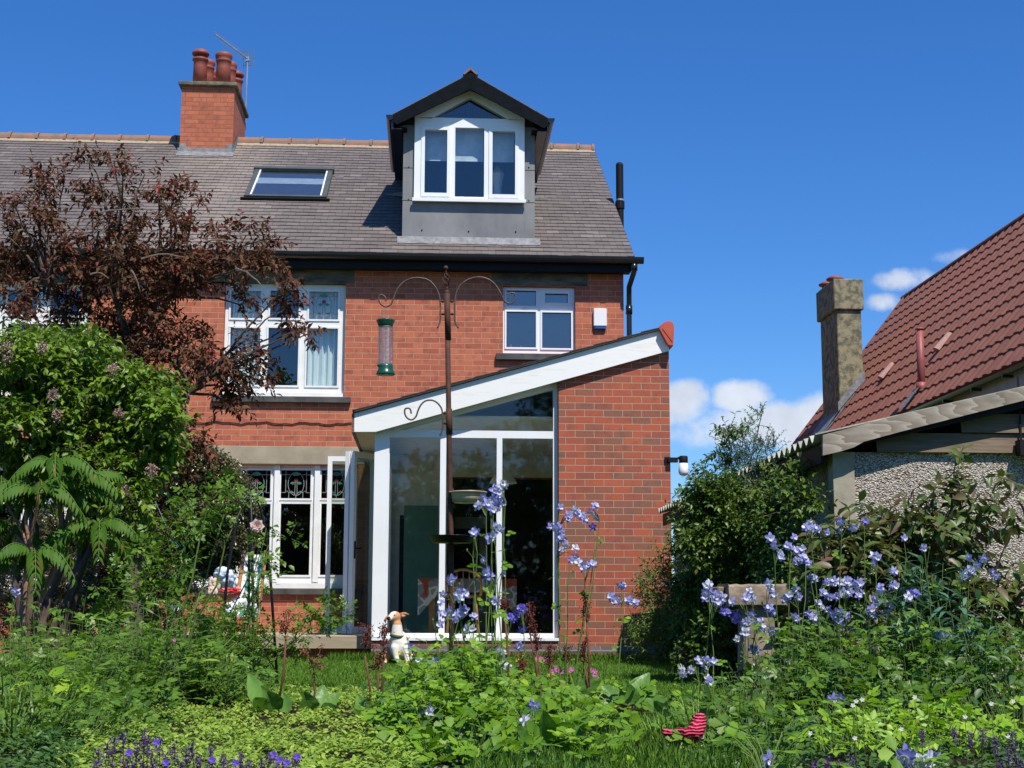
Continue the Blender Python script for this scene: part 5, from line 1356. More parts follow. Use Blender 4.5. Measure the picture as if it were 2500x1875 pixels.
def plum_tree():
    Y = 12.6
    base = P(330, 1600, Y); base[2] = 0
    t = thing('purple_leaved_tree', base, 'purple-leaved plum tree with open twiggy crown in front of the left house', 'tree')
    cl = [(95, 427, 28, 14), (158, 440, 26, 14), (208, 380, 26, 16), (278, 392, 26, 16), (300, 425, 22, 10), (354, 425, 16, 6), (430, 445, 14, 5), (462, 430, 10, 3), (400, 450, 26, 9),
          (110, 478, 38, 26), (38, 505, 34, 22), (222, 478, 36, 26), (300, 480, 30, 20), (395, 485, 32, 22), (468, 495, 30, 18), (316, 553, 42, 34), (427, 553, 38, 28), (95, 540, 40, 30), (20, 575, 34, 24), (250, 560, 34, 24),
          (540, 572, 28, 16), (601, 575, 28, 18), (649, 612, 28, 18), (680, 660, 18, 9), (695, 700, 15, 7), (660, 580, 16, 6), (63, 635, 52, 56), (190, 632, 56, 62), (316, 632, 56, 62), (443, 640, 50, 52), (553, 640, 38, 26), (620, 640, 20, 10), (95, 700, 45, 34), (221, 700, 52, 46), (348, 696, 50, 50), (459, 680, 42, 36),
          (30, 720, 45, 26), (0, 650, 40, 34), (316, 760, 46, 42), (395, 775, 40, 28), (285, 806, 40, 32), (190, 745, 40, 28), (601, 715, 24, 10), (590, 745, 14, 5), (740, 805, 14, 7), (758, 812, 10, 4), (715, 790, 12, 5), (700, 745, 22, 12),
          (316, 830, 40, 34), (395, 830, 40, 30), (475, 830, 36, 24), (459, 890, 34, 24), (520, 880, 34, 24), (585, 905, 34, 26), (570, 955, 30, 24), (602, 850, 22, 12), (640, 895, 14, 6), (364, 880, 36, 28), (300, 890, 40, 30), (420, 940, 26, 12), (440, 1050, 26, 14), (490, 1090, 22, 16), (425, 1080, 30, 22), (445, 1130, 28, 18), (380, 1000, 30, 20), (235, 860, 40, 22), (150, 800, 42, 22), (60, 800, 40, 22), (640, 930, 14, 7), (556, 985, 16, 10)]
    rg = random.Random(6); bl = []
    for px, py, r, n in cl:
        n = max(1, int(n*(.62 if py < 520 else .8 if py < 600 else 1.0))); r = r*(.85 if py < 520 else 1)
        dy = rg.uniform(-.55, .55); b = blob(px, py, Y+dy, r, n, ry=r*Y/FPX*1.3); bl.append(b)
    v = Veg(); spray(v, bl, .070, T_LEAF, wr=.43, tl=.17, per=9, dens=1.25, droop=.45, upb=.3, twr=.0022, seed=21)
    v.build('crown', [M['l_purple'], M['twig']], t)
    mb = MB(); mb.m(M['bark']); b0 = Vector(base)
    f1 = Vector(P(305, 1080, Y)); mb.tube([b0, b0.lerp(f1, .5)+Vector((.04, 0, 0)), f1], [.085, .07, .06], 10)
    f2 = Vector(P(330, 880, Y)); limb(mb, f1, f2, .055, .04); heads = [f1, f2, Vector(P(220, 900, Y+.2)), Vector(P(460, 960, Y-.2)), Vector(P(270, 700, Y)), Vector(P(420, 720, Y+.2)), Vector(P(120, 700, Y))]
    limb(mb, f1, heads[2], .045, .03); limb(mb, f1, heads[3], .045, .025, bend=(0, 0, -.06)); limb(mb, f2, heads[4], .035, .02); limb(mb, f2, heads[5], .035, .02); limb(mb, heads[2], heads[6], .03, .015)
    for b in bl:
        c = Vector(b[:3]); h = min(heads, key=lambda q: (q-c).length+(.4 if q.z > c.z+.1 else 0)); limb(mb, h, c, .016, .005, bend=(rg.uniform(-.08, .08), rg.uniform(-.08, .08), rg.uniform(0, .12)), n=5)
    mb.build('trunk', parent=t)
    # pale bare twigs that catch the light
    mb = MB(); mb.m(M['twig'])
    for a, b in (((240, 520), (375, 515)), ((130, 535), (200, 565)), ((345, 632), (450, 628)), ((575, 655), (640, 700)), ((500, 590), (580, 598)), ((320, 660), (340, 705)), ((220, 670), (265, 680))):
        limb(mb, P(*a, Y-.75), P(*b, Y-.75), .008, .004, bend=(0, 0, .03), n=5)
    mb.build('branch', parent=t)
plum_tree()

def lilac():
    Y = 9.6; base = P(90, 1600, Y); base[2] = 0
    t = thing('lilac_bush', base, 'big light green lilac bush with faded flower heads at the left', 'bush')
    cl = [(45, 840, 30, 14), (205, 850, 26, 12), (228, 838, 16, 6), (140, 855, 34, 20), (60, 890, 50, 34), (150, 900, 50, 40), (235, 890, 40, 30), (300, 935, 40, 30), (365, 950, 34, 22), (400, 985, 26, 16), (20, 950, 50, 34), (110, 970, 60, 48), (210, 960, 60, 48), (310, 985, 54, 42), (375, 1020, 42, 30), (395, 1060, 30, 18),
          (50, 1050, 60, 44), (160, 1060, 62, 48), (270, 1060, 62, 48), (355, 1085, 48, 34), (100, 1140, 56, 36), (210, 1150, 60, 40), (310, 1150, 54, 36), (375, 1150, 36, 18), (330, 1220, 48, 26), (230, 1230, 50, 24), (400, 1110, 22, 10), (388, 1135, 14, 6), (0, 1120, 50, 24), (290, 1290, 40, 14), (330, 1330, 40, 14)]
    rg = random.Random(8); bl = [blob(px, py, Y+rg.uniform(-.35, .35), r, n, ry=r*Y/FPX*1.5) for px, py, r, n in cl]
    v = Veg(); spray(v, bl, .062, T_LEAF, wr=.50, tl=.15, per=8, dens=2.6, droop=.55, upb=.55, twr=.003, seed=31); v.build('crown', [M['l_lilac'], M['twig']], t)
    mb = MB(); mb.m(M['bark']); b0 = Vector(base)
    for px, py in ((60, 1150), (30, 1000), (150, 1000), (260, 1000), (330, 1050), (120, 900), (230, 950)): limb(mb, b0+Vector((rg.uniform(-.15, .15), rg.uniform(-.1, .1), 0)), P(px, py, Y+.1), .03, .008, bend=(rg.uniform(-.1, .1), 0, .05), k=8)
    mb.build('trunk', parent=t)
    for px, py, r in ((15, 858, 20), (103, 850, 10), (275, 905, 13), (130, 965, 11), (140, 1015, 12), (370, 1150, 12), (290, 1010, 9), (300, 1195, 11)):
        q = Veg(); spray(q, [blob(px, py, Y-.45, r, 60, asp=1.25)], .012, T_DIAM, wr=.9, tl=.02, per=4, droop=0, twr=0, seed=px); q.build('flower_head', [M['lilacfl']], t)
lilac()

def sumac():
    Y = 8.3; base = P(60, 1600, Y); base[2] = 0
    t = thing('sumac_tree', base, 'young sumac with drooping pinnate leaves and bare pinkish stems at the left', 'tree')
    mb = MB(); mb.m(M['sumbark'])
    tips = [(80, 1340), (95, 1195), (150, 1190), (190, 1165), (60, 1180), (20, 1290), (240, 1270), (0, 1180), (130, 1120), (200, 1290), (30, 1360)]
    f = [P(72, 1345, Y), P(150, 1340, Y+.2)]
    mb.tube([base, P(55, 1500, Y), P(66, 1400, Y), f[0]], [.026, .022, .019, .016], 8)
    mb.tube([np.array(base)+np.array([.08, .1, 0]), P(88, 1490, Y+.1), P(120, 1420, Y+.2), f[1]], [.022, .018, .015, .012], 8)
    v = Veg(); rg = np.random.default_rng(12); rachis = MB(); rachis.m(M['stem_g'])
    for i, (px, py) in enumerate(tips):
        tp = np.array(P(px, py+12, Y+rg.uniform(-.2, .2))); s = f[0] if px < 110 else f[1]
        limb(mb, s, tp, .012, .007, bend=(0, 0, .02), n=6)
        m_ = 7
        for k in range(m_):
            a = 2*math.pi*(k+rg.random()*.6)/m_; out = np.array([math.cos(a), math.sin(a)*.8, 0]); L = rg.uniform(.19, .31)
            dr = rg.uniform(.2, .8); rs_ = rg.uniform(.05, .5); pts = [tp+out*L*u+np.array([0, 0, .16*L*4*u*(1-u)*.9+rs_*L*u-dr*L*u*u]) for u in np.linspace(0, 1, 12)]
            rachis.tube(pts, [.0024]*12, 4, cap=False)
            pts = np.array(pts); tang = _n(np.gradient(pts, axis=0)); side = _n(np.cross(tang, [0, 0, 1.0])); 
            for sgn in (-1, 1):
                p = pts[2:]; d = _n(side[2:]*sgn*.8+tang[2:]*.5+np.array([0, 0, -.75])); ll = .098*np.interp(np.linspace(0, 1, 10), [0, .4, 1], [.75, 1.05, .6])
                v.leaves(p, d, _n(np.cross(d, tang[2:])*sgn+np.array([0, 0, .3])), ll, ll*.27, T_LONG)
    mb.build('trunk', parent=t, smooth=True); o = v.build('foliage', [M['l_sumac']], t); rachis.build('leaf_stalk', parent=t)
M['sumbark'] = mat('pinkish_brown_bark', (.36, .20, .12), .7, .3, c2=(.2, .11, .07), scale=14)
sumac()

def shrub(name, label, cat, Y, cl, leafL, T, m_, wr=.5, tl=.12, per=8, dens=1.0, droop=.3, upb=.3, stem=M['bark'], base=None, seed=1, ryk=1.2, dy=.3, twr=.0025, shell=.45, stems=5, group=None, jit=.35, part='foliage', wallx=None):
    rg = random.Random(seed); bl = [blob(c[0], c[1], (min(Y+rg.uniform(-dy, dy), wallx*FPX/(c[0]-1050)) if wallx and c[0] > 1500 else Y+rg.uniform(-dy, dy)), c[2], c[3], ry=c[2]*Y/FPX*ryk, asp=(c[4] if len(c) > 4 else 1)) for c in cl]
    bx = base if base is not None else P(sum(c[0] for c in cl)/len(cl), 1600, Y)[0]
    t = thing(name, (bx, Y, 0), label, cat, group); v = Veg(); spray(v, bl, leafL, T, wr=wr, tl=tl, per=per, dens=dens, droop=droop, upb=upb, twr=twr, seed=seed, shell=shell, jit=jit)
    v.build(part, [m_, stem], t)
    mb = MB(); mb.m(stem); random.seed(seed)
    for b in random.sample(bl, min(len(bl), stems)): limb(mb, (bx+rg.uniform(-.06, .06), Y+rg.uniform(-.06, .06), -.02), b[:3], max(.006, leafL*.12), .003, bend=(rg.uniform(-.04, .04), 0, 0), n=6)
    mb.build('stem', parent=t); return t

shrub('evergreen_shrub', 'dense dark olive-green small-leaved shrub in front of the ground floor window, its left clumps dark as shade under the lilac', 'shrub', 15.0,
      [(480, 1120, 40, 70), (430, 1110, 40, 60), (520, 1150, 45, 80), (560, 1190, 42, 150), (590, 1235, 34, 140), (588, 1300, 34, 130), (570, 1350, 34, 110), (520, 1220, 50, 160), (525, 1310, 50, 160), (540, 1160, 36, 110), (480, 1350, 50, 140), (510, 1390, 30, 60), (470, 1190, 60, 110), (400, 1180, 60, 100), (545, 1250, 50, 80), (480, 1270, 60, 110), (400, 1280, 70, 120), (560, 1320, 40, 50), (500, 1350, 50, 70), (420, 1370, 60, 90), (360, 1330, 60, 90), (340, 1420, 60, 80), (250, 1330, 60, 90), (180, 1400, 60, 90), (120, 1480, 60, 80), (90, 1400, 60, 80), (60, 1540, 60, 70), (160, 1560, 60, 70), (230, 1500, 60, 70), (300, 1400, 60, 80), (310, 1270, 60, 90), (120, 1300, 60, 80), (20, 1330, 60, 70), (10, 1450, 60, 70), (440, 1430, 45, 50), (380, 1480, 60, 60), (300, 1480, 60, 60), (250, 1420, 60, 60), (200, 1480, 60, 50), (290, 1560, 60, 50), (380, 1540, 50, 40)],  # left-hand clumps: dark leaves added for the shade beneath the lilac
      .038, T_DIAM, M['l_box'], wr=.55, tl=.11, per=9, dens=3.4, upb=.4, seed=41, ryk=1.3)
shrub('climbing_rose', 'rose bush with arching stems of fresh green leaflets left of the obelisk', 'rose bush', 8.9,
      [(560, 1215, 24, 9), (510, 1225, 22, 8), (590, 1240, 20, 6), (470, 1240, 20, 7), (530, 1260, 30, 12), (430, 1265, 26, 9), (390, 1340, 28, 10), (350, 1350, 22, 7), (450, 1330, 30, 12), (430, 1390, 34, 14), (370, 1400, 30, 11), (340, 1430, 32, 12), (400, 1450, 34, 13), (300, 1450, 30, 10), (260, 1480, 28, 9), (350, 1490, 34, 11), (290, 1520, 30, 9), (240, 1530, 30, 9), (440, 1480, 26, 7)],
      .092, T_ROSE, M['l_rose'], wr=1.0, tl=.16, per=5, dens=.6, droop=.2, upb=.35, stem=M['stem_g'], seed=42, ryk=1.6, stems=9)
shrub('rose_bush', 'low leafy rose bush growing round the feet of the black obelisk', 'rose bush', 9.6,
      [(480, 1500, 24, 8), (530, 1515, 24, 8), (580, 1520, 24, 8), (470, 1540, 36, 20), (530, 1530, 40, 26), (590, 1540, 40, 24), (630, 1560, 26, 12), (440, 1590, 40, 22), (500, 1590, 46, 28), (570, 1600, 46, 28), (630, 1600, 30, 14), (480, 1640, 46, 26), (560, 1650, 44, 24), (610, 1650, 34, 16), (640, 1440, 16, 5), (620, 1430, 12, 4), (700, 1310, 16, 4), (660, 1370, 16, 4), (655, 1330, 12, 3), (780, 1500, 26, 11), (820, 1505, 22, 8), (760, 1530, 24, 9), (730, 1560, 22, 7), (800, 1530, 14, 4), (700, 1590, 20, 5), (420, 1640, 40, 20)],
      .072, T_ROSE, M['l_rose'], wr=1.0, tl=.12, per=5, dens=1.1, droop=.2, upb=.35, stem=M['stem_g'], seed=43, ryk=1.5, stems=16, base=X(590, 9.6))
shrub('wispy_shrub', 'loose shrub with thin arching shoots against the foot of the brick pier', 'shrub', 14.2,
      [(1600, 1420, 30, 14, 1.6), (1640, 1400, 26, 12, 1.6), (1590, 1460, 36, 24, 1.3), (1650, 1470, 40, 30), (1700, 1480, 36, 26), (1620, 1530, 44, 40), (1680, 1540, 44, 40), (1730, 1530, 30, 22), (1590, 1570, 44, 40), (1650, 1600, 50, 44), (1710, 1600, 44, 34), (1560, 1550, 26, 14), (1750, 1590, 30, 20), (1620, 1350, 16, 5, 1.6)],
      .05, T_DIAM, M['l_weedy'] if 'l_weedy' in M else M['l_rose'], wr=.38, tl=.17, per=9, dens=2.1, droop=.25, upb=.9, stem=M['stem_g'], seed=44, ryk=1.2, stems=10)
mb = MB(); mb.m(M['p_or'])
for px, py in ((1642, 1381), (1660, 1483), (1684, 1492)): c = P(px, py, 13.9); mb.ball(c, .022, 8, sc=(1.2, 1, .8))
tag(mb.build('orange_bloom'), 'orange blooms on the thin shrub beside the brick pier', 'flower')
shrub('climbing_shrub', 'glossy red-tipped shrub spilling over the garage roof edge and wall', 'shrub', 10.6,
      [(1745, 1172, 16, 6), (1690, 1235, 22, 14), (1730, 1210, 44, 40), (1790, 1205, 36, 30), (1920, 1180, 30, 20), (1950, 1230, 34, 24), (1700, 1275, 34, 30), (1750, 1270, 50, 52), (1820, 1260, 44, 46), (1870, 1230, 34, 30), (1700, 1330, 44, 44), (1770, 1340, 52, 58), (1840, 1330, 46, 52), (1880, 1300, 32, 26), (1760, 1390, 46, 44), (1830, 1390, 46, 44), (1720, 1400, 32, 24), (1890, 1380, 34, 24), (1800, 1430, 46, 30), (1690, 1450, 40, 40), (1740, 1470, 44, 44), (1700, 1530, 44, 44), (1760, 1550, 44, 40), (1700, 1600, 40, 36), (1760, 1610, 40, 36), (1810, 1500, 40, 30), (1930, 1420, 44, 36), (1960, 1470, 40, 30), (1900, 1480, 44, 36), (1990, 1400, 34, 20), (1940, 1340, 34, 18), (1760, 1100, 16, 6), (1780, 1060, 14, 5)],
      .048, T_LEAF, M['l_glossy'], wr=.5, tl=.15, per=8, dens=2.8, droop=.3, upb=.3, seed=45, ryk=.8, base=2.0, dy=.5, stems=8, wallx=2.22)
shrub('climbing_shrub', 'airy grey-green climber rising above the corrugated edge against the clouds', 'shrub', 11.2,
      [(1790, 1065, 12, 6, 1.4), (1785, 1095, 20, 12, 1.4), (1815, 1115, 24, 16), (1790, 1145, 26, 20), (1840, 1110, 24, 16), (1845, 1030, 10, 4), (1860, 1010, 10, 4), (1870, 1090, 20, 10), (1765, 1130, 20, 14), (1850, 1150, 26, 20), (1820, 1060, 14, 7), (1890, 1100, 12, 5), (1860, 1200, 30, 24), (1880, 1250, 30, 26), (1900, 1190, 20, 10)],
      .026, T_DIAM, M['l_grey'], wr=.45, tl=.12, per=9, dens=2.2, droop=.1, upb=.7, seed=46, ryk=.8, base=2.1, dy=.2, stems=6, wallx=2.3)
shrub('purple_shrub', 'broad-leaved shrub flushed purple standing before the pebble-dashed garage', 'shrub', 7.8,
      [(2250, 1180, 12, 2), (2262, 1230, 26, 4), (2330, 1180, 22, 4), (2390, 1160, 14, 2), (2330, 1140, 8, 1), (2345, 1250, 36, 10), (2395, 1250, 26, 6), (2478, 1220, 22, 5), (2470, 1290, 20, 4), (2270, 1290, 26, 7), (2085, 1310, 28, 10), (2140, 1310, 36, 16), (2210, 1315, 40, 20), (2285, 1330, 44, 24), (2350, 1335, 36, 18), (2385, 1310, 22, 7), (2030, 1355, 30, 14), (2095, 1360, 46, 28), (2180, 1370, 50, 32), (2265, 1390, 50, 30), (2340, 1395, 36, 18), (2060, 1410, 46, 24), (2150, 1430, 50, 28), (2235, 1450, 50, 26), (2310, 1450, 40, 24), (2340, 1500, 40, 22), (2000, 1450, 44, 26), (2080, 1480, 50, 34), (2170, 1500, 50, 34), (2260, 1520, 50, 34), (2380, 1480, 40, 18), (2490, 1480, 40, 16), (2500, 1440, 30, 10), (2440, 1560, 50, 24), (2300, 1560, 50, 20), (2390, 1590, 50, 20)],
      .098, T_LEAF, M['l_weigela'], wr=.42, tl=.17, per=8, dens=.95, droop=.5, upb=.6, stem=M['stem_p'], seed=47, ryk=1.2, base=X(2260, 7.8), stems=12, twr=.003)

# tree belt behind the camera: seen only mirrored in the glass
def belt():
    v = Veg(); rg = random.Random(9); bl = []
    for i in range(34):
        x = -19+i*1.15+rg.uniform(-.3, .3); top = 5.0+2.0*math.sin(i*.7)+1.2*math.sin(i*1.9+1)
        if -7 < x < -1: top += 2.2
        for k in range(6): bl.append((x+rg.uniform(-.5, .5), -13+rg.uniform(-1.2, 1.2), top*(k+.4)/6, 1.25, 1.1, 1.1, 80))
    spray(v, bl, .24, T_DIAM, wr=.7, tl=.6, per=8, droop=.2, twr=.01, seed=5); o = v.build('garden_trees', [M['l_back'], M['bark']])
    tag(o, 'belt of garden trees mirrored dark green in the big windows', 'trees', kind='stuff')
belt()
# ================================================================== BIRD FEEDER POLE
PY = 7.2
def feeder_pole():
    foot = P(1100, 1730, PY); foot[2] = 0
    def q(px, py, dy=0): return P(px, py, PY+dy)
    t = thing('bird_feeder_pole', foot, 'tall rusty iron bird feeding pole with curled hanger arms standing in the flower bed', 'feeder pole')
    mb = MB(); mb.m(M['rust'])
    mb.tube([q(1091, 716), q(1094, 830)], [.0148, .0150], 14); mb.tube([q(1092, 775), q(1096, 1040), q(1098, 1150), q(1101, 1312), q(1103, 1500), foot], .0128, 14)
    mb.tube([q(1096, 998), q(1097, 1060)], .0158, 14); mb.tube([q(1100, 1205), q(1100.5, 1228)], .0155, 14)
    mb.build('pole', parent=t, smooth=True)
    mb = MB(); mb.m(M['rust'])     # finial: ball, twisted basket, boss
    mb.ball(q(1088.5, 654), .0115, 12); mb.tube([q(1088.5, 658), q(1089, 668)], .004, 8); mb.tube([q(1090.5, 696), q(1091, 712)], .0045, 8); mb.ball(q(1091, 714), .0145, 12, sc=(1, 1, .9))
    c0, c1 = Vector(q(1089, 666)), Vector(q(1090.5, 700))
    for k in range(4):
        mb.tube([c0.lerp(c1, u)+Vector((math.cos(a), math.sin(a), 0))*.0185*math.sin(math.pi*u)**.8 for u in np.linspace(0, 1, 15) for a in [k*math.pi/2+u*3.6]], .0024, 6)
    mb.build('finial', parent=t, smooth=True)
    def arm(pts, bosses):
        mb = MB(); mb.m(M['rust_pale'])
        P3 = [Vector(q(*p)) for p in pts]
        # smooth the hand-plotted curve
        out = []
        for i in range(len(P3)-1):
            a, b, c, d = P3[max(i-1, 0)], P3[i], P3[i+1], P3[min(i+2, len(P3)-1)]
            for u in np.linspace(0, 1, 6)[:-1]: out.append(.5*((2*b)+(c-a)*u+(2*a-5*b+4*c-d)*u*u+(3*b-a-3*c+d)*u**3))
        out.append(P3[-1]); mb.tube(out, .0042, 8)
        for a, b in bosses:
            mb.m(M['rust']); mb.ball(q((a[0]*.45+b[0]*.55), a[1]), .0075, 10); mb.tube([q(*a), q(*b)], .0035, 6)
        mb.build('hanger_arm', parent=t, smooth=True)
    # region used: source pixels
    arm([(1068, 801), (1074, 785), (1075, 765), (1074.5, 735), (1070, 715), (1060, 697), (1046, 684), (1028, 679), (1008, 679), (990, 686), (976, 698), (966, 714), (960, 730), (955, 742), (947, 748), (938, 748), (929, 741), (925, 731), (926, 722), (933, 720.5), (940, 725), (943, 735)], [((1075, 736), (1086, 736)), ((1075, 767), (1087, 767))])
    arm([(1119, 801), (1111, 785), (1110, 765), (1110.5, 735), (1114, 715), (1124, 697), (1140, 684), (1158, 678), (1176, 677), (1194, 683), (1208, 694), (1219, 710), (1226, 724), (1233, 736), (1243, 741), (1252, 738), (1257.5, 728), (1256, 717), (1247, 715), (1240.5, 721), (1239, 730)], [((1110, 736), (1098, 736)), ((1110, 767), (1099, 767))])
    arm([(1074, 1064), (1080, 1048), (1081, 1030), (1080, 1008), (1077, 996), (1069, 985), (1058, 978), (1046, 977), (1035, 981), (1026, 991), (1020, 1004), (1016, 1016), (1008, 1024), (1000, 1024), (992, 1018), (988, 1008), (989, 999), (996, 996.5), (1002, 1000), (1004, 1010)], [((1081, 1008), (1091, 1008)), ((1081, 1033), (1091, 1033))])
    for (px, py, r, name) in ((1146, 1200, .078, 'ring'), ):
        c = Vector(q(px, py)); mb = MB(); mb.m(M['iron'])
        mb.tube([c+Vector((r*math.cos(a), r*math.sin(a), 0)) for a in np.linspace(0, 2*math.pi, 30)], .003, 6); mb.tube([q(1105, 1192), q(1107, 1200), q(1112, 1206), c-Vector((r*.6, -r*.6, 0))], .004, 6)
        mb.build('dish_ring', parent=t, smooth=True)
    # the two dishes rest in their rings
    c = q(1142, 1203); mb = MB(); mb.m(M['cream'])
    R1 = .088; h = P(1142, 1200, PY)[2]-P(1142, 1224, PY)[2]
    mb.lathe((c[0], c[1], c[2]-h), [(.0, 0), (R1*.86, 0), (R1*.90, h*.6), (R1*.95, h-.002), (R1*1.06, h), (R1*1.06, h+.004), (R1*.94, h+.003), (R1*.86, .006), (0, .006)], 30, cap=False)
    tag(mb.build('seed_dish', smooth=True), 'cream enamel seed dish with rusty side held on the iron pole', 'dish')
    c = q(1104, 1317); mb = MB(); mb.m(M['iron']); R2 = .112; h = .030
    mb.lathe((c[0], c[1]-.03, c[2]-h*.6), [(.0, 0), (R2*.82, 0), (R2*.98, h), (R2*1.02, h+.004), (R2*.96, h), (R2*.80, .005), (0, .004)], 30, cap=False)
    tag(mb.build('water_tray', smooth=True), 'flat black water tray fixed low on the iron feeding pole', 'tray')
    # hanging peanut feeder
    top = q(939, 780); c0 = q(940, 910)
    t2 = thing('peanut_feeder', (c0[0], c0[1], c0[2]), 'green and wire mesh peanut feeder hanging from the left arm of the pole', 'bird feeder')
    s = PY/FPX; cx, cy = c0[0], c0[1]; zz = lambda py: P(940, py, PY)[2]
    mb = MB(); mb.m(M['green_pl']); mb.lathe((cx-.001, cy, zz(797)), [(.034, 0), (.037, .004), (.039, .012), (.0445, .026), (.046, .031), (.043, .034), (.02, .036), (.0, .036)], 26); mb.build('lid', parent=t2, smooth=True)
    mb = MB(); mb.m(M['green_pl']); mb.lathe((cx+.003, cy, zz(915)), [(.0, .002), (.046, 0), (.047, .003), (.042, .016), (.037, .024), (.036, .04), (.034, .052), (.0, .052)], 26); mb.lathe((cx-.03, cy-.035, zz(898)), [(.008, 0), (.005, .018)], 8); mb.build('base', parent=t2, smooth=True)
    mb = MB(); mb.m(M['wire']); z0, z1 = zz(896), zz(795); rr = .0345; n = 30
    for k in range(n):
        a = 2*math.pi*k/n; mb.tube([(cx+.003+rr*math.cos(a), cy+rr*math.sin(a), z0), (cx+rr*math.cos(a), cy+rr*math.sin(a), z1)], .0007, 3, cap=False)
    for z in np.linspace(z0, z1, 34): mb.tube([(cx+.0015+rr*math.cos(a), cy+rr*math.sin(a), z) for a in np.linspace(0, 2*math.pi, 19)], .0007, 3, cap=False)
    mb.build('mesh_tube', parent=t2)
    mb = MB(); mb.m(M['wire']); mb.tube([(cx+.001, cy, z) for z in np.linspace(z0, z1, 12)], .0035, 6)
    for k in range(26):
        z = z0+(z1-z0)*k/26; mb.lathe((cx+.001, cy, z), [(.006, 0), (.006, .003)], 8)
    mb.build('spring', parent=t2)
    mb = MB(); mb.m(M['wire']); hk = Vector(q(938, 747)); mb.tube([(cx-.012, cy, zz(786)), (cx-.010, cy, zz(762)), hk+Vector((0, 0, .004)), (cx+.010, cy, zz(762)), (cx+.012, cy, zz(786))], .0012, 5); mb.build('handle', parent=t2)
feeder_pole()

# ================================================================== OBELISK, LINE, PEDESTAL, WASHING
def obelisk():
    Y = 10.6; foot = P(615, 1650, Y); foot[2] = 0
    t = thing('garden_obelisk', foot, 'black iron garden obelisk with crossed lower braces among the roses', 'obelisk')
    q = lambda px, py, dy=0: P(px, py, Y+dy)
    top = q(611, 1200); legs = []
    mb = MB(); mb.m(M['iron']); mb.lathe(top-np.array([0, 0, .0]), [(.012, 0), (.014, .02), (.004, .05)], 8)
    mb.build('finial', parent=t)
    spec = [((540, 1500), (555, 1400), (575, 1290), (590, 1225), -.1), ((607, 1640), (607, 1500), (609, 1300), (611, 1210), .18), ((619, 1640), (618, 1500), (615, 1300), (612, 1210), -.2), ((679, 1630), (663, 1450), (650, 1300), (633, 1230), .1)]
    for a, b, c, d, dy in spec:
        pts = [q(a[0]+(a[0]-b[0])*.6 if a[0] in (540,) else a[0], 1650, dy) if a[1] < 1600 else q(*a, dy), q(*b, dy*.8), q(*c, dy*.5), q(*d, dy*.2), top]
        pts[0] = np.array([pts[0][0], pts[0][1], -.02])
        mb = MB(); mb.m(M['iron']); mb.tube(pts, .010, 8); mb.build('leg', parent=t, smooth=True)
    mb = MB(); mb.m(M['iron'])
    for a, b in (((540, 1590), (680, 1590)), ((612, 1400), (632, 1340)), ((612, 1400), (586, 1340)), ((575, 1660), (672, 1550)), ((675, 1640), (600, 1520)), ((612, 1510), (655, 1440)), ((560, 1500), (612, 1400))): mb.tube([q(*a, -.05), q(*b, .02)], .0045, 6)
    mb.build('brace', parent=t, smooth=True)
    # the pale rose on it
    c = Vector(P(640, 1285, Y-.25)); rt = thing('climbing_rose', (float(c.x), float(c.y), float(c.z)), 'single blown pale pink rose with its stem on the obelisk', 'rose')
    v = Veg(); rg = np.random.default_rng(3)
    for ring, (n, L, el) in enumerate(((7, .055, .1), (7, .05, .5), (6, .042, .9), (5, .03, 1.2))):
        a = np.arange(n)*2*math.pi/n+ring*.4; d = np.stack([np.cos(a)*math.cos(el), -np.full(n, math.sin(el))*.9-.2, np.sin(a)*math.cos(el)], 1)
        v.leaves(np.tile(np.array(c)+np.array([-.035, 0, 0]), (n, 1)), d, np.tile([0, -1., .2], (n, 1)), np.full(n, L), np.full(n, L*1.1), T_LEAF)
    v.build('flower', [M['p_rose']], rt)
    v = Veg(); pts = [(665, 1285, .07), (640, 1300, .05), (620, 1345, .05), (650, 1360, .06), (690, 1370, .06), (705, 1380, .06), (660, 1300, .04), (600, 1350, .05), (672, 1350, .06), (640, 1375, .05)]
    p = np.array([P(a, b, Y-.2) for a, b, _ in pts]); d = rg.normal(size=(len(p), 3))*.5+np.array([.6, -.4, -.2]); v.leaves(p, d, np.tile([0, -.6, .8], (len(p), 1)), np.array([x[2] for x in pts]), np.array([x[2] for x in pts])*.6, T_LEAF); v.build('leaves', [M['l_rose']], rt)
    mb = MB(); mb.m(M['stem_g']); mb.tube([P(650, 1290, Y-.2), P(642, 1330, Y-.2), P(620, 1400, Y-.15), P(600, 1500, Y), P(590, 1640, Y)], .0035, 6); mb.build('stem', parent=rt)
obelisk()
mb = MB(); mb.m(mat('green_cord', (.01, .20, .16), .5)); mb.tube([P(355, 1165, 9.4), P(375, 1215, 9.3), P(405, 1283, 9.2), P(425, 1320, 9.1), P(490, 1405, 8.9)], .0022, 5)
tag(mb.build('washing_line'), 'thin bright green cord slanting through the lilac leaves', 'cord')

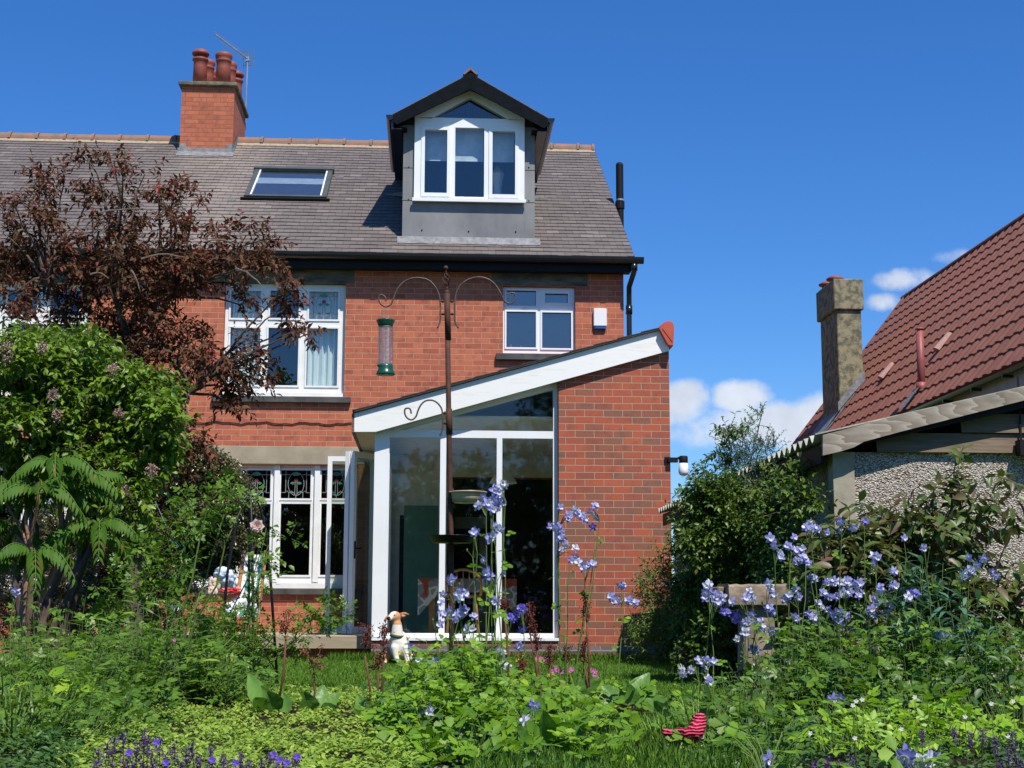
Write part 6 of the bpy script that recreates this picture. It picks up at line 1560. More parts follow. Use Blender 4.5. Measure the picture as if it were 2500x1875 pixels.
def pedestal():
    Y = 7.7; s = Y/FPX
    t = thing('stone_pedestal', (X(1849, Y), Y+.1, 0), 'weathered stone pedestal with a square cap and tapering post in the bed', 'pedestal')
    M['pedstone'] = mat('weathered_cast_stone', (.34, .27, .19), .95, .15, c2=(.15, .12, .09), scale=11, detail=9, bump=.6, bd=.008, lo=.3, hi=.6)
    x0, x1 = X(1776, Y), X(1918, Y); z0, z1 = Z(1477, Y), Z(1424, Y)
    mb = MB(); mb.m(M['pedstone'])
    rg = random.Random(4); n = 14
    V = []
    for i in range(n+1):
        x = x0+(x1-x0)*i/n; j = rg.uniform(-.003, .003)
        V += [(x, Y, z0+rg.uniform(-.002, .002)), (x, Y-.002, (z0+z1)/2), (x, Y+.004, z1-.006+j), (x, Y+.02, z1+j), (x, Y+.3, z1+.0+rg.uniform(-.003, .003)), (x, Y+.31, z0)]
    F_ = [(6*i+k, 6*i+6+k, 6*i+6+(k+1) % 6, 6*i+(k+1) % 6) for i in range(n) for k in range(6)]+[list(range(6))[::-1], [6*n+k for k in range(6)]]
    mb.add(V, F_)
    # lower side wing of the cap at the left
    xl = X(1748, Y+.1); mb.box(xl, x0-.003, Y+.09, Y+.26, Z(1478, Y+.1), Z(1430, Y+.1)); mb.build('cap', parent=t, bevel=.006)
    mb = MB(); mb.m(M['pedstone']); xa, xb, xc, xd = X(1813, Y+.04), X(1885, Y+.04), X(1806, Y+.04), X(1893, Y+.04)
    mb.add([(xc, Y+.03, 0), (xd, Y+.03, 0), (xb, Y+.04, z0+.0), (xa, Y+.04, z0), (xc, Y+.21, 0), (xd, Y+.21, 0), (xb, Y+.2, z0), (xa, Y+.2, z0)], [(0, 1, 2, 3), (5, 4, 7, 6), (4, 0, 3, 7), (1, 5, 6, 2)])
    mb.build('post', parent=t, bevel=.008)
pedestal()

def washing():
    """garden chair with the washing heaped on it"""
    Y = 13.0; q = lambda px, py, dy=0: Vector(P(px, py, Y+dy))
    foot = q(560, 1600); t = thing('garden_chair', (foot.x, Y+.3, 0), 'wooden deck chair with green and white striped canvas by the house wall', 'chair')
    def _str():
        k = NT('striped_canvas'); k.set(.9, .1); w = k.n('ShaderNodeTexWave', wave_type='BANDS', bands_direction='X'); w.inputs['Scale'].default_value = 3.2; k.L.new(k.pos, w.inputs['Vector'])
        k.col(k.ramp(w.outputs['Fac'], [(0, (.70, .68, .58)), (.72, (.70, .68, .58)), (.76, (.07, .22, .17)), (1, (.07, .22, .17))])); return k.m
    st = _str()
    mb = MB(); mb.m(st); V = []; n = 10
    for i in range(n+1):
        u = i/n; y = Y+.75-.75*u; z = 1.02-.86*u+.30*u*u*u; z = max(z, .30)
        V += [(q(572, 1400).x, y, z), (q(618, 1400).x, y, z)]
    mb.add(V, [(2*i, 2*i+1, 2*i+3, 2*i+2) for i in range(n)]); mb.build('canvas', parent=t, smooth=True)
    mb = MB(); mb.m(M['wood_int'])
    for x in (q(572, 1400).x-.02, q(618, 1400).x+.02): mb.bar((x, Y+.78, 1.05), (x, Y-.1, .02), .03, .03); mb.bar((x, Y+.6, .02), (x, Y-.05, .36), .03, .03)
    mb.build('frame', parent=t)
    def heap(name, label, parts, seed, mat_):
        import mathutils.noise as mn
        mb = MB(); mb.m(mat_); 
        for (px, py, rx, rz, dy) in parts:
            c = q(px, py, dy); s = Y/FPX; o = len(mb.v); n = 34; m_ = 22
            for i in range(m_+1):
                th = math.pi*i/m_
                for j in range(n):
                    a = 2*math.pi*j/n; d = Vector((math.sin(th)*math.cos(a), math.sin(th)*math.sin(a), math.cos(th)))
                    f = 1+.34*mn.noise(d*2.1+Vector((seed, 0, 0)))-.30*abs(mn.noise(d*3.4+Vector((0, seed, 0)))); f -= .10*abs(mn.noise(d*9))
                    mb.v.append((c.x+d.x*rx*s*f, c.y+d.y*rx*s*.8*f, c.z+d.z*rz*s*f))
            for i in range(m_):
                for j in range(n): mb.f.append([o+i*n+j, o+(i+1)*n+j, o+(i+1)*n+(j+1) % n, o+i*n+(j+1) % n]); mb.mi.append(0)
        return tag(mb.build(name, smooth=True), label, 'laundry')
    M['linen_b'] = mat('pale_blue_linen', (.66, .74, .84), .9, .1, c2=(.52, .60, .74), scale=5); M['linen_r'] = mat('red_print_cloth', (.62, .03, .03), .9, .1, c2=(.75, .3, .3), scale=5, lo=.48, hi=.52); M['linen_c'] = mat('cream_linen', (.70, .62, .52), .9, .1, c2=(.62, .45, .38), scale=5)
    heap('laundry', 'heaped pale blue and white washing thrown over the garden chair', [(548, 1412, 26, 22, 0), (540, 1400, 20, 16, -.05), (556, 1430, 22, 22, .05)], 3, M['linen_b'])
    heap('laundry', 'cream cloth bundled at the left of the washing pile', [(524, 1428, 14, 22, -.05), (519, 1445, 12, 14, -.1), (516, 1420, 9, 13, .05)], 7, M['linen_c'])
    heap('laundry', 'red and pink printed cloth tucked into the washing pile', [(578, 1442, 12, 10, -.3), (553, 1442, 16, 7, -.3)], 11, M['linen_r'])
    heap('laundry', 'white sheet hanging low over the front of the garden chair', [(560, 1490, 22, 20, -.3), (605, 1470, 14, 30, -.25), (620, 1490, 14, 22, -.2), (580, 1475, 22, 18, -.25)], 15, M['linen'])
    # striped canvas of a second folded seat
    t = thing('deck_chair', tuple(q(440, 1560)), 'low folded deck chair with striped canvas left of the washing', 'chair'); t.location.z = 0
    mb = MB(); mb.m(st); a, b = q(398, 1466), q(474, 1450); mb.add([a, b, b+Vector((-.05, 0, -.03)), a+Vector((0, .0, -.07))], [(0, 1, 2, 3)]); a, b = q(405, 1480), q(450, 1476); mb.add([a+Vector((0, -.1, 0)), b, b+Vector((0, 0, -.02)), a+Vector((.08, -.1, -.06))], [(0, 1, 2, 3)])
    mb.build('canvas', parent=t); mb = MB(); mb.m(M['wood_int']); mb.bar(q(395, 1476), q(474, 1452), .02, .025); mb.bar(q(400, 1480), (q(470, 1480).x, Y+.1, .0), .02, .025); mb.bar(q(460, 1458), (q(400, 1480).x, Y-.1, .0), .02, .025); mb.build('frame', parent=t)
washing()

def wool():
    Y = 5.0; c = Vector(P(1660, 1800, Y)); t = MB(); t.m(M['red_wool'])
    pts = [P(1618, 1806, Y), P(1640, 1816, Y), P(1662, 1812, Y), P(1682, 1814, Y-.03), P(1699, 1808, Y-.02), P(1707, 1786, Y), P(1712, 1762, Y)]
    pts = [Vector(p) for p in pts]
    # a limp knitted sock: a flattened tube with a raised ribbed cuff
    vs_ = MB(); vs_.m(M['red_wool']); rad = [.008, .012, .017, .020, .026, .025, .013]
    P3 = []; R3 = []
    for i in range(len(pts)-1):
        for u in np.linspace(0, 1, 9)[:-1]: P3.append(pts[i].lerp(pts[i+1], u)); R3.append((rad[i]+(rad[i+1]-rad[i])*u)*(1+.03*math.sin(len(P3)*1.9)))
    vs_.tube(P3, R3, 16); vs_.v = [(a+.002*math.sin(b*190+c*230), b+.003*math.sin(a*170), c+.0025*math.sin(a*210+b*90)) for a, b, c in vs_.v]
    o = tag(vs_.build('knitted_toy', smooth=True), 'crumpled ribbed pink-red knitted toy lying on the near grass', 'toy'); o.location.z += .03
    mb = MB(); mb.m(M['pinky']); e = Vector(P(1708, 1814, Y)); mb.box(e.x-.02, e.x+.012, e.y-.02, e.y+.02, 0, max(e.z+.01, .03)); mb.build('pale_tip', parent=o, bevel=.006)
M['pinky'] = mat('faded_pink_cloth', (.72, .42, .38), .9, .1)
wool()

# ================================================================== DOG
def dog():
    Y = 14.35; s = Y/FPX
    gx = X(968, Y); g = thing('dog', (gx, Y, 0), 'white and tan smooth-coated dog with a green collar sitting on the lawn', 'dog')
    def q(zx, zy, dy=0.0):      # from the 8.3x crop that starts at 900,1450
        return Vector(P(900+zx/8.294, 1450+zy/8.294, Y))+Vector((0, dy, 0))
    px = 1/8.294*s
    mb = MB()
    def ell(c, rx, ry, rz, rot=None, n=16):
        o = len(mb.v); mb.ball((0, 0, 0), 1, n, sc=(rx, ry, rz)); m = Matrix(rot) if rot else None
        mb.v = mb.v[:o]+[tuple(c+(rot @ Vector(p) if rot else Vector(p))) for p in mb.v[o:]]
    def rotv(a, b): return (b-a).to_track_quat('Z', 'Y').to_matrix()
    def cap(a, b, ra, rb, n=14):
        k = 7; P3 = [a.lerp(b, i/k) for i in range(k+1)]; mb.tube(P3, [ra+(rb-ra)*i/k for i in range(k+1)], n); mb.ball(a, ra, n); mb.ball(b, rb, n)
    # torso: deep chest narrowing to the belly, back sloping to the haunch
    ell(q(620, 1030, .05), .096, .115, .135); cap(q(600, 960, .02), q(640, 1100, .03), .085, .090)
    cap(q(640, 1100, .08), q(560, 1290, .26), .095, .085); ell(q(540, 1270, .28), .10, .12, .10)
    # neck
    cap(q(575, 880, 0), q(575, 620, -.01), .064, .047); cap(q(590, 960, .03), q(575, 850, 0), .085, .062)
    # skull and muzzle, nose lifted to the left
    ell(q(530, 460, 0), .060, .058, .052); cap(q(500, 475, -.02), q(415, 498, -.075), .043, .025); cap(q(495, 515, -.02), q(435, 540, -.06), .030, .018)
    ell(q(560, 520, .0), .045, .045, .045)
    # front legs
    cap(q(540, 1090, -.03), q(560, 1290, -.05), .046, .026); cap(q(560, 1290, -.05), q(600, 1352, -.07), .026, .021); cap(q(600, 1358, -.07), q(700, 1425, -.10), .022, .019)
    cap(q(720, 1080, -.02), q(765, 1230, -.04), .046, .028); cap(q(765, 1230, -.04), q(800, 1400, -.06), .027, .021); cap(q(800, 1402, -.06), q(835, 1432, -.10), .024, .020)
    # haunches: folded thigh, hock on the ground
    cap(q(470, 1180, .22), q(360, 1260, .12), .085, .055); cap(q(360, 1270, .12), q(400, 1370, .17), .045, .026); cap(q(400, 1375, .17), q(330, 1390, .04), .024, .020)
    cap(q(730, 1200, .24), q(800, 1290, .12), .075, .048); cap(q(800, 1300, .12), q(790, 1385, .16), .035, .024)
    me = bpy.data.meshes.new('tmp'); me.from_pydata(mb.v, [], mb.f); o = bpy.data.objects.new('tmp', me); COL.objects.link(o)
    bm = bmesh.new(); bm.from_mesh(me); bmesh.ops.recalc_face_normals(bm, faces=bm.faces); bm.to_mesh(me); bm.free()
    rm = o.modifiers.new('r', 'REMESH'); rm.mode = 'VOXEL'; rm.voxel_size = .0085
    sm = o.modifiers.new('s', 'SMOOTH'); sm.iterations = 6; sm.factor = .6
    dg = bpy.context.evaluated_depsgraph_get(); dg.update()
    m2 = bpy.data.meshes.new_from_object(o.evaluated_get(dg)); bpy.data.objects.remove(o)
    ca = m2.color_attributes.new('coat', 'FLOAT_COLOR', 'POINT')
    import mathutils.noise as mn
    W, T, D, PK = (.80, .76, .68), (.52, .25, .11), (.035, .03, .03), (.6, .38, .32)
    noseC, eyeR = q(403, 492, -.10), q(523, 432, -.07)
    for v in m2.vertices:
        p = v.co; w = .012*mn.noise(p*30)
        c = W
        head = p.z > q(0, 620).z
        if head:
            c = T
            # white blaze down the face to the muzzle
            u = (p.x-q(470, 0).x); bl = q(455, 400, 0)
            zl = p.z-q(0, 470).z
            if abs((p.x-q(440, 440).x)-.55*(zl))+w < .022 and p.y < Y+.02: c = W
            if p.x < q(450, 500).x+w: c = W
            if (p-noseC).length < .026: c = D
            if (p-q(430, 545, -.06)).length < .022 and p.z < q(0, 535).z: c = D
            if p.z < q(0, 560).z and p.x > q(540, 0).x and p.y < Y: c = T
        if not head and p.x < q(500, 0).x+w and p.z < q(0, 1080).z and p.y > Y+.03: c = T
        if not head and p.x > q(770, 0).x+w and q(0, 940).z < p.z < q(0, 860).z: c = T
        ca.data[v.index].color = (*c, 1)
    t = NT('short_coat'); t.set(.75, .25); a = t.n('ShaderNodeVertexColor', layer_name='coat'); t.col(t.mix(t.math('MULTIPLY', t.noise(60, 3), .25), a.outputs['Color'], (.55, .48, .42))); m2.materials.clear(); m2.materials.append(t.m)
    m2.polygons.foreach_set('use_smooth', [True]*len(m2.polygons))
    b = bpy.data.objects.new('body', m2); COL.objects.link(b); attach(b, g)
    def part(name, fn, m_): 
        k = MB(); k.m(m_); fn(k); return k.build(name, parent=g, smooth=True)
    M['coat_tan'] = mat('tan_coat', (.50, .22, .09), .75, .25, scale=20); M['ear_in'] = mat('pink_inner_ear', (.66, .36, .28), .7, .3)
    def ear(k, pts, th=.006):
        n = len(pts); V = [tuple(p) for p in pts]+[tuple(p+Vector((0, th, 0))) for p in pts]; k.add(V, [list(range(n)), list(range(2*n-1, n-1, -1))]+[(i, i+n, (i+1) % n+n, (i+1) % n) for i in range(n)])
    part('ear', lambda k: (ear(k, [q(610, 395, -.01), q(680, 372, -.03), q(750, 370, -.045), q(826, 414, -.05), q(770, 435, -.04), q(730, 470, -.035), q(680, 500, -.02), q(640, 480, -.005)]), k.m(M['ear_in']), ear(k, [q(650, 440, -.034), q(700, 420, -.045), q(755, 440, -.050), q(700, 480, -.036), q(665, 488, -.032)], .003)), M['coat_tan'])
    part('ear', lambda k: ear(k, [q(405, 412, -.02), q(370, 440, -.035), q(335, 480, -.045), q(305, 545, -.045), q(335, 572, -.04), q(365, 550, -.035), q(372, 500, -.03), q(410, 460, -.02)]), M['coat_tan'])
    part('eye', lambda k: k.ball(q(523, 434, -.052), .0085, 10), M['black']); part('eye', lambda k: k.ball(q(405, 440, -.045), .007, 10), M['black'])
    part('nose', lambda k: k.ball(q(400, 492, -.092), .017, 12, sc=(1, 1, .8)), M['black'])
    M['collar'] = mat('olive_green_collar', (.085, .10, .045), .7, .3)
    cA, cB = q(470, 862, 0), q(680, 822, 0)
    def collar(k):
        c = (cA+cB)/2; ax = Vector((.16, -.15, 1)).normalized(); qn = ax.to_track_quat('Z', 'Y'); n = 28; V = []
        for z, r in ((-.014, .067), (-.014, .071), (.014, .068), (.014, .064)):
            for j in range(n): a_ = 2*math.pi*j/n; V.append(tuple(c+qn @ Vector((r*math.cos(a_), r*math.sin(a_), z))))
        k.add(V, [(i*n+j, i*n+(j+1) % n, ((i+1) % 4)*n+(j+1) % n, ((i+1) % 4)*n+j) for i in range(4) for j in range(n)])
    part('collar', collar, M['collar'])
dog()

# ================================================================== COLUMBINES
def flower_mesh(name, m_out, m_in):
    V, F, MI = [], [], []
    def tri(p, mi): o = len(V); V.extend(p); F.append(list(range(o, o+len(p)))); MI.append(mi)
    for k in range(5):          # spreading sepals
        a = 2*math.pi*k/5; ca, sa = math.cos(a), math.sin(a)
        def T(u, v, w): return (u*ca-v*sa, u*sa+v*ca, w)
        b = [T(.08, 0, .0), T(.42, .33, .04), T(.76, .27, -.04), T(1.0, 0, -.16), T(.76, -.27, -.04), T(.42, -.33, .04)]; m = T(.5, 0, -.05)
        for i in range(6): tri([b[i], b[(i+1) % 6], m], 0)
        a = 2*math.pi*(k+.5)/5; ca, sa = math.cos(a), math.sin(a)
        c = [T(.10, -.12, 0), T(.10, .12, 0), T(.46, .27, .36), T(.56, 0, .46), T(.46, -.27, .36)]; tri(c[:3]+[c[4]], 1); tri([c[2], c[3], c[4]], 1)
        s = [T(.10, .08, 0), T(.10, -.08, 0), T(.34, .0, -.42), T(.22, 0, -.72), T(.05, .0, -.80)]; tri([s[0], s[1], s[2]], 0); tri([T(.34, .035, -.42), T(.34, -.035, -.42), s[3]], 0); tri([T(.24, .03, -.68), T(.2, -.03, -.74), s[4]], 0)
    for k in range(4):
        a = k*1.57; tri([(.05*math.cos(a), .05*math.sin(a), .2), (.05*math.cos(a+1), .05*math.sin(a+1), .2), (0, 0, .6)], 2)
    me = bpy.data.meshes.new(name); me.from_pydata(V, [], F); me.polygons.foreach_set('material_index', MI)
    for m_ in (m_out, m_in, M['p_yel']): me.materials.append(m_)
    return me
FM = {'b': flower_mesh('columbine_flower', M['p_blue'], M['p_white']), 'd': flower_mesh('violet_columbine_flower', M['p_dark'], M['p_blue']), 'w': flower_mesh('white_columbine_flower', M['p_white'], M['p_white']), 'p': flower_mesh('pink_columbine_flower', M['p_pink'], M['p_white'])}

def Zr(sc, ox, oy, lst): return [(ox+a/sc, oy+b/sc, *k) for a, b, *k in lst]
FL = []
FL += Zr(2.765, 850, 1050, [(1060, 370), (1000, 400), (1020, 425), (915, 455), (985, 470), (875, 512), (940, 495), (975, 535), (1045, 490), (1010, 480), (865, 685), (990, 645), (975, 710), (915, 880), (935, 960), (1045, 970), (970, 1140), (690, 1025), (765, 1095), (740, 1110), (790, 1105), (640, 1110), (625, 1165), (690, 1225), (785, 1215), (760, 1240), (620, 1235), (850, 1255), (730, 1250), (620, 1310), (835, 1340), (800, 1340), (1085, 1262, 'd'), (1150, 1240, 'd'), (1185, 1210, 'd'), (1175, 1350, 'd'),
    (1435, 520), (1490, 575), (1550, 555), (1530, 540), (1600, 600), (1670, 510), (1640, 550), (1675, 590), (1650, 655, 'd'), (1420, 650), (1400, 660), (1440, 730), (1445, 805, 'w'), (1535, 795), (1530, 855), (1575, 895), (1590, 935), (1625, 910), (1840, 1050), (1780, 1120), (1795, 1150), (1820, 1155), (1885, 1145), (1940, 1160), (1905, 1150), (425, 1470, 'd'), (570, 1575), (1045, 1500, 'w'), (1155, 1450), (1065, 1560, 'w'), (470, 1545, 'w')])
FL += Zr(3.16, 600, 1350, [(1435, 850), (2010, 845, 'w'), (1370, 1245), (1425, 1200, 'w')]) + Zr(3.16, 1200, 1350, [(335, 1185), (255, 1290, 'w'), (95, 845, 'w')])
FL += Zr(2.458, 1600, 1100, [(325, 800, 'w'), (300, 858), (350, 880), (385, 910), (400, 880), (460, 905), (405, 965, 'd'), (545, 885), (590, 890), (565, 845, 'w'), (690, 820), (710, 865), (685, 940), (710, 975), (575, 985), (530, 1040), (620, 1030), (640, 1050), (480, 1015, 'd'), (540, 1090), (490, 1130, 'w'), (575, 1185), (730, 1085), (690, 1080, 'w'), (930, 470), (980, 470), (950, 460), (1030, 490), (1110, 430), (1105, 480), (1190, 465), (1260, 425, 'd'), (835, 520), (710, 550), (715, 575), (750, 615), (800, 575), (825, 585), (850, 600), (880, 590), (840, 665), (900, 660), (890, 640), (930, 760), (950, 765), (1070, 775), (1050, 785), (1110, 790), (1150, 780), (1160, 800), (1200, 800), (1215, 795), (1050, 880), (1030, 870), (1100, 870), (1085, 880), (1150, 860), (1170, 850), (1240, 850), (1220, 870), (1350, 840), (1350, 815), (1440, 810), (1310, 635), (1310, 680), (1425, 720), (1495, 525), (1610, 585), (1880, 640), (1970, 650), (1930, 690), (1850, 735), (1890, 720), (2020, 725), (1560, 855, 'd'), (1490, 880, 'w'), (980, 915), (1320, 905), (1320, 925), (1420, 925), (840, 830), (860, 870), (800, 870), (835, 995), (915, 985), (950, 1005), (930, 970), (1060, 980), (1100, 975), (1130, 985), (1150, 990), (1100, 1020), (1080, 1000), (1295, 980), (1310, 990), (1385, 980, 'w'), (1120, 1050), (1185, 1080), (895, 1205), (1720, 1105), (1310, 1185, 'p'), (1495, 1185, 'd'), (800, 1270), (815, 1255), (820, 1310), (860, 1310, 'w'), (790, 1320), (600, 1310), (590, 1340), (560, 1340), (660, 1380), (325, 1385), (260, 1255), (310, 1260), (350, 1265), (295, 1310), (280, 1265), (160, 1310, 'w'), (215, 1320, 'w'), (1060, 1490), (1100, 1490), (1060, 1390), (1960, 1215), (1880, 1310, 'd'), (1860, 1230)])
FL += Zr(3.16, 1800, 1350, [(1290, 1550), (1320, 1575), (1350, 1600), (1390, 1610), (1480, 1600), (1455, 1600, 'w'), (240, 1590)]) + Zr(2.457, 0, 1200, [(90, 600)])
_rf = random.Random(31); FL += [(f[0]+_rf.uniform(-13, 13), f[1]+_rf.uniform(-13, 13), *f[2:]) for f in FL if _rf.random() < .55]
PLANTS = [  # stem foot px, depth Y, what sets it apart
    (1165, 6.7, 'tallest columbine, its lilac flowers crossing the lower half of the glazing'), (1085, 6.5, 'thick columbine clump with lilac heads at the foot of the iron pole'), (1275, 6.9, 'columbine with four deep violet flowers before the right glass pane'), (1400, 6.9, 'tall columbine with lilac heads against the left edge of the brick pier'), (1515, 7.0, 'slender columbine with three pale clusters against the middle of the brick pier'),
    (1010, 6.3, 'short columbine with a lone violet flower beside the sitting dog'), (1210, 6.2, 'low columbine with white-lilac nodding flowers below the glazed screen'), (1055, 5.2, 'small columbine with two pale flowers low in the leafy bed'), (1300, 5.1, 'columbine flowering just above the big upright bergenia leaf'),
    (1720, 6.6, 'columbine with arching heads left of the stone pedestal cap'), (1820, 6.8, 'columbine flowering in front of the stone pedestal'), (1700, 7.3, 'low columbine with white-lilac bells at the lawn edge'), (1930, 7.0, 'columbine with a pale cluster right of the pedestal'), (2010, 7.2, 'tall columbine whose heads reach the garage corner post'), (2075, 6.9, 'densest columbine clump in the middle of the right-hand bed'), (2160, 6.8, 'columbine with open stars right of the densest clump'), (2390, 6.9, 'columbine with five pale flowers against the pebble dash'), (2270, 6.3, 'columbine with single flowers among the grey-green leaves'),
    (2010, 5.6, 'shaded columbine with dim flowers in the dark gap of the bed'), (2240, 3.6, 'nearest columbine, cut by the lower edge of the picture'), (1870, 4.0, 'columbine with one flower low in the right corner bed'), (40, 6.6, 'columbine with a dim flower in the left border'), (1250, 7.0, 'columbine stalk with a single hanging flower before the last mullion')]
def columbines():
    rg = random.Random(17); groups = [[] for _ in PLANTS]
    for f in FL:
        best = min(range(len(PLANTS)), key=lambda i: abs(f[0]-PLANTS[i][0])+(0 if (f[1] > 1600) == (PLANTS[i][1] < 6.0) or True else 0)+(260 if f[1] > 1700 and PLANTS[i][1] > 6.1 else 0)+(300 if f[1] < 1690 and PLANTS[i][1] < 6.0 else 0))
        groups[best].append(f)
    for (bx, Y, desc), fl in zip(PLANTS, groups):
        foot = Vector((X(bx, Y, 1600), Y, 0)); t = thing('columbine', foot, desc, 'flower', 'columbines in the flower beds')
        mb = MB(); mb.m(M['stem_g']); v = Veg(); nrg = np.random.default_rng(bx)
        small = []
        stems = {}
        fl = sorted(fl, key=lambda f: f[1])
        forks = []
        for f in fl:
            yy = Y+rg.uniform(-.12, .12); p = Vector(P(f[0], f[1], yy))
            # join the nearest existing fork below, else a new stem from the foot
            near = [k for k in forks if (k-p).length < .16 and k.z < p.z+.02]
            if near: k = min(near, key=lambda k: (k-p).length)
            else:
                k = p+Vector((rg.uniform(-.02, .02), rg.uniform(-.02, .02), -rg.uniform(.07, .13))); k.z = max(k.z, .03)
                ft = foot+Vector((rg.uniform(-.05, .05)+(k.x-foot.x)*.35, rg.uniform(-.05, .05), 0))
                ln = k-ft; mb.tube([ft, ft+ln*.35+Vector((ln.x*-.12, 0, 0)), ft+ln*.7+Vector((rg.uniform(-.01, .01), 0, 0)), k], [.0034, .003, .0026, .0022], 5); forks.append(k)
                n = 3; u = [.35, .6, .9]
                pp = np.array([tuple(ft+ln*a) for a in u]); dd = nrg.normal(size=(n, 3))*np.array([1, 1, .3]); v.leaves(pp, dd, np.tile([0, -.5, 1.], (n, 1))+nrg.normal(size=(n, 3))*.3, nrg.uniform(.04, .075, n), nrg.uniform(.04, .075, n), T_LOBED if Y < 7.5 else T_PALM)
            back = Vector((rg.uniform(-1, 1), rg.uniform(-.9, .3), 0)); ax = Vector((rg.uniform(-.9, .9), rg.uniform(-1.3, -.2), rg.uniform(-.7, .5))).normalized()
            tip = p-ax*.006+Vector((0, 0, .006)); mb.tube([k, (k+tip)/2+Vector((back.x*.006, 0, .02)), tip], [.0018, .0014, .0012], 4)
            kind = f[2] if len(f) > 2 else ('w' if rg.random() < .10 else 'b')
            sc = rg.uniform(.021, .029)
            fo = bpy.data.objects.new('flower', FM[kind]); COL.objects.link(fo); attach(fo, t)
            fo.matrix_basis = Matrix.Translation(p) @ (ax.to_track_quat('Z', 'Y').to_matrix().to_4x4()) @ Matrix.Rotation(rg.uniform(0, 1.2), 4, 'Z') @ Matrix.Scale(sc, 4)
        # green seed pods and buds
        for k in forks:
            if rg.random() < .6:
                e = k+Vector((rg.uniform(-.03, .03), rg.uniform(-.02, .02), rg.uniform(.02, .10))); mb.tube([k, e], .0012, 4); mb.ball(e, .0045, 6, sc=(1, 1, 1.8))
        # basal leaves on thin stalks
        n = 15; a = nrg.uniform(0, 6.28, n); rr = nrg.uniform(.03, .15, n); h = nrg.uniform(.05, .17, n)
        pp = np.stack([foot.x+np.cos(a)*rr, foot.y+np.sin(a)*rr, h], 1)
        for q_ in pp: mb.tube([foot, (np.array(foot)+q_)/2+np.array([0, 0, .03]), q_], .0014, 3, cap=False)
        dd = np.stack([np.cos(a), np.sin(a), np.full(n, -.1)], 1)+nrg.normal(size=(n, 3))*.3
        v.leaves(pp, dd, np.tile([0, -.25, 1.], (n, 1))+nrg.normal(size=(n, 3))*.3, nrg.uniform(.055, .09, n), nrg.uniform(.055, .09, n), T_LOBED)
        mb.build('stem', parent=t); v.build('leaves', [M['l_aqui']], t)
columbines()

# ================================================================== BERGENIA AND SEED HEADS
def big_leaf(mb, base, tip, w, n=(0, -1, .4), cup=.12, fold=.10):
    """spoon-shaped leathery leaf with a midrib and cupped blade"""
    base, tip = Vector(base), Vector(tip); d = tip-base; L = d.length; d.normalize(); n = Vector(n); b = d.cross(n).normalized(); n = b.cross(d)
    us = np.linspace(0, 1, 11); o = len(mb.v); vs_ = []
    for u in us:
        ww = w*(math.sin(math.pi*min(1, .06+u*.94)**.72))*.5+.004; 
        for v_ in (-1, -.55, 0, .55, 1):
            h = n*(fold*abs(v_)*ww+cup*L*(u*u)*-.35+(.006 if v_ == 0 else 0)*-1+.06*ww*math.sin(u*14+v_*3)*abs(v_))
            vs_.append(base+d*(u*L)+b*(v_*ww*(1+.04*math.sin(u*23+v_)))+h)
    mb.add(vs_, [(i*5+j, i*5+j+1, (i+1)*5+j+1, (i+1)*5+j) for i in range(10) for j in range(4)])

def bergenia(label, Y, bx, leaves, heads=(), dry=None):
    foot = Vector((X(bx, Y, 1650), Y, 0)); t = thing('bergenia', foot, label, 'plant', 'bergenias along the edge of the bed')
    mb = MB(); mb.m(M['berg'])
    st = MB(); st.m(M['stem_red'])
    for (ax, ay, tx, ty, w, dy) in leaves:
        a = Vector(P(ax, ay, Y+dy*.3)); b = Vector(P(tx, ty, Y+dy)); a.z = max(a.z, .02); b.z = max(b.z, .03)
        big_leaf(mb, a, b, w*Y/FPX, n=(random.uniform(-.5, .5), -1, random.uniform(.1, .9))); st.tube([foot, (foot+a)/2+Vector((0, 0, .01)), a], .0045, 6)
    mb.build('leaves', parent=t, smooth=True); st.build('leaf_stalk', parent=t, smooth=True)
    for (px, py, fx, fy, wpx, hpx, kind) in heads:
        b = Vector(P(fx, fy, Y)); b.z = max(0, min(b.z, .05)); tp = Vector(P(px, py+hpx*.6, Y)); s = Y/FPX
        mb = MB(); mb.m(M['stem_red']); mb.tube([b, b.lerp(tp, .5)+Vector((.01, 0, 0)), tp], [.0052, .0048, .004], 8)
        rg = random.Random(int(px)); v = Veg(); n = 10 if kind == 'r' else 14
        for k in range(n):
            e = Vector(P(px+rg.uniform(-.5, .5)*wpx, py+rg.uniform(-.5, .5)*hpx, Y+rg.uniform(-.5, .5)*wpx*s)); mb.tube([tp.lerp(Vector(P(px, py, Y)), rg.random()*.7), e], .0016, 4)
            q = 26; pos = np.array(tuple(e))+np.random.default_rng(k).normal(size=(q, 3))*np.array([1, 1, 1.1])*.0075; dd = np.random.default_rng(k+50).normal(size=(q, 3)); v.leaves(pos, dd, np.random.default_rng(k+9).normal(size=(q, 3)), np.full(q, .009), np.full(q, .007), T_DIAM)
        sh = mb.build('flower_stalk', parent=t, smooth=True); v.build('dried_head', [M['dry'] if kind == 'b' else M['dry_red']], sh)
def _bergm():
    t = NT('leathery_leaf'); t.set(.42, .4); n = t.noise(6, 4); v = t.noise(60, 2)
    c = t.ramp(n, [(.3, (.085, .20, .03)), (.7, (.15, .30, .05))]); t.col(c); t.bump(v, .4, .006)
    tr = t.n('ShaderNodeBsdfTranslucent'); t.L.new(t.mix(1.0, c, (1.2, 1.4, .6), 'MULTIPLY'), tr.inputs['Color']); mx = t.n('ShaderNodeMixShader'); mx.inputs[0].default_value = .25
    t.L.new(t.b.outputs[0], mx.inputs[1]); t.L.new(tr.outputs[0], mx.inputs[2]); t.L.new(mx.outputs[0], t.out.inputs[0]); return t.m
M['berg'] = _bergm()
random.seed(12)
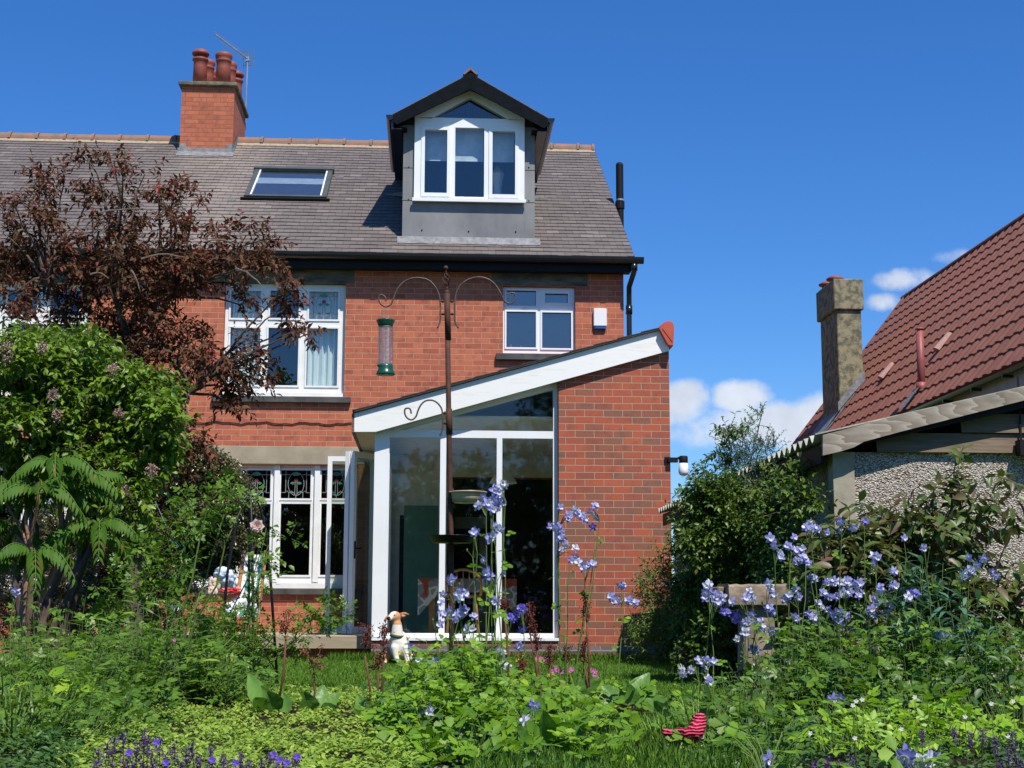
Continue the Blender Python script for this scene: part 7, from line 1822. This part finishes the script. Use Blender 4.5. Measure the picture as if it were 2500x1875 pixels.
bergenia('bergenia with two tall tan seed heads at the left of the lawn gap', 6.6, 700, [(680, 1735, 640, 1675, 34, -.1), (680, 1735, 655, 1690, 40, -.15), (700, 1740, 690, 1690, 36, .1), (770, 1745, 830, 1690, 50, .05), (770, 1745, 790, 1670, 56, .1), (760, 1745, 745, 1690, 46, -.1), (775, 1750, 820, 1725, 44, -.2), (640, 1720, 605, 1640, 40, .2), (650, 1730, 620, 1700, 36, -.2)],
         [(698, 1518, 676, 1720, 38, 60, 'b'), (765, 1606, 761, 1745, 52, 56, 'b')])
bergenia('bergenia with dark dried heads below the sitting dog', 6.3, 915, [(912, 1770, 935, 1680, 30, 0), (912, 1770, 925, 1715, 40, -.1), (905, 1770, 865, 1725, 40, -.1), (900, 1772, 840, 1765, 46, -.2), (915, 1770, 895, 1700, 34, .1), (920, 1770, 955, 1730, 40, .1), (895, 1770, 870, 1690, 36, .25), (990, 1750, 985, 1665, 40, .1), (990, 1750, 1020, 1700, 46, .2)],
         [(891, 1560, 905, 1765, 26, 70, 'r'), (922, 1600, 912, 1765, 34, 70, 'r'), (938, 1550, 918, 1765, 18, 40, 'r')])
bergenia('bergenia with one large upright bright leaf in the near bed', 4.95, 1320, [(1335, 1818, 1330, 1738, 54, -.12), (1290, 1815, 1265, 1775, 40, -.1), (1350, 1850, 1312, 1812, 34, -.15), (1345, 1855, 1378, 1805, 26, -.1), (1410, 1812, 1378, 1755, 38, .05), (1440, 1830, 1480, 1795, 44, -.1), (1300, 1850, 1268, 1790, 36, .1)])
bergenia('bergenia group with brown-red stalks below the third glass pane', 6.5, 1330, [(1330, 1710, 1285, 1680, 60, 0), (1340, 1715, 1375, 1680, 60, .1), (1290, 1740, 1255, 1720, 60, -.1), (1260, 1650, 1250, 1625, 44, .1), (1210, 1660, 1195, 1615, 44, .2), (1330, 1730, 1300, 1700, 44, -.2), (1300, 1720, 1330, 1650, 60, .25)],
         [(1292, 1500, 1316, 1700, 30, 60, 'r'), (1311, 1560, 1318, 1700, 26, 50, 'r'), (1342, 1600, 1345, 1700, 22, 40, 'r'), (1276, 1620, 1280, 1700, 22, 44, 'r'), (1232, 1478, 1240, 1690, 20, 26, 'r')])
bergenia('bergenia with broad dark leaves against the lawn and one dark red spike', 6.9, 1480, [(1440, 1690, 1420, 1650, 70, 0), (1500, 1720, 1470, 1670, 66, .1), (1540, 1720, 1530, 1665, 50, .0), (1560, 1710, 1600, 1670, 40, .1), (1590, 1740, 1625, 1700, 54, 0), (1600, 1745, 1618, 1720, 50, -.1), (1530, 1720, 1585, 1640, 60, .1), (1450, 1720, 1410, 1690, 60, -.1)],
         [(1432, 1475, 1436, 1690, 14, 60, 'r'), (1426, 1590, 1436, 1690, 20, 60, 'r'), (1384, 1590, 1384, 1690, 16, 40, 'r')])

# ================================================================== UNDERPLANTING
def clump(name, label, cat, Y, px, pys, n, leafL, T, m_, wr=.6, spread=.22, h=(.05, .25), up=.6, stem=True, group=None, seed=1, tilt=.4):
    """leafy herb: leaves on thin stalks rising from one crown"""
    foot = Vector((X(px, Y, 1700), Y, 0)); t = thing(name, foot, label, cat, group); rg = np.random.default_rng(seed)
    a = rg.uniform(0, 6.28, n); rr = spread*np.sqrt(rg.random(n)); hh = (h[0]+(h[1]-h[0])*rg.random(n))*(1.1-.5*(rr/spread)**2)
    pp = np.stack([foot.x+np.cos(a)*rr, foot.y+np.sin(a)*rr, hh], 1); v = Veg()
    dd = np.stack([np.cos(a), np.sin(a)-.3, rg.uniform(-.5, .5, n)], 1)+rg.normal(size=(n, 3))*tilt
    v.leaves(pp, dd, np.tile([0, -.35, up+.5], (n, 1))+rg.normal(size=(n, 3))*.35, rg.uniform(.7, 1.25, n)*leafL, rg.uniform(.7, 1.25, n)*leafL*wr, T)
    if stem:
        k = rg.choice(n, min(n, 60), replace=False); f = np.stack([foot.x+np.cos(a[k])*rr[k]*.4, foot.y+np.sin(a[k])*rr[k]*.4, np.zeros(len(k))], 1); v.twigs(f, pp[k], .0022, .0012, 1)
    v.build('leaves', [m_, M['stem_g']], t); return t
def blades(name, label, Y, px, n, L, w, m_, spread=.15, lean=.35, seed=1, cat='plant', group=None):
    foot = Vector((X(px, Y, 1700), Y, 0)); t = thing(name, foot, label, cat, group); rg = np.random.default_rng(seed); v = Veg()
    a = rg.uniform(0, 6.28, n); rr = spread*np.sqrt(rg.random(n)); base = np.stack([foot.x+np.cos(a)*rr, foot.y+np.sin(a)*rr, np.zeros(n)], 1)
    ln = L*rg.uniform(.5, 1.15, n); d0 = _n(np.stack([np.cos(a)*lean*rg.random(n), np.sin(a)*lean*rg.random(n), np.ones(n)], 1)); up = _n(np.stack([np.cos(a), np.sin(a), np.full(n, .2)], 1)*-1)
    V = []; k = 5; b = _n(np.cross(d0, up)); Fs = []
    for i in range(k+1):
        u = i/k; c = base+d0*(ln*u)[:, None]+np.stack([np.cos(a), np.sin(a), -np.ones(n)*.9], 1)*(ln*u*u*u*.35)[:, None]; ww = w*(1-u**2)*.5+.0004
        V += [c-b*ww, c+b*ww]
    V = np.stack(V, 1); m = V.shape[1]; off = (np.arange(n)*m)[:, None, None]; f = np.array([(2*i, 2*i+1, 2*i+3, 2*i+2) for i in range(k)])
    o = raw_mesh('blades', V.reshape(-1, 3), [(f[None]+off).reshape(-1, 4)], [m_], None, t); return t

rgq = random.Random(77)
# bright columbine / buttercup foliage across the centre of the near bed
names = iter(range(1000))
def herbs(cat_label, spec, leafL, T, m_, **k):
    for i, (px, Y, n, h0, h1, sp) in enumerate(spec):
        clump(k.get('nm', 'leafy_herb'), cat_label, 'plant', Y, px, None, int(n*.62), leafL, T, m_, h=(h0, h1), spread=sp, seed=px+int(Y*100), group=k.get('group'), wr=k.get('wr', 1.0), tilt=k.get('tilt', .4))
herbs('bright green lobed-leaf herb filling the near centre of the bed', [(1030, 6.1, 60, .06, .24, .2), (1085, 6.2, 80, .06, .28, .2), (1150, 6.2, 80, .06, .27, .2), (1215, 6.1, 70, .06, .24, .2), (1040, 5.3, 70, .05, .2, .2), (1110, 5.4, 80, .05, .23, .2), (1190, 5.2, 60, .04, .18, .18), (1385, 5.6, 80, .05, .19, .2), (1430, 5.1, 50, .03, .11, .16), (1375, 5.0, 70, .03, .13, .18), (1340, 5.9, 70, .05, .2, .2), (1400, 5.9, 30, .04, .13, .14), (1240, 5.4, 40, .04, .14, .16), (1150, 4.7, 60, .02, .12, .2), (1050, 4.7, 60, .02, .12, .2), (1400, 4.7, 60, .02, .09, .2), (1290, 5.8, 40, .06, .2, .18)],
      .082, T_LOBED, M['l_aqui'], group='lobed-leaf herbs in the near bed')
herbs('mid green lobed foliage carpeting the right-hand bed', [(1745, 6.0, 40, .04, .12, .16), (1800, 6.0, 50, .04, .12, .18), (1930, 6.6, 80, .05, .28, .2), (1760, 5.6, 60, .04, .14, .2), (1830, 5.6, 70, .04, .18, .2), (1910, 5.9, 60, .05, .2, .2), (1790, 5.0, 60, .03, .11, .2), (1880, 5.1, 60, .03, .12, .2), (2010, 7.2, 80, .1, .46, .24), (2090, 6.6, 80, .1, .40, .24), (2170, 6.5, 80, .1, .42, .24), (2140, 6.0, 80, .08, .32, .22), (2080, 6.1, 50, .08, .3, .2), (2230, 6.2, 70, .08, .34, .22), (2310, 6.4, 70, .08, .36, .24), (1960, 7.4, 80, .1, .46, .24), (1930, 6.9, 70, .1, .42, .22)],
      .076, T_LOBED, M['l_rose'], group='lobed foliage in the right-hand bed')
herbs('small-leaved weedy growth threaded through the beds', [(1130, 5.9, 120, .04, .3, .22), (1270, 6.1, 110, .04, .22, .22), (1010, 5.9, 110, .04, .22, .2), (1080, 4.9, 110, .03, .16, .2), (1800, 5.9, 120, .04, .24, .24), (1770, 5.3, 70, .03, .12, .2), (1860, 5.3, 110, .03, .16, .22), (1930, 6.4, 120, .05, .34, .24), (2120, 6.9, 140, .1, .5, .28), (2210, 6.8, 140, .1, .5, .28), (2050, 6.9, 130, .1, .5, .26), (1900, 7.2, 120, .1, .4, .24), (1830, 7.4, 100, .05, .2, .2), (2290, 5.9, 120, .05, .26, .24), (2160, 5.6, 110, .05, .22, .24)],
      .04, T_LEAF, M['l_dark'], wr=.5, group='weedy growth in the beds', tilt=.7)
herbs('vivid lime green toothed foliage along the lower right edge', [(2080, 4.9, 40, .07, .15, .18), (2165, 4.9, 44, .07, .17, .18), (2245, 5.1, 44, .07, .18, .18), (2330, 4.9, 44, .06, .17, .18), (2405, 5.2, 44, .07, .18, .18), (2460, 4.9, 40, .05, .15, .18), (2120, 5.3, 36, .07, .18, .18), (2300, 5.4, 36, .07, .19, .18), (2030, 4.8, 24, .05, .12, .15)],
      .085, T_ROSE, M['l_bright'], group='lime green plants at the lower right')
herbs('dark leafy plants in the shaded gap of the right bed', [(1960, 6.2, 80, .03, .28, .24), (2000, 5.6, 50, .02, .16, .2), (2440, 6.5, 150, .06, .4, .28), (2500, 6.2, 150, .06, .4, .28), (2400, 5.9, 120, .04, .3, .26), (2490, 5.6, 120, .04, .25, .26)],
      .05, T_LEAF, M['l_dark'], wr=.5, group='shaded plants in the right bed')
blades('tall_grass', 'thin upright blades among the herbs in the middle of the bed', 6.0, 1330, 60, .30, .005, M['l_tall'], seed=5, group='thin blades in the middle bed')
blades('tall_grass', 'thin upright blades among the herbs in the middle of the bed', 5.6, 1150, 50, .28, .005, M['l_tall'], seed=6, group='thin blades in the middle bed')
blades('tall_grass', 'loose grass blades at the edge of the right-hand bed', 5.7, 1700, 90, .22, .004, M['l_grass'], seed=7, group='blades at the right bed edge')
blades('tall_grass', 'loose grass blades at the edge of the right-hand bed', 5.5, 1620, 70, .14, .004, M['l_grass'], seed=8, group='blades at the right bed edge')
def upright(label, spec, leafL, T, m_, group, wr=1.0, per=9, ns=12, nm='leafy_herb'):
    for px, Y, top, sp in spec:
        rg = np.random.default_rng(int(px*7+Y*31)); foot = Vector((X(px, Y, 1700), Y, 0)); t = thing(nm, foot, label, 'plant', group); v = Veg()
        b = np.stack([foot.x+rg.normal(size=ns)*sp*.5, foot.y+rg.normal(size=ns)*sp*.4, np.zeros(ns)], 1); e = b+np.stack([rg.normal(size=ns)*sp*.4, rg.normal(size=ns)*sp*.3, top*rg.uniform(.55, 1.1, ns)], 1)
        v.twigs(b, e, .0026, .0013, 1)
        for k in range(per):
            u = (.22+.78*(k+.7)/per)*np.ones(ns); pp = b+(e-b)*u[:, None]; a = rg.uniform(0, 6.28, ns); dd = np.stack([np.cos(a), np.sin(a), rg.uniform(-.1, .6, ns)], 1); st = pp+dd*leafL*.35
            v.leaves(st, dd, np.tile([0, -.3, 1.], (ns, 1))+rg.normal(size=(ns, 3))*.35, leafL*rg.uniform(.6, 1.2, ns)*(1.15-.5*u), leafL*wr*rg.uniform(.6, 1.1, ns)*(1.15-.5*u), T); v.twigs(pp, st, .0012, .001, 1)
        v.build('leaves', [m_, M['stem_g']], t)
upright('upright stems with fingered leaves round the columbines in the middle bed', [(1015, 6.2, .14, .12), (1070, 6.5, .34, .14), (1120, 6.6, .36, .16), (1180, 6.6, .34, .16), (1240, 6.6, .28, .16), (1090, 6.0, .34, .16), (1150, 5.9, .34, .16), (1035, 5.8, .18, .14), (1210, 5.8, .26, .14), (1120, 5.4, .26, .14), (1060, 5.2, .22, .14), (980, 6.0, .13, .12)], .075, T_PALM, M['l_aqui'], 'fingered leaves in the middle bed')
upright('leafy green stems standing among the columbines of the right bed', [(1950, 6.7, .42, .16), (2020, 6.7, .44, .16), (2090, 7.0, .5, .18), (2160, 7.0, .52, .18), (2120, 6.4, .42, .18), (2200, 6.4, .44, .18), (2280, 6.6, .46, .18), (1935, 6.9, .34, .12), (1945, 6.4, .28, .14), (2060, 6.2, .3, .16), (2350, 6.2, .4, .2), (2430, 6.0, .42, .2), (2480, 6.6, .52, .2), (2240, 5.7, .3, .16)], .07, T_PALM, M['l_rose'], 'leafy stems in the right bed')
upright('narrow-leaved green stems rising over the left border', [(380, 7.0, .5, .2), (430, 7.2, .54, .18), (330, 6.8, .42, .2), (260, 6.9, .44, .2), (480, 7.1, .4, .16), (180, 6.5, .36, .18), (80, 6.4, .36, .18), (30, 6.9, .44, .18)], .10, T_LONG, M['l_rose'], 'narrow-leaved stems in the left border', wr=.22, per=12)
# tall grey-green leafy stems behind the columbines
for i, (px, Y, n, top) in enumerate(((2230, 6.9, 60, .72), (2290, 7.0, 60, .70), (2330, 6.8, 50, .66), (2190, 6.8, 44, .60), (2260, 6.5, 44, .55), (2350, 6.4, 40, .5))):
    v = Veg(); rg = np.random.default_rng(px); foot = Vector((X(px, Y), Y, 0)); t = thing('knapweed', foot, 'tall plant with long grey-green leaves behind the columbine flowers', 'plant', 'grey-green plants behind the columbines')
    for s_ in range(7):
        b = np.array([foot.x+rg.uniform(-.1, .1), foot.y+rg.uniform(-.08, .08), 0]); e = b+np.array([rg.uniform(-.12, .12), rg.uniform(-.08, .08), top*rg.uniform(.75, 1.05)]); v.twigs(b[None], e[None], .004, .002, 1)
        k = n//3; u = rg.random(k)**.7; pp = b+(e-b)*u[:, None]; a = rg.uniform(0, 6.28, k); dd = np.stack([np.cos(a), np.sin(a), rg.uniform(-.1, .8, k)], 1); v.leaves(pp, dd, np.tile([0, 0, 1.], (k, 1)), rg.uniform(.08, .17, k), rg.uniform(.018, .032, k), T_LONG)
    v.build('leaves', [M['l_grey'], M['stem_g']], t)
# left border: tall grassy and leafy growth
for i, (px, Y, n, L, w, lab) in enumerate(((40, 7.2, 260, .55, .007, 0), (110, 6.9, 260, .5, .006, 0), (180, 7.0, 260, .48, .006, 0), (240, 6.6, 220, .42, .006, 0), (20, 6.0, 240, .42, .007, 0), (90, 5.7, 220, .36, .006, 0), (300, 6.8, 200, .40, .006, 0), (30, 5.2, 200, .32, .008, 0), (150, 6.1, 200, .35, .006, 0), (350, 7.4, 220, .5, .01, 0), (400, 7.6, 200, .55, .012, 0), (440, 7.9, 180, .6, .012, 0), (330, 8.2, 220, .62, .009, 0), (250, 8.0, 220, .6, .009, 0), (120, 8.2, 220, .6, .009, 0), (470, 7.4, 160, .4, .01, 0))):
    blades('tall_grass', 'tuft of tall grassy leaves in the left-hand border', Y, px, n//2, L*.85, w, M['l_tall'] if i % 3 else M['l_rose'], spread=.2, lean=.55, seed=px, group='grassy tufts in the left border')
herbs('soft green leafy growth under the lilac at the left', [(60, 7.6, 150, .1, .5, .3), (150, 7.6, 160, .15, .55, .3), (200, 7.3, 160, .1, .5, .3), (260, 7.5, 160, .1, .48, .3), (330, 7.4, 160, .1, .45, .3), (400, 7.2, 150, .08, .4, .3), (460, 7.2, 150, .08, .36, .28), (520, 7.4, 130, .06, .3, .26), (20, 6.6, 150, .06, .3, .3), (110, 6.2, 150, .05, .25, .3), (200, 6.1, 150, .05, .28, .28), (270, 6.0, 140, .05, .24, .26), (30, 5.4, 130, .04, .2, .26), (130, 5.2, 130, .03, .2, .26), (560, 7.7, 120, .06, .28, .25), (600, 7.2, 110, .04, .2, .24), (210, 5.4, 120, .03, .2, .24)],
      .085, T_ROSE, M['l_rose'], group='leafy growth in the left border')
herbs('pale yellow-green bramble leaves catching the sun low at the left', [(140, 6.1, 16, .16, .30, .12), (185, 5.9, 12, .10, .2, .12)], .10, T_LEAF, M['l_bright'], wr=.6, group='bramble leaves at the left')
# sedum-like carpet
def carpet(name, label, cat, region, n, leafL, T, m_, hmax, wr=.6, seed=1, holes=None):
    rg = np.random.default_rng(seed); v = Veg(); pts = []
    poly = [PZ(px, py)[:2] for px, py in region]; xs = [p[0] for p in poly]; ys = [p[1] for p in poly]
    def inside(x, y):
        c = np.zeros(len(x), bool); j = len(poly)-1
        for i in range(len(poly)):
            xi, yi = poly[i]; xj, yj = poly[j]; c ^= ((yi > y) != (yj > y)) & (x < (xj-xi)*(y-yi)/(yj-yi+1e-12)+xi); j = i
        return c
    x = rg.uniform(min(xs), max(xs), n*4); y = min(ys)+(max(ys)-min(ys))*rg.random(n*4)**1.15; k = inside(x, y); x, y = x[k][:n], y[k][:n]
    h = hmax*(.15+.85*(.5+.5*np.sin(x*13+2*np.sin(y*5))*np.sin(y*11+1.5*np.sin(x*7)))*rg.uniform(.55, 1, len(x)))
    for ring in range(5):
        a = rg.uniform(0, 6.28, len(x)); dd = np.stack([np.cos(a), np.sin(a), rg.uniform(.0, .9, len(x))], 1); v.leaves(np.stack([x+np.cos(a)*.004, y+np.sin(a)*.004, h-ring*.006], 1), dd, np.tile([0, -.3, 1.], (len(x), 1))+rg.normal(size=(len(x), 3))*.3, leafL*rg.uniform(.7, 1.2, len(x)), leafL*wr*rg.uniform(.8, 1.2, len(x)), T)
    return tag(v.build(name, [m_]), label, cat, kind='stuff')
carpet('ground_cover', 'yellow-green fleshy ground cover carpeting the lower left of the bed', 'ground cover', [(180, 1730), (400, 1700), (560, 1690), (740, 1700), (1000, 1720), (1020, 1900), (900, 2050), (150, 2050), (150, 1780)], 9500, .021, T_LEAF, M['l_lime'], .09, wr=.55, seed=3)
carpet('low_foliage', 'mixed low green foliage covering the soil of the right bed', 'ground cover', [(1720, 1720), (1800, 1690), (2150, 1680), (2700, 1690), (2800, 2050), (1640, 2050), (1660, 1880)], 4200, .026, T_LEAF, M['l_dark'], .06, wr=.6, seed=4)
carpet('low_foliage', 'dense low green leaves covering the soil of the middle bed', 'ground cover', [(860, 1690), (1000, 1670), (1400, 1690), (1470, 1740), (1490, 1880), (1450, 2050), (940, 2050), (1000, 1800)], 3200, .024, T_LEAF, M['l_dark'], .05, wr=.7, seed=5)
carpet('low_foliage', 'weedy low growth covering the soil of the left border', 'ground cover', [(-200, 1640), (300, 1640), (620, 1660), (560, 1700), (200, 1735), (160, 2050), (-300, 2050)], 9000, .026, T_LEAF, M['l_dark'], .12, wr=.45, seed=6)

def spikes(name, label, cat, spots, Y0, m_, stem, hpx, group=None):
    for i, (px, py) in enumerate(spots):
        Y = Y0(px, py); tp = Vector(P(px, py, Y)); foot = Vector((tp.x+rgq.uniform(-.02, .02), Y, 0)); t = thing(name, foot, label, cat, group); v = Veg(); rg = np.random.default_rng(i+int(px))
        v.twigs(np.array(foot)[None], np.array(tp)[None], .0016, .001, 1); n = 60; u = rg.random(n); L = hpx*Y/FPX; pp = np.array(tp)-np.array([0, 0, 1])*(u*L)[:, None]+rg.normal(size=(n, 3))*np.array([.0035, .0035, 0]); dd = rg.normal(size=(n, 3))+np.array([0, 0, .5]); v.leaves(pp, dd, rg.normal(size=(n, 3)), np.full(n, .0085), np.full(n, .0045), T_DIAM)
        v.build('flower_spike', [m_, stem], t)
lv = [(240, 1830), (262, 1815), (280, 1800), (300, 1790), (315, 1830), (335, 1815), (352, 1780), (360, 1800), (372, 1835), (390, 1800), (405, 1840), (350, 1850), (325, 1862), (300, 1855), (270, 1860), (440, 1860), (455, 1830), (470, 1815), (490, 1850), (515, 1825), (520, 1855), (545, 1845), (555, 1862), (610, 1860), (640, 1850), (660, 1840), (675, 1862), (690, 1848), (705, 1860), (720, 1845), (590, 1835), (425, 1815), (230, 1865), (480, 1862), (380, 1862)]
spikes('lavender_spike', 'faded mauve flower spike over the yellow-green carpet', 'flower', lv, lambda px, py: 3.35, M['p_mauve'], M['stem_p'], 44, 'mauve spikes at the lower left')
spikes('lavender_spike', 'brownish mauve flower spike at the lower right corner', 'flower', [(2370, 1790), (2400, 1780), (2430, 1800), (2460, 1830), (2480, 1840), (2490, 1860), (2330, 1780), (2250, 1780), (2440, 1860), (2020, 1850), (2050, 1860), (2080, 1845), (1990, 1860), (2470, 1790)], lambda px, py: 3.6, M['p_mauve'], M['stem_p'], 40, 'mauve spikes at the lower right')
def blooms(name, label, spots, Y, m_, r=.012, group=None, stem=True):
    for i, (px, py) in enumerate(spots):
        c = Vector(P(px, py, Y)); t = thing(name, (c.x, c.y, 0), label, 'flower', group); v = Veg(); n = 5; rg = np.random.default_rng(i); a = np.arange(n)*2*math.pi/n+rg.random(); tilt = rg.uniform(.2, .6)
        dd = np.stack([np.cos(a), -np.full(n, .25), np.sin(a)*.8], 1); v.leaves(np.tile(np.array(c), (n, 1)), dd, np.tile([0, -1., .3], (n, 1)), np.full(n, r), np.full(n, r*.9), T_LEAF); 
        if stem: v.twigs(np.array([[c.x+.01, c.y+.02, 0]]), np.array(c)[None], .0015, .001, 1)
        v.build('petals', [m_, M['stem_g']], t)
blooms('campanula_bloom', 'deep violet bell flower among the mauve spikes', [(382, 1812), (315, 1838), (405, 1862), (668, 1842), (682, 1855), (726, 1848), (518, 1855), (575, 1862), (700, 1862)], 3.3, M['p_camp'], .0095, 'violet bells at the lower left')
blooms('pink_bloom', 'small bright pink flower low in the bed below the brick pier', [(1307, 1603), (1320, 1608), (1331, 1611), (1312, 1608), (1338, 1606), (1355, 1630), (1362, 1638), (1370, 1640), (1390, 1637), (1396, 1634), (1444, 1636), (1452, 1640), (1457, 1655), (1452, 1648), (1375, 1668), (1350, 1640)], 7.2, M['p_pink'], .014, 'pink flowers below the brick pier')
blooms('buttercup', 'small yellow flower in front of the dog', [(936, 1600), (975, 1594), (1001, 1597), (995, 1618), (1071, 1580), (1263, 1612), (1193, 1443)], 6.9, M['p_yel'], .011, 'yellow flowers near the dog')
blooms('white_bloom', 'tiny white flower at the lower right of the bed', [(2087, 1802), (2105, 1708), (2090, 1712), (2356, 1750), (2473, 1712), (2233, 1702), (2420, 1718), (2200, 1780), (2460, 1798), (1978, 1790), (2082, 1722)], 4.4, M['p_w'], .008, 'small white flowers at the right')
blooms('magenta_bloom', 'tiny magenta flower in the right bed', [(1952, 1669), (1967, 1690), (426, 1563)], 6.6, M['p_pink'], .009, 'tiny magenta flowers')
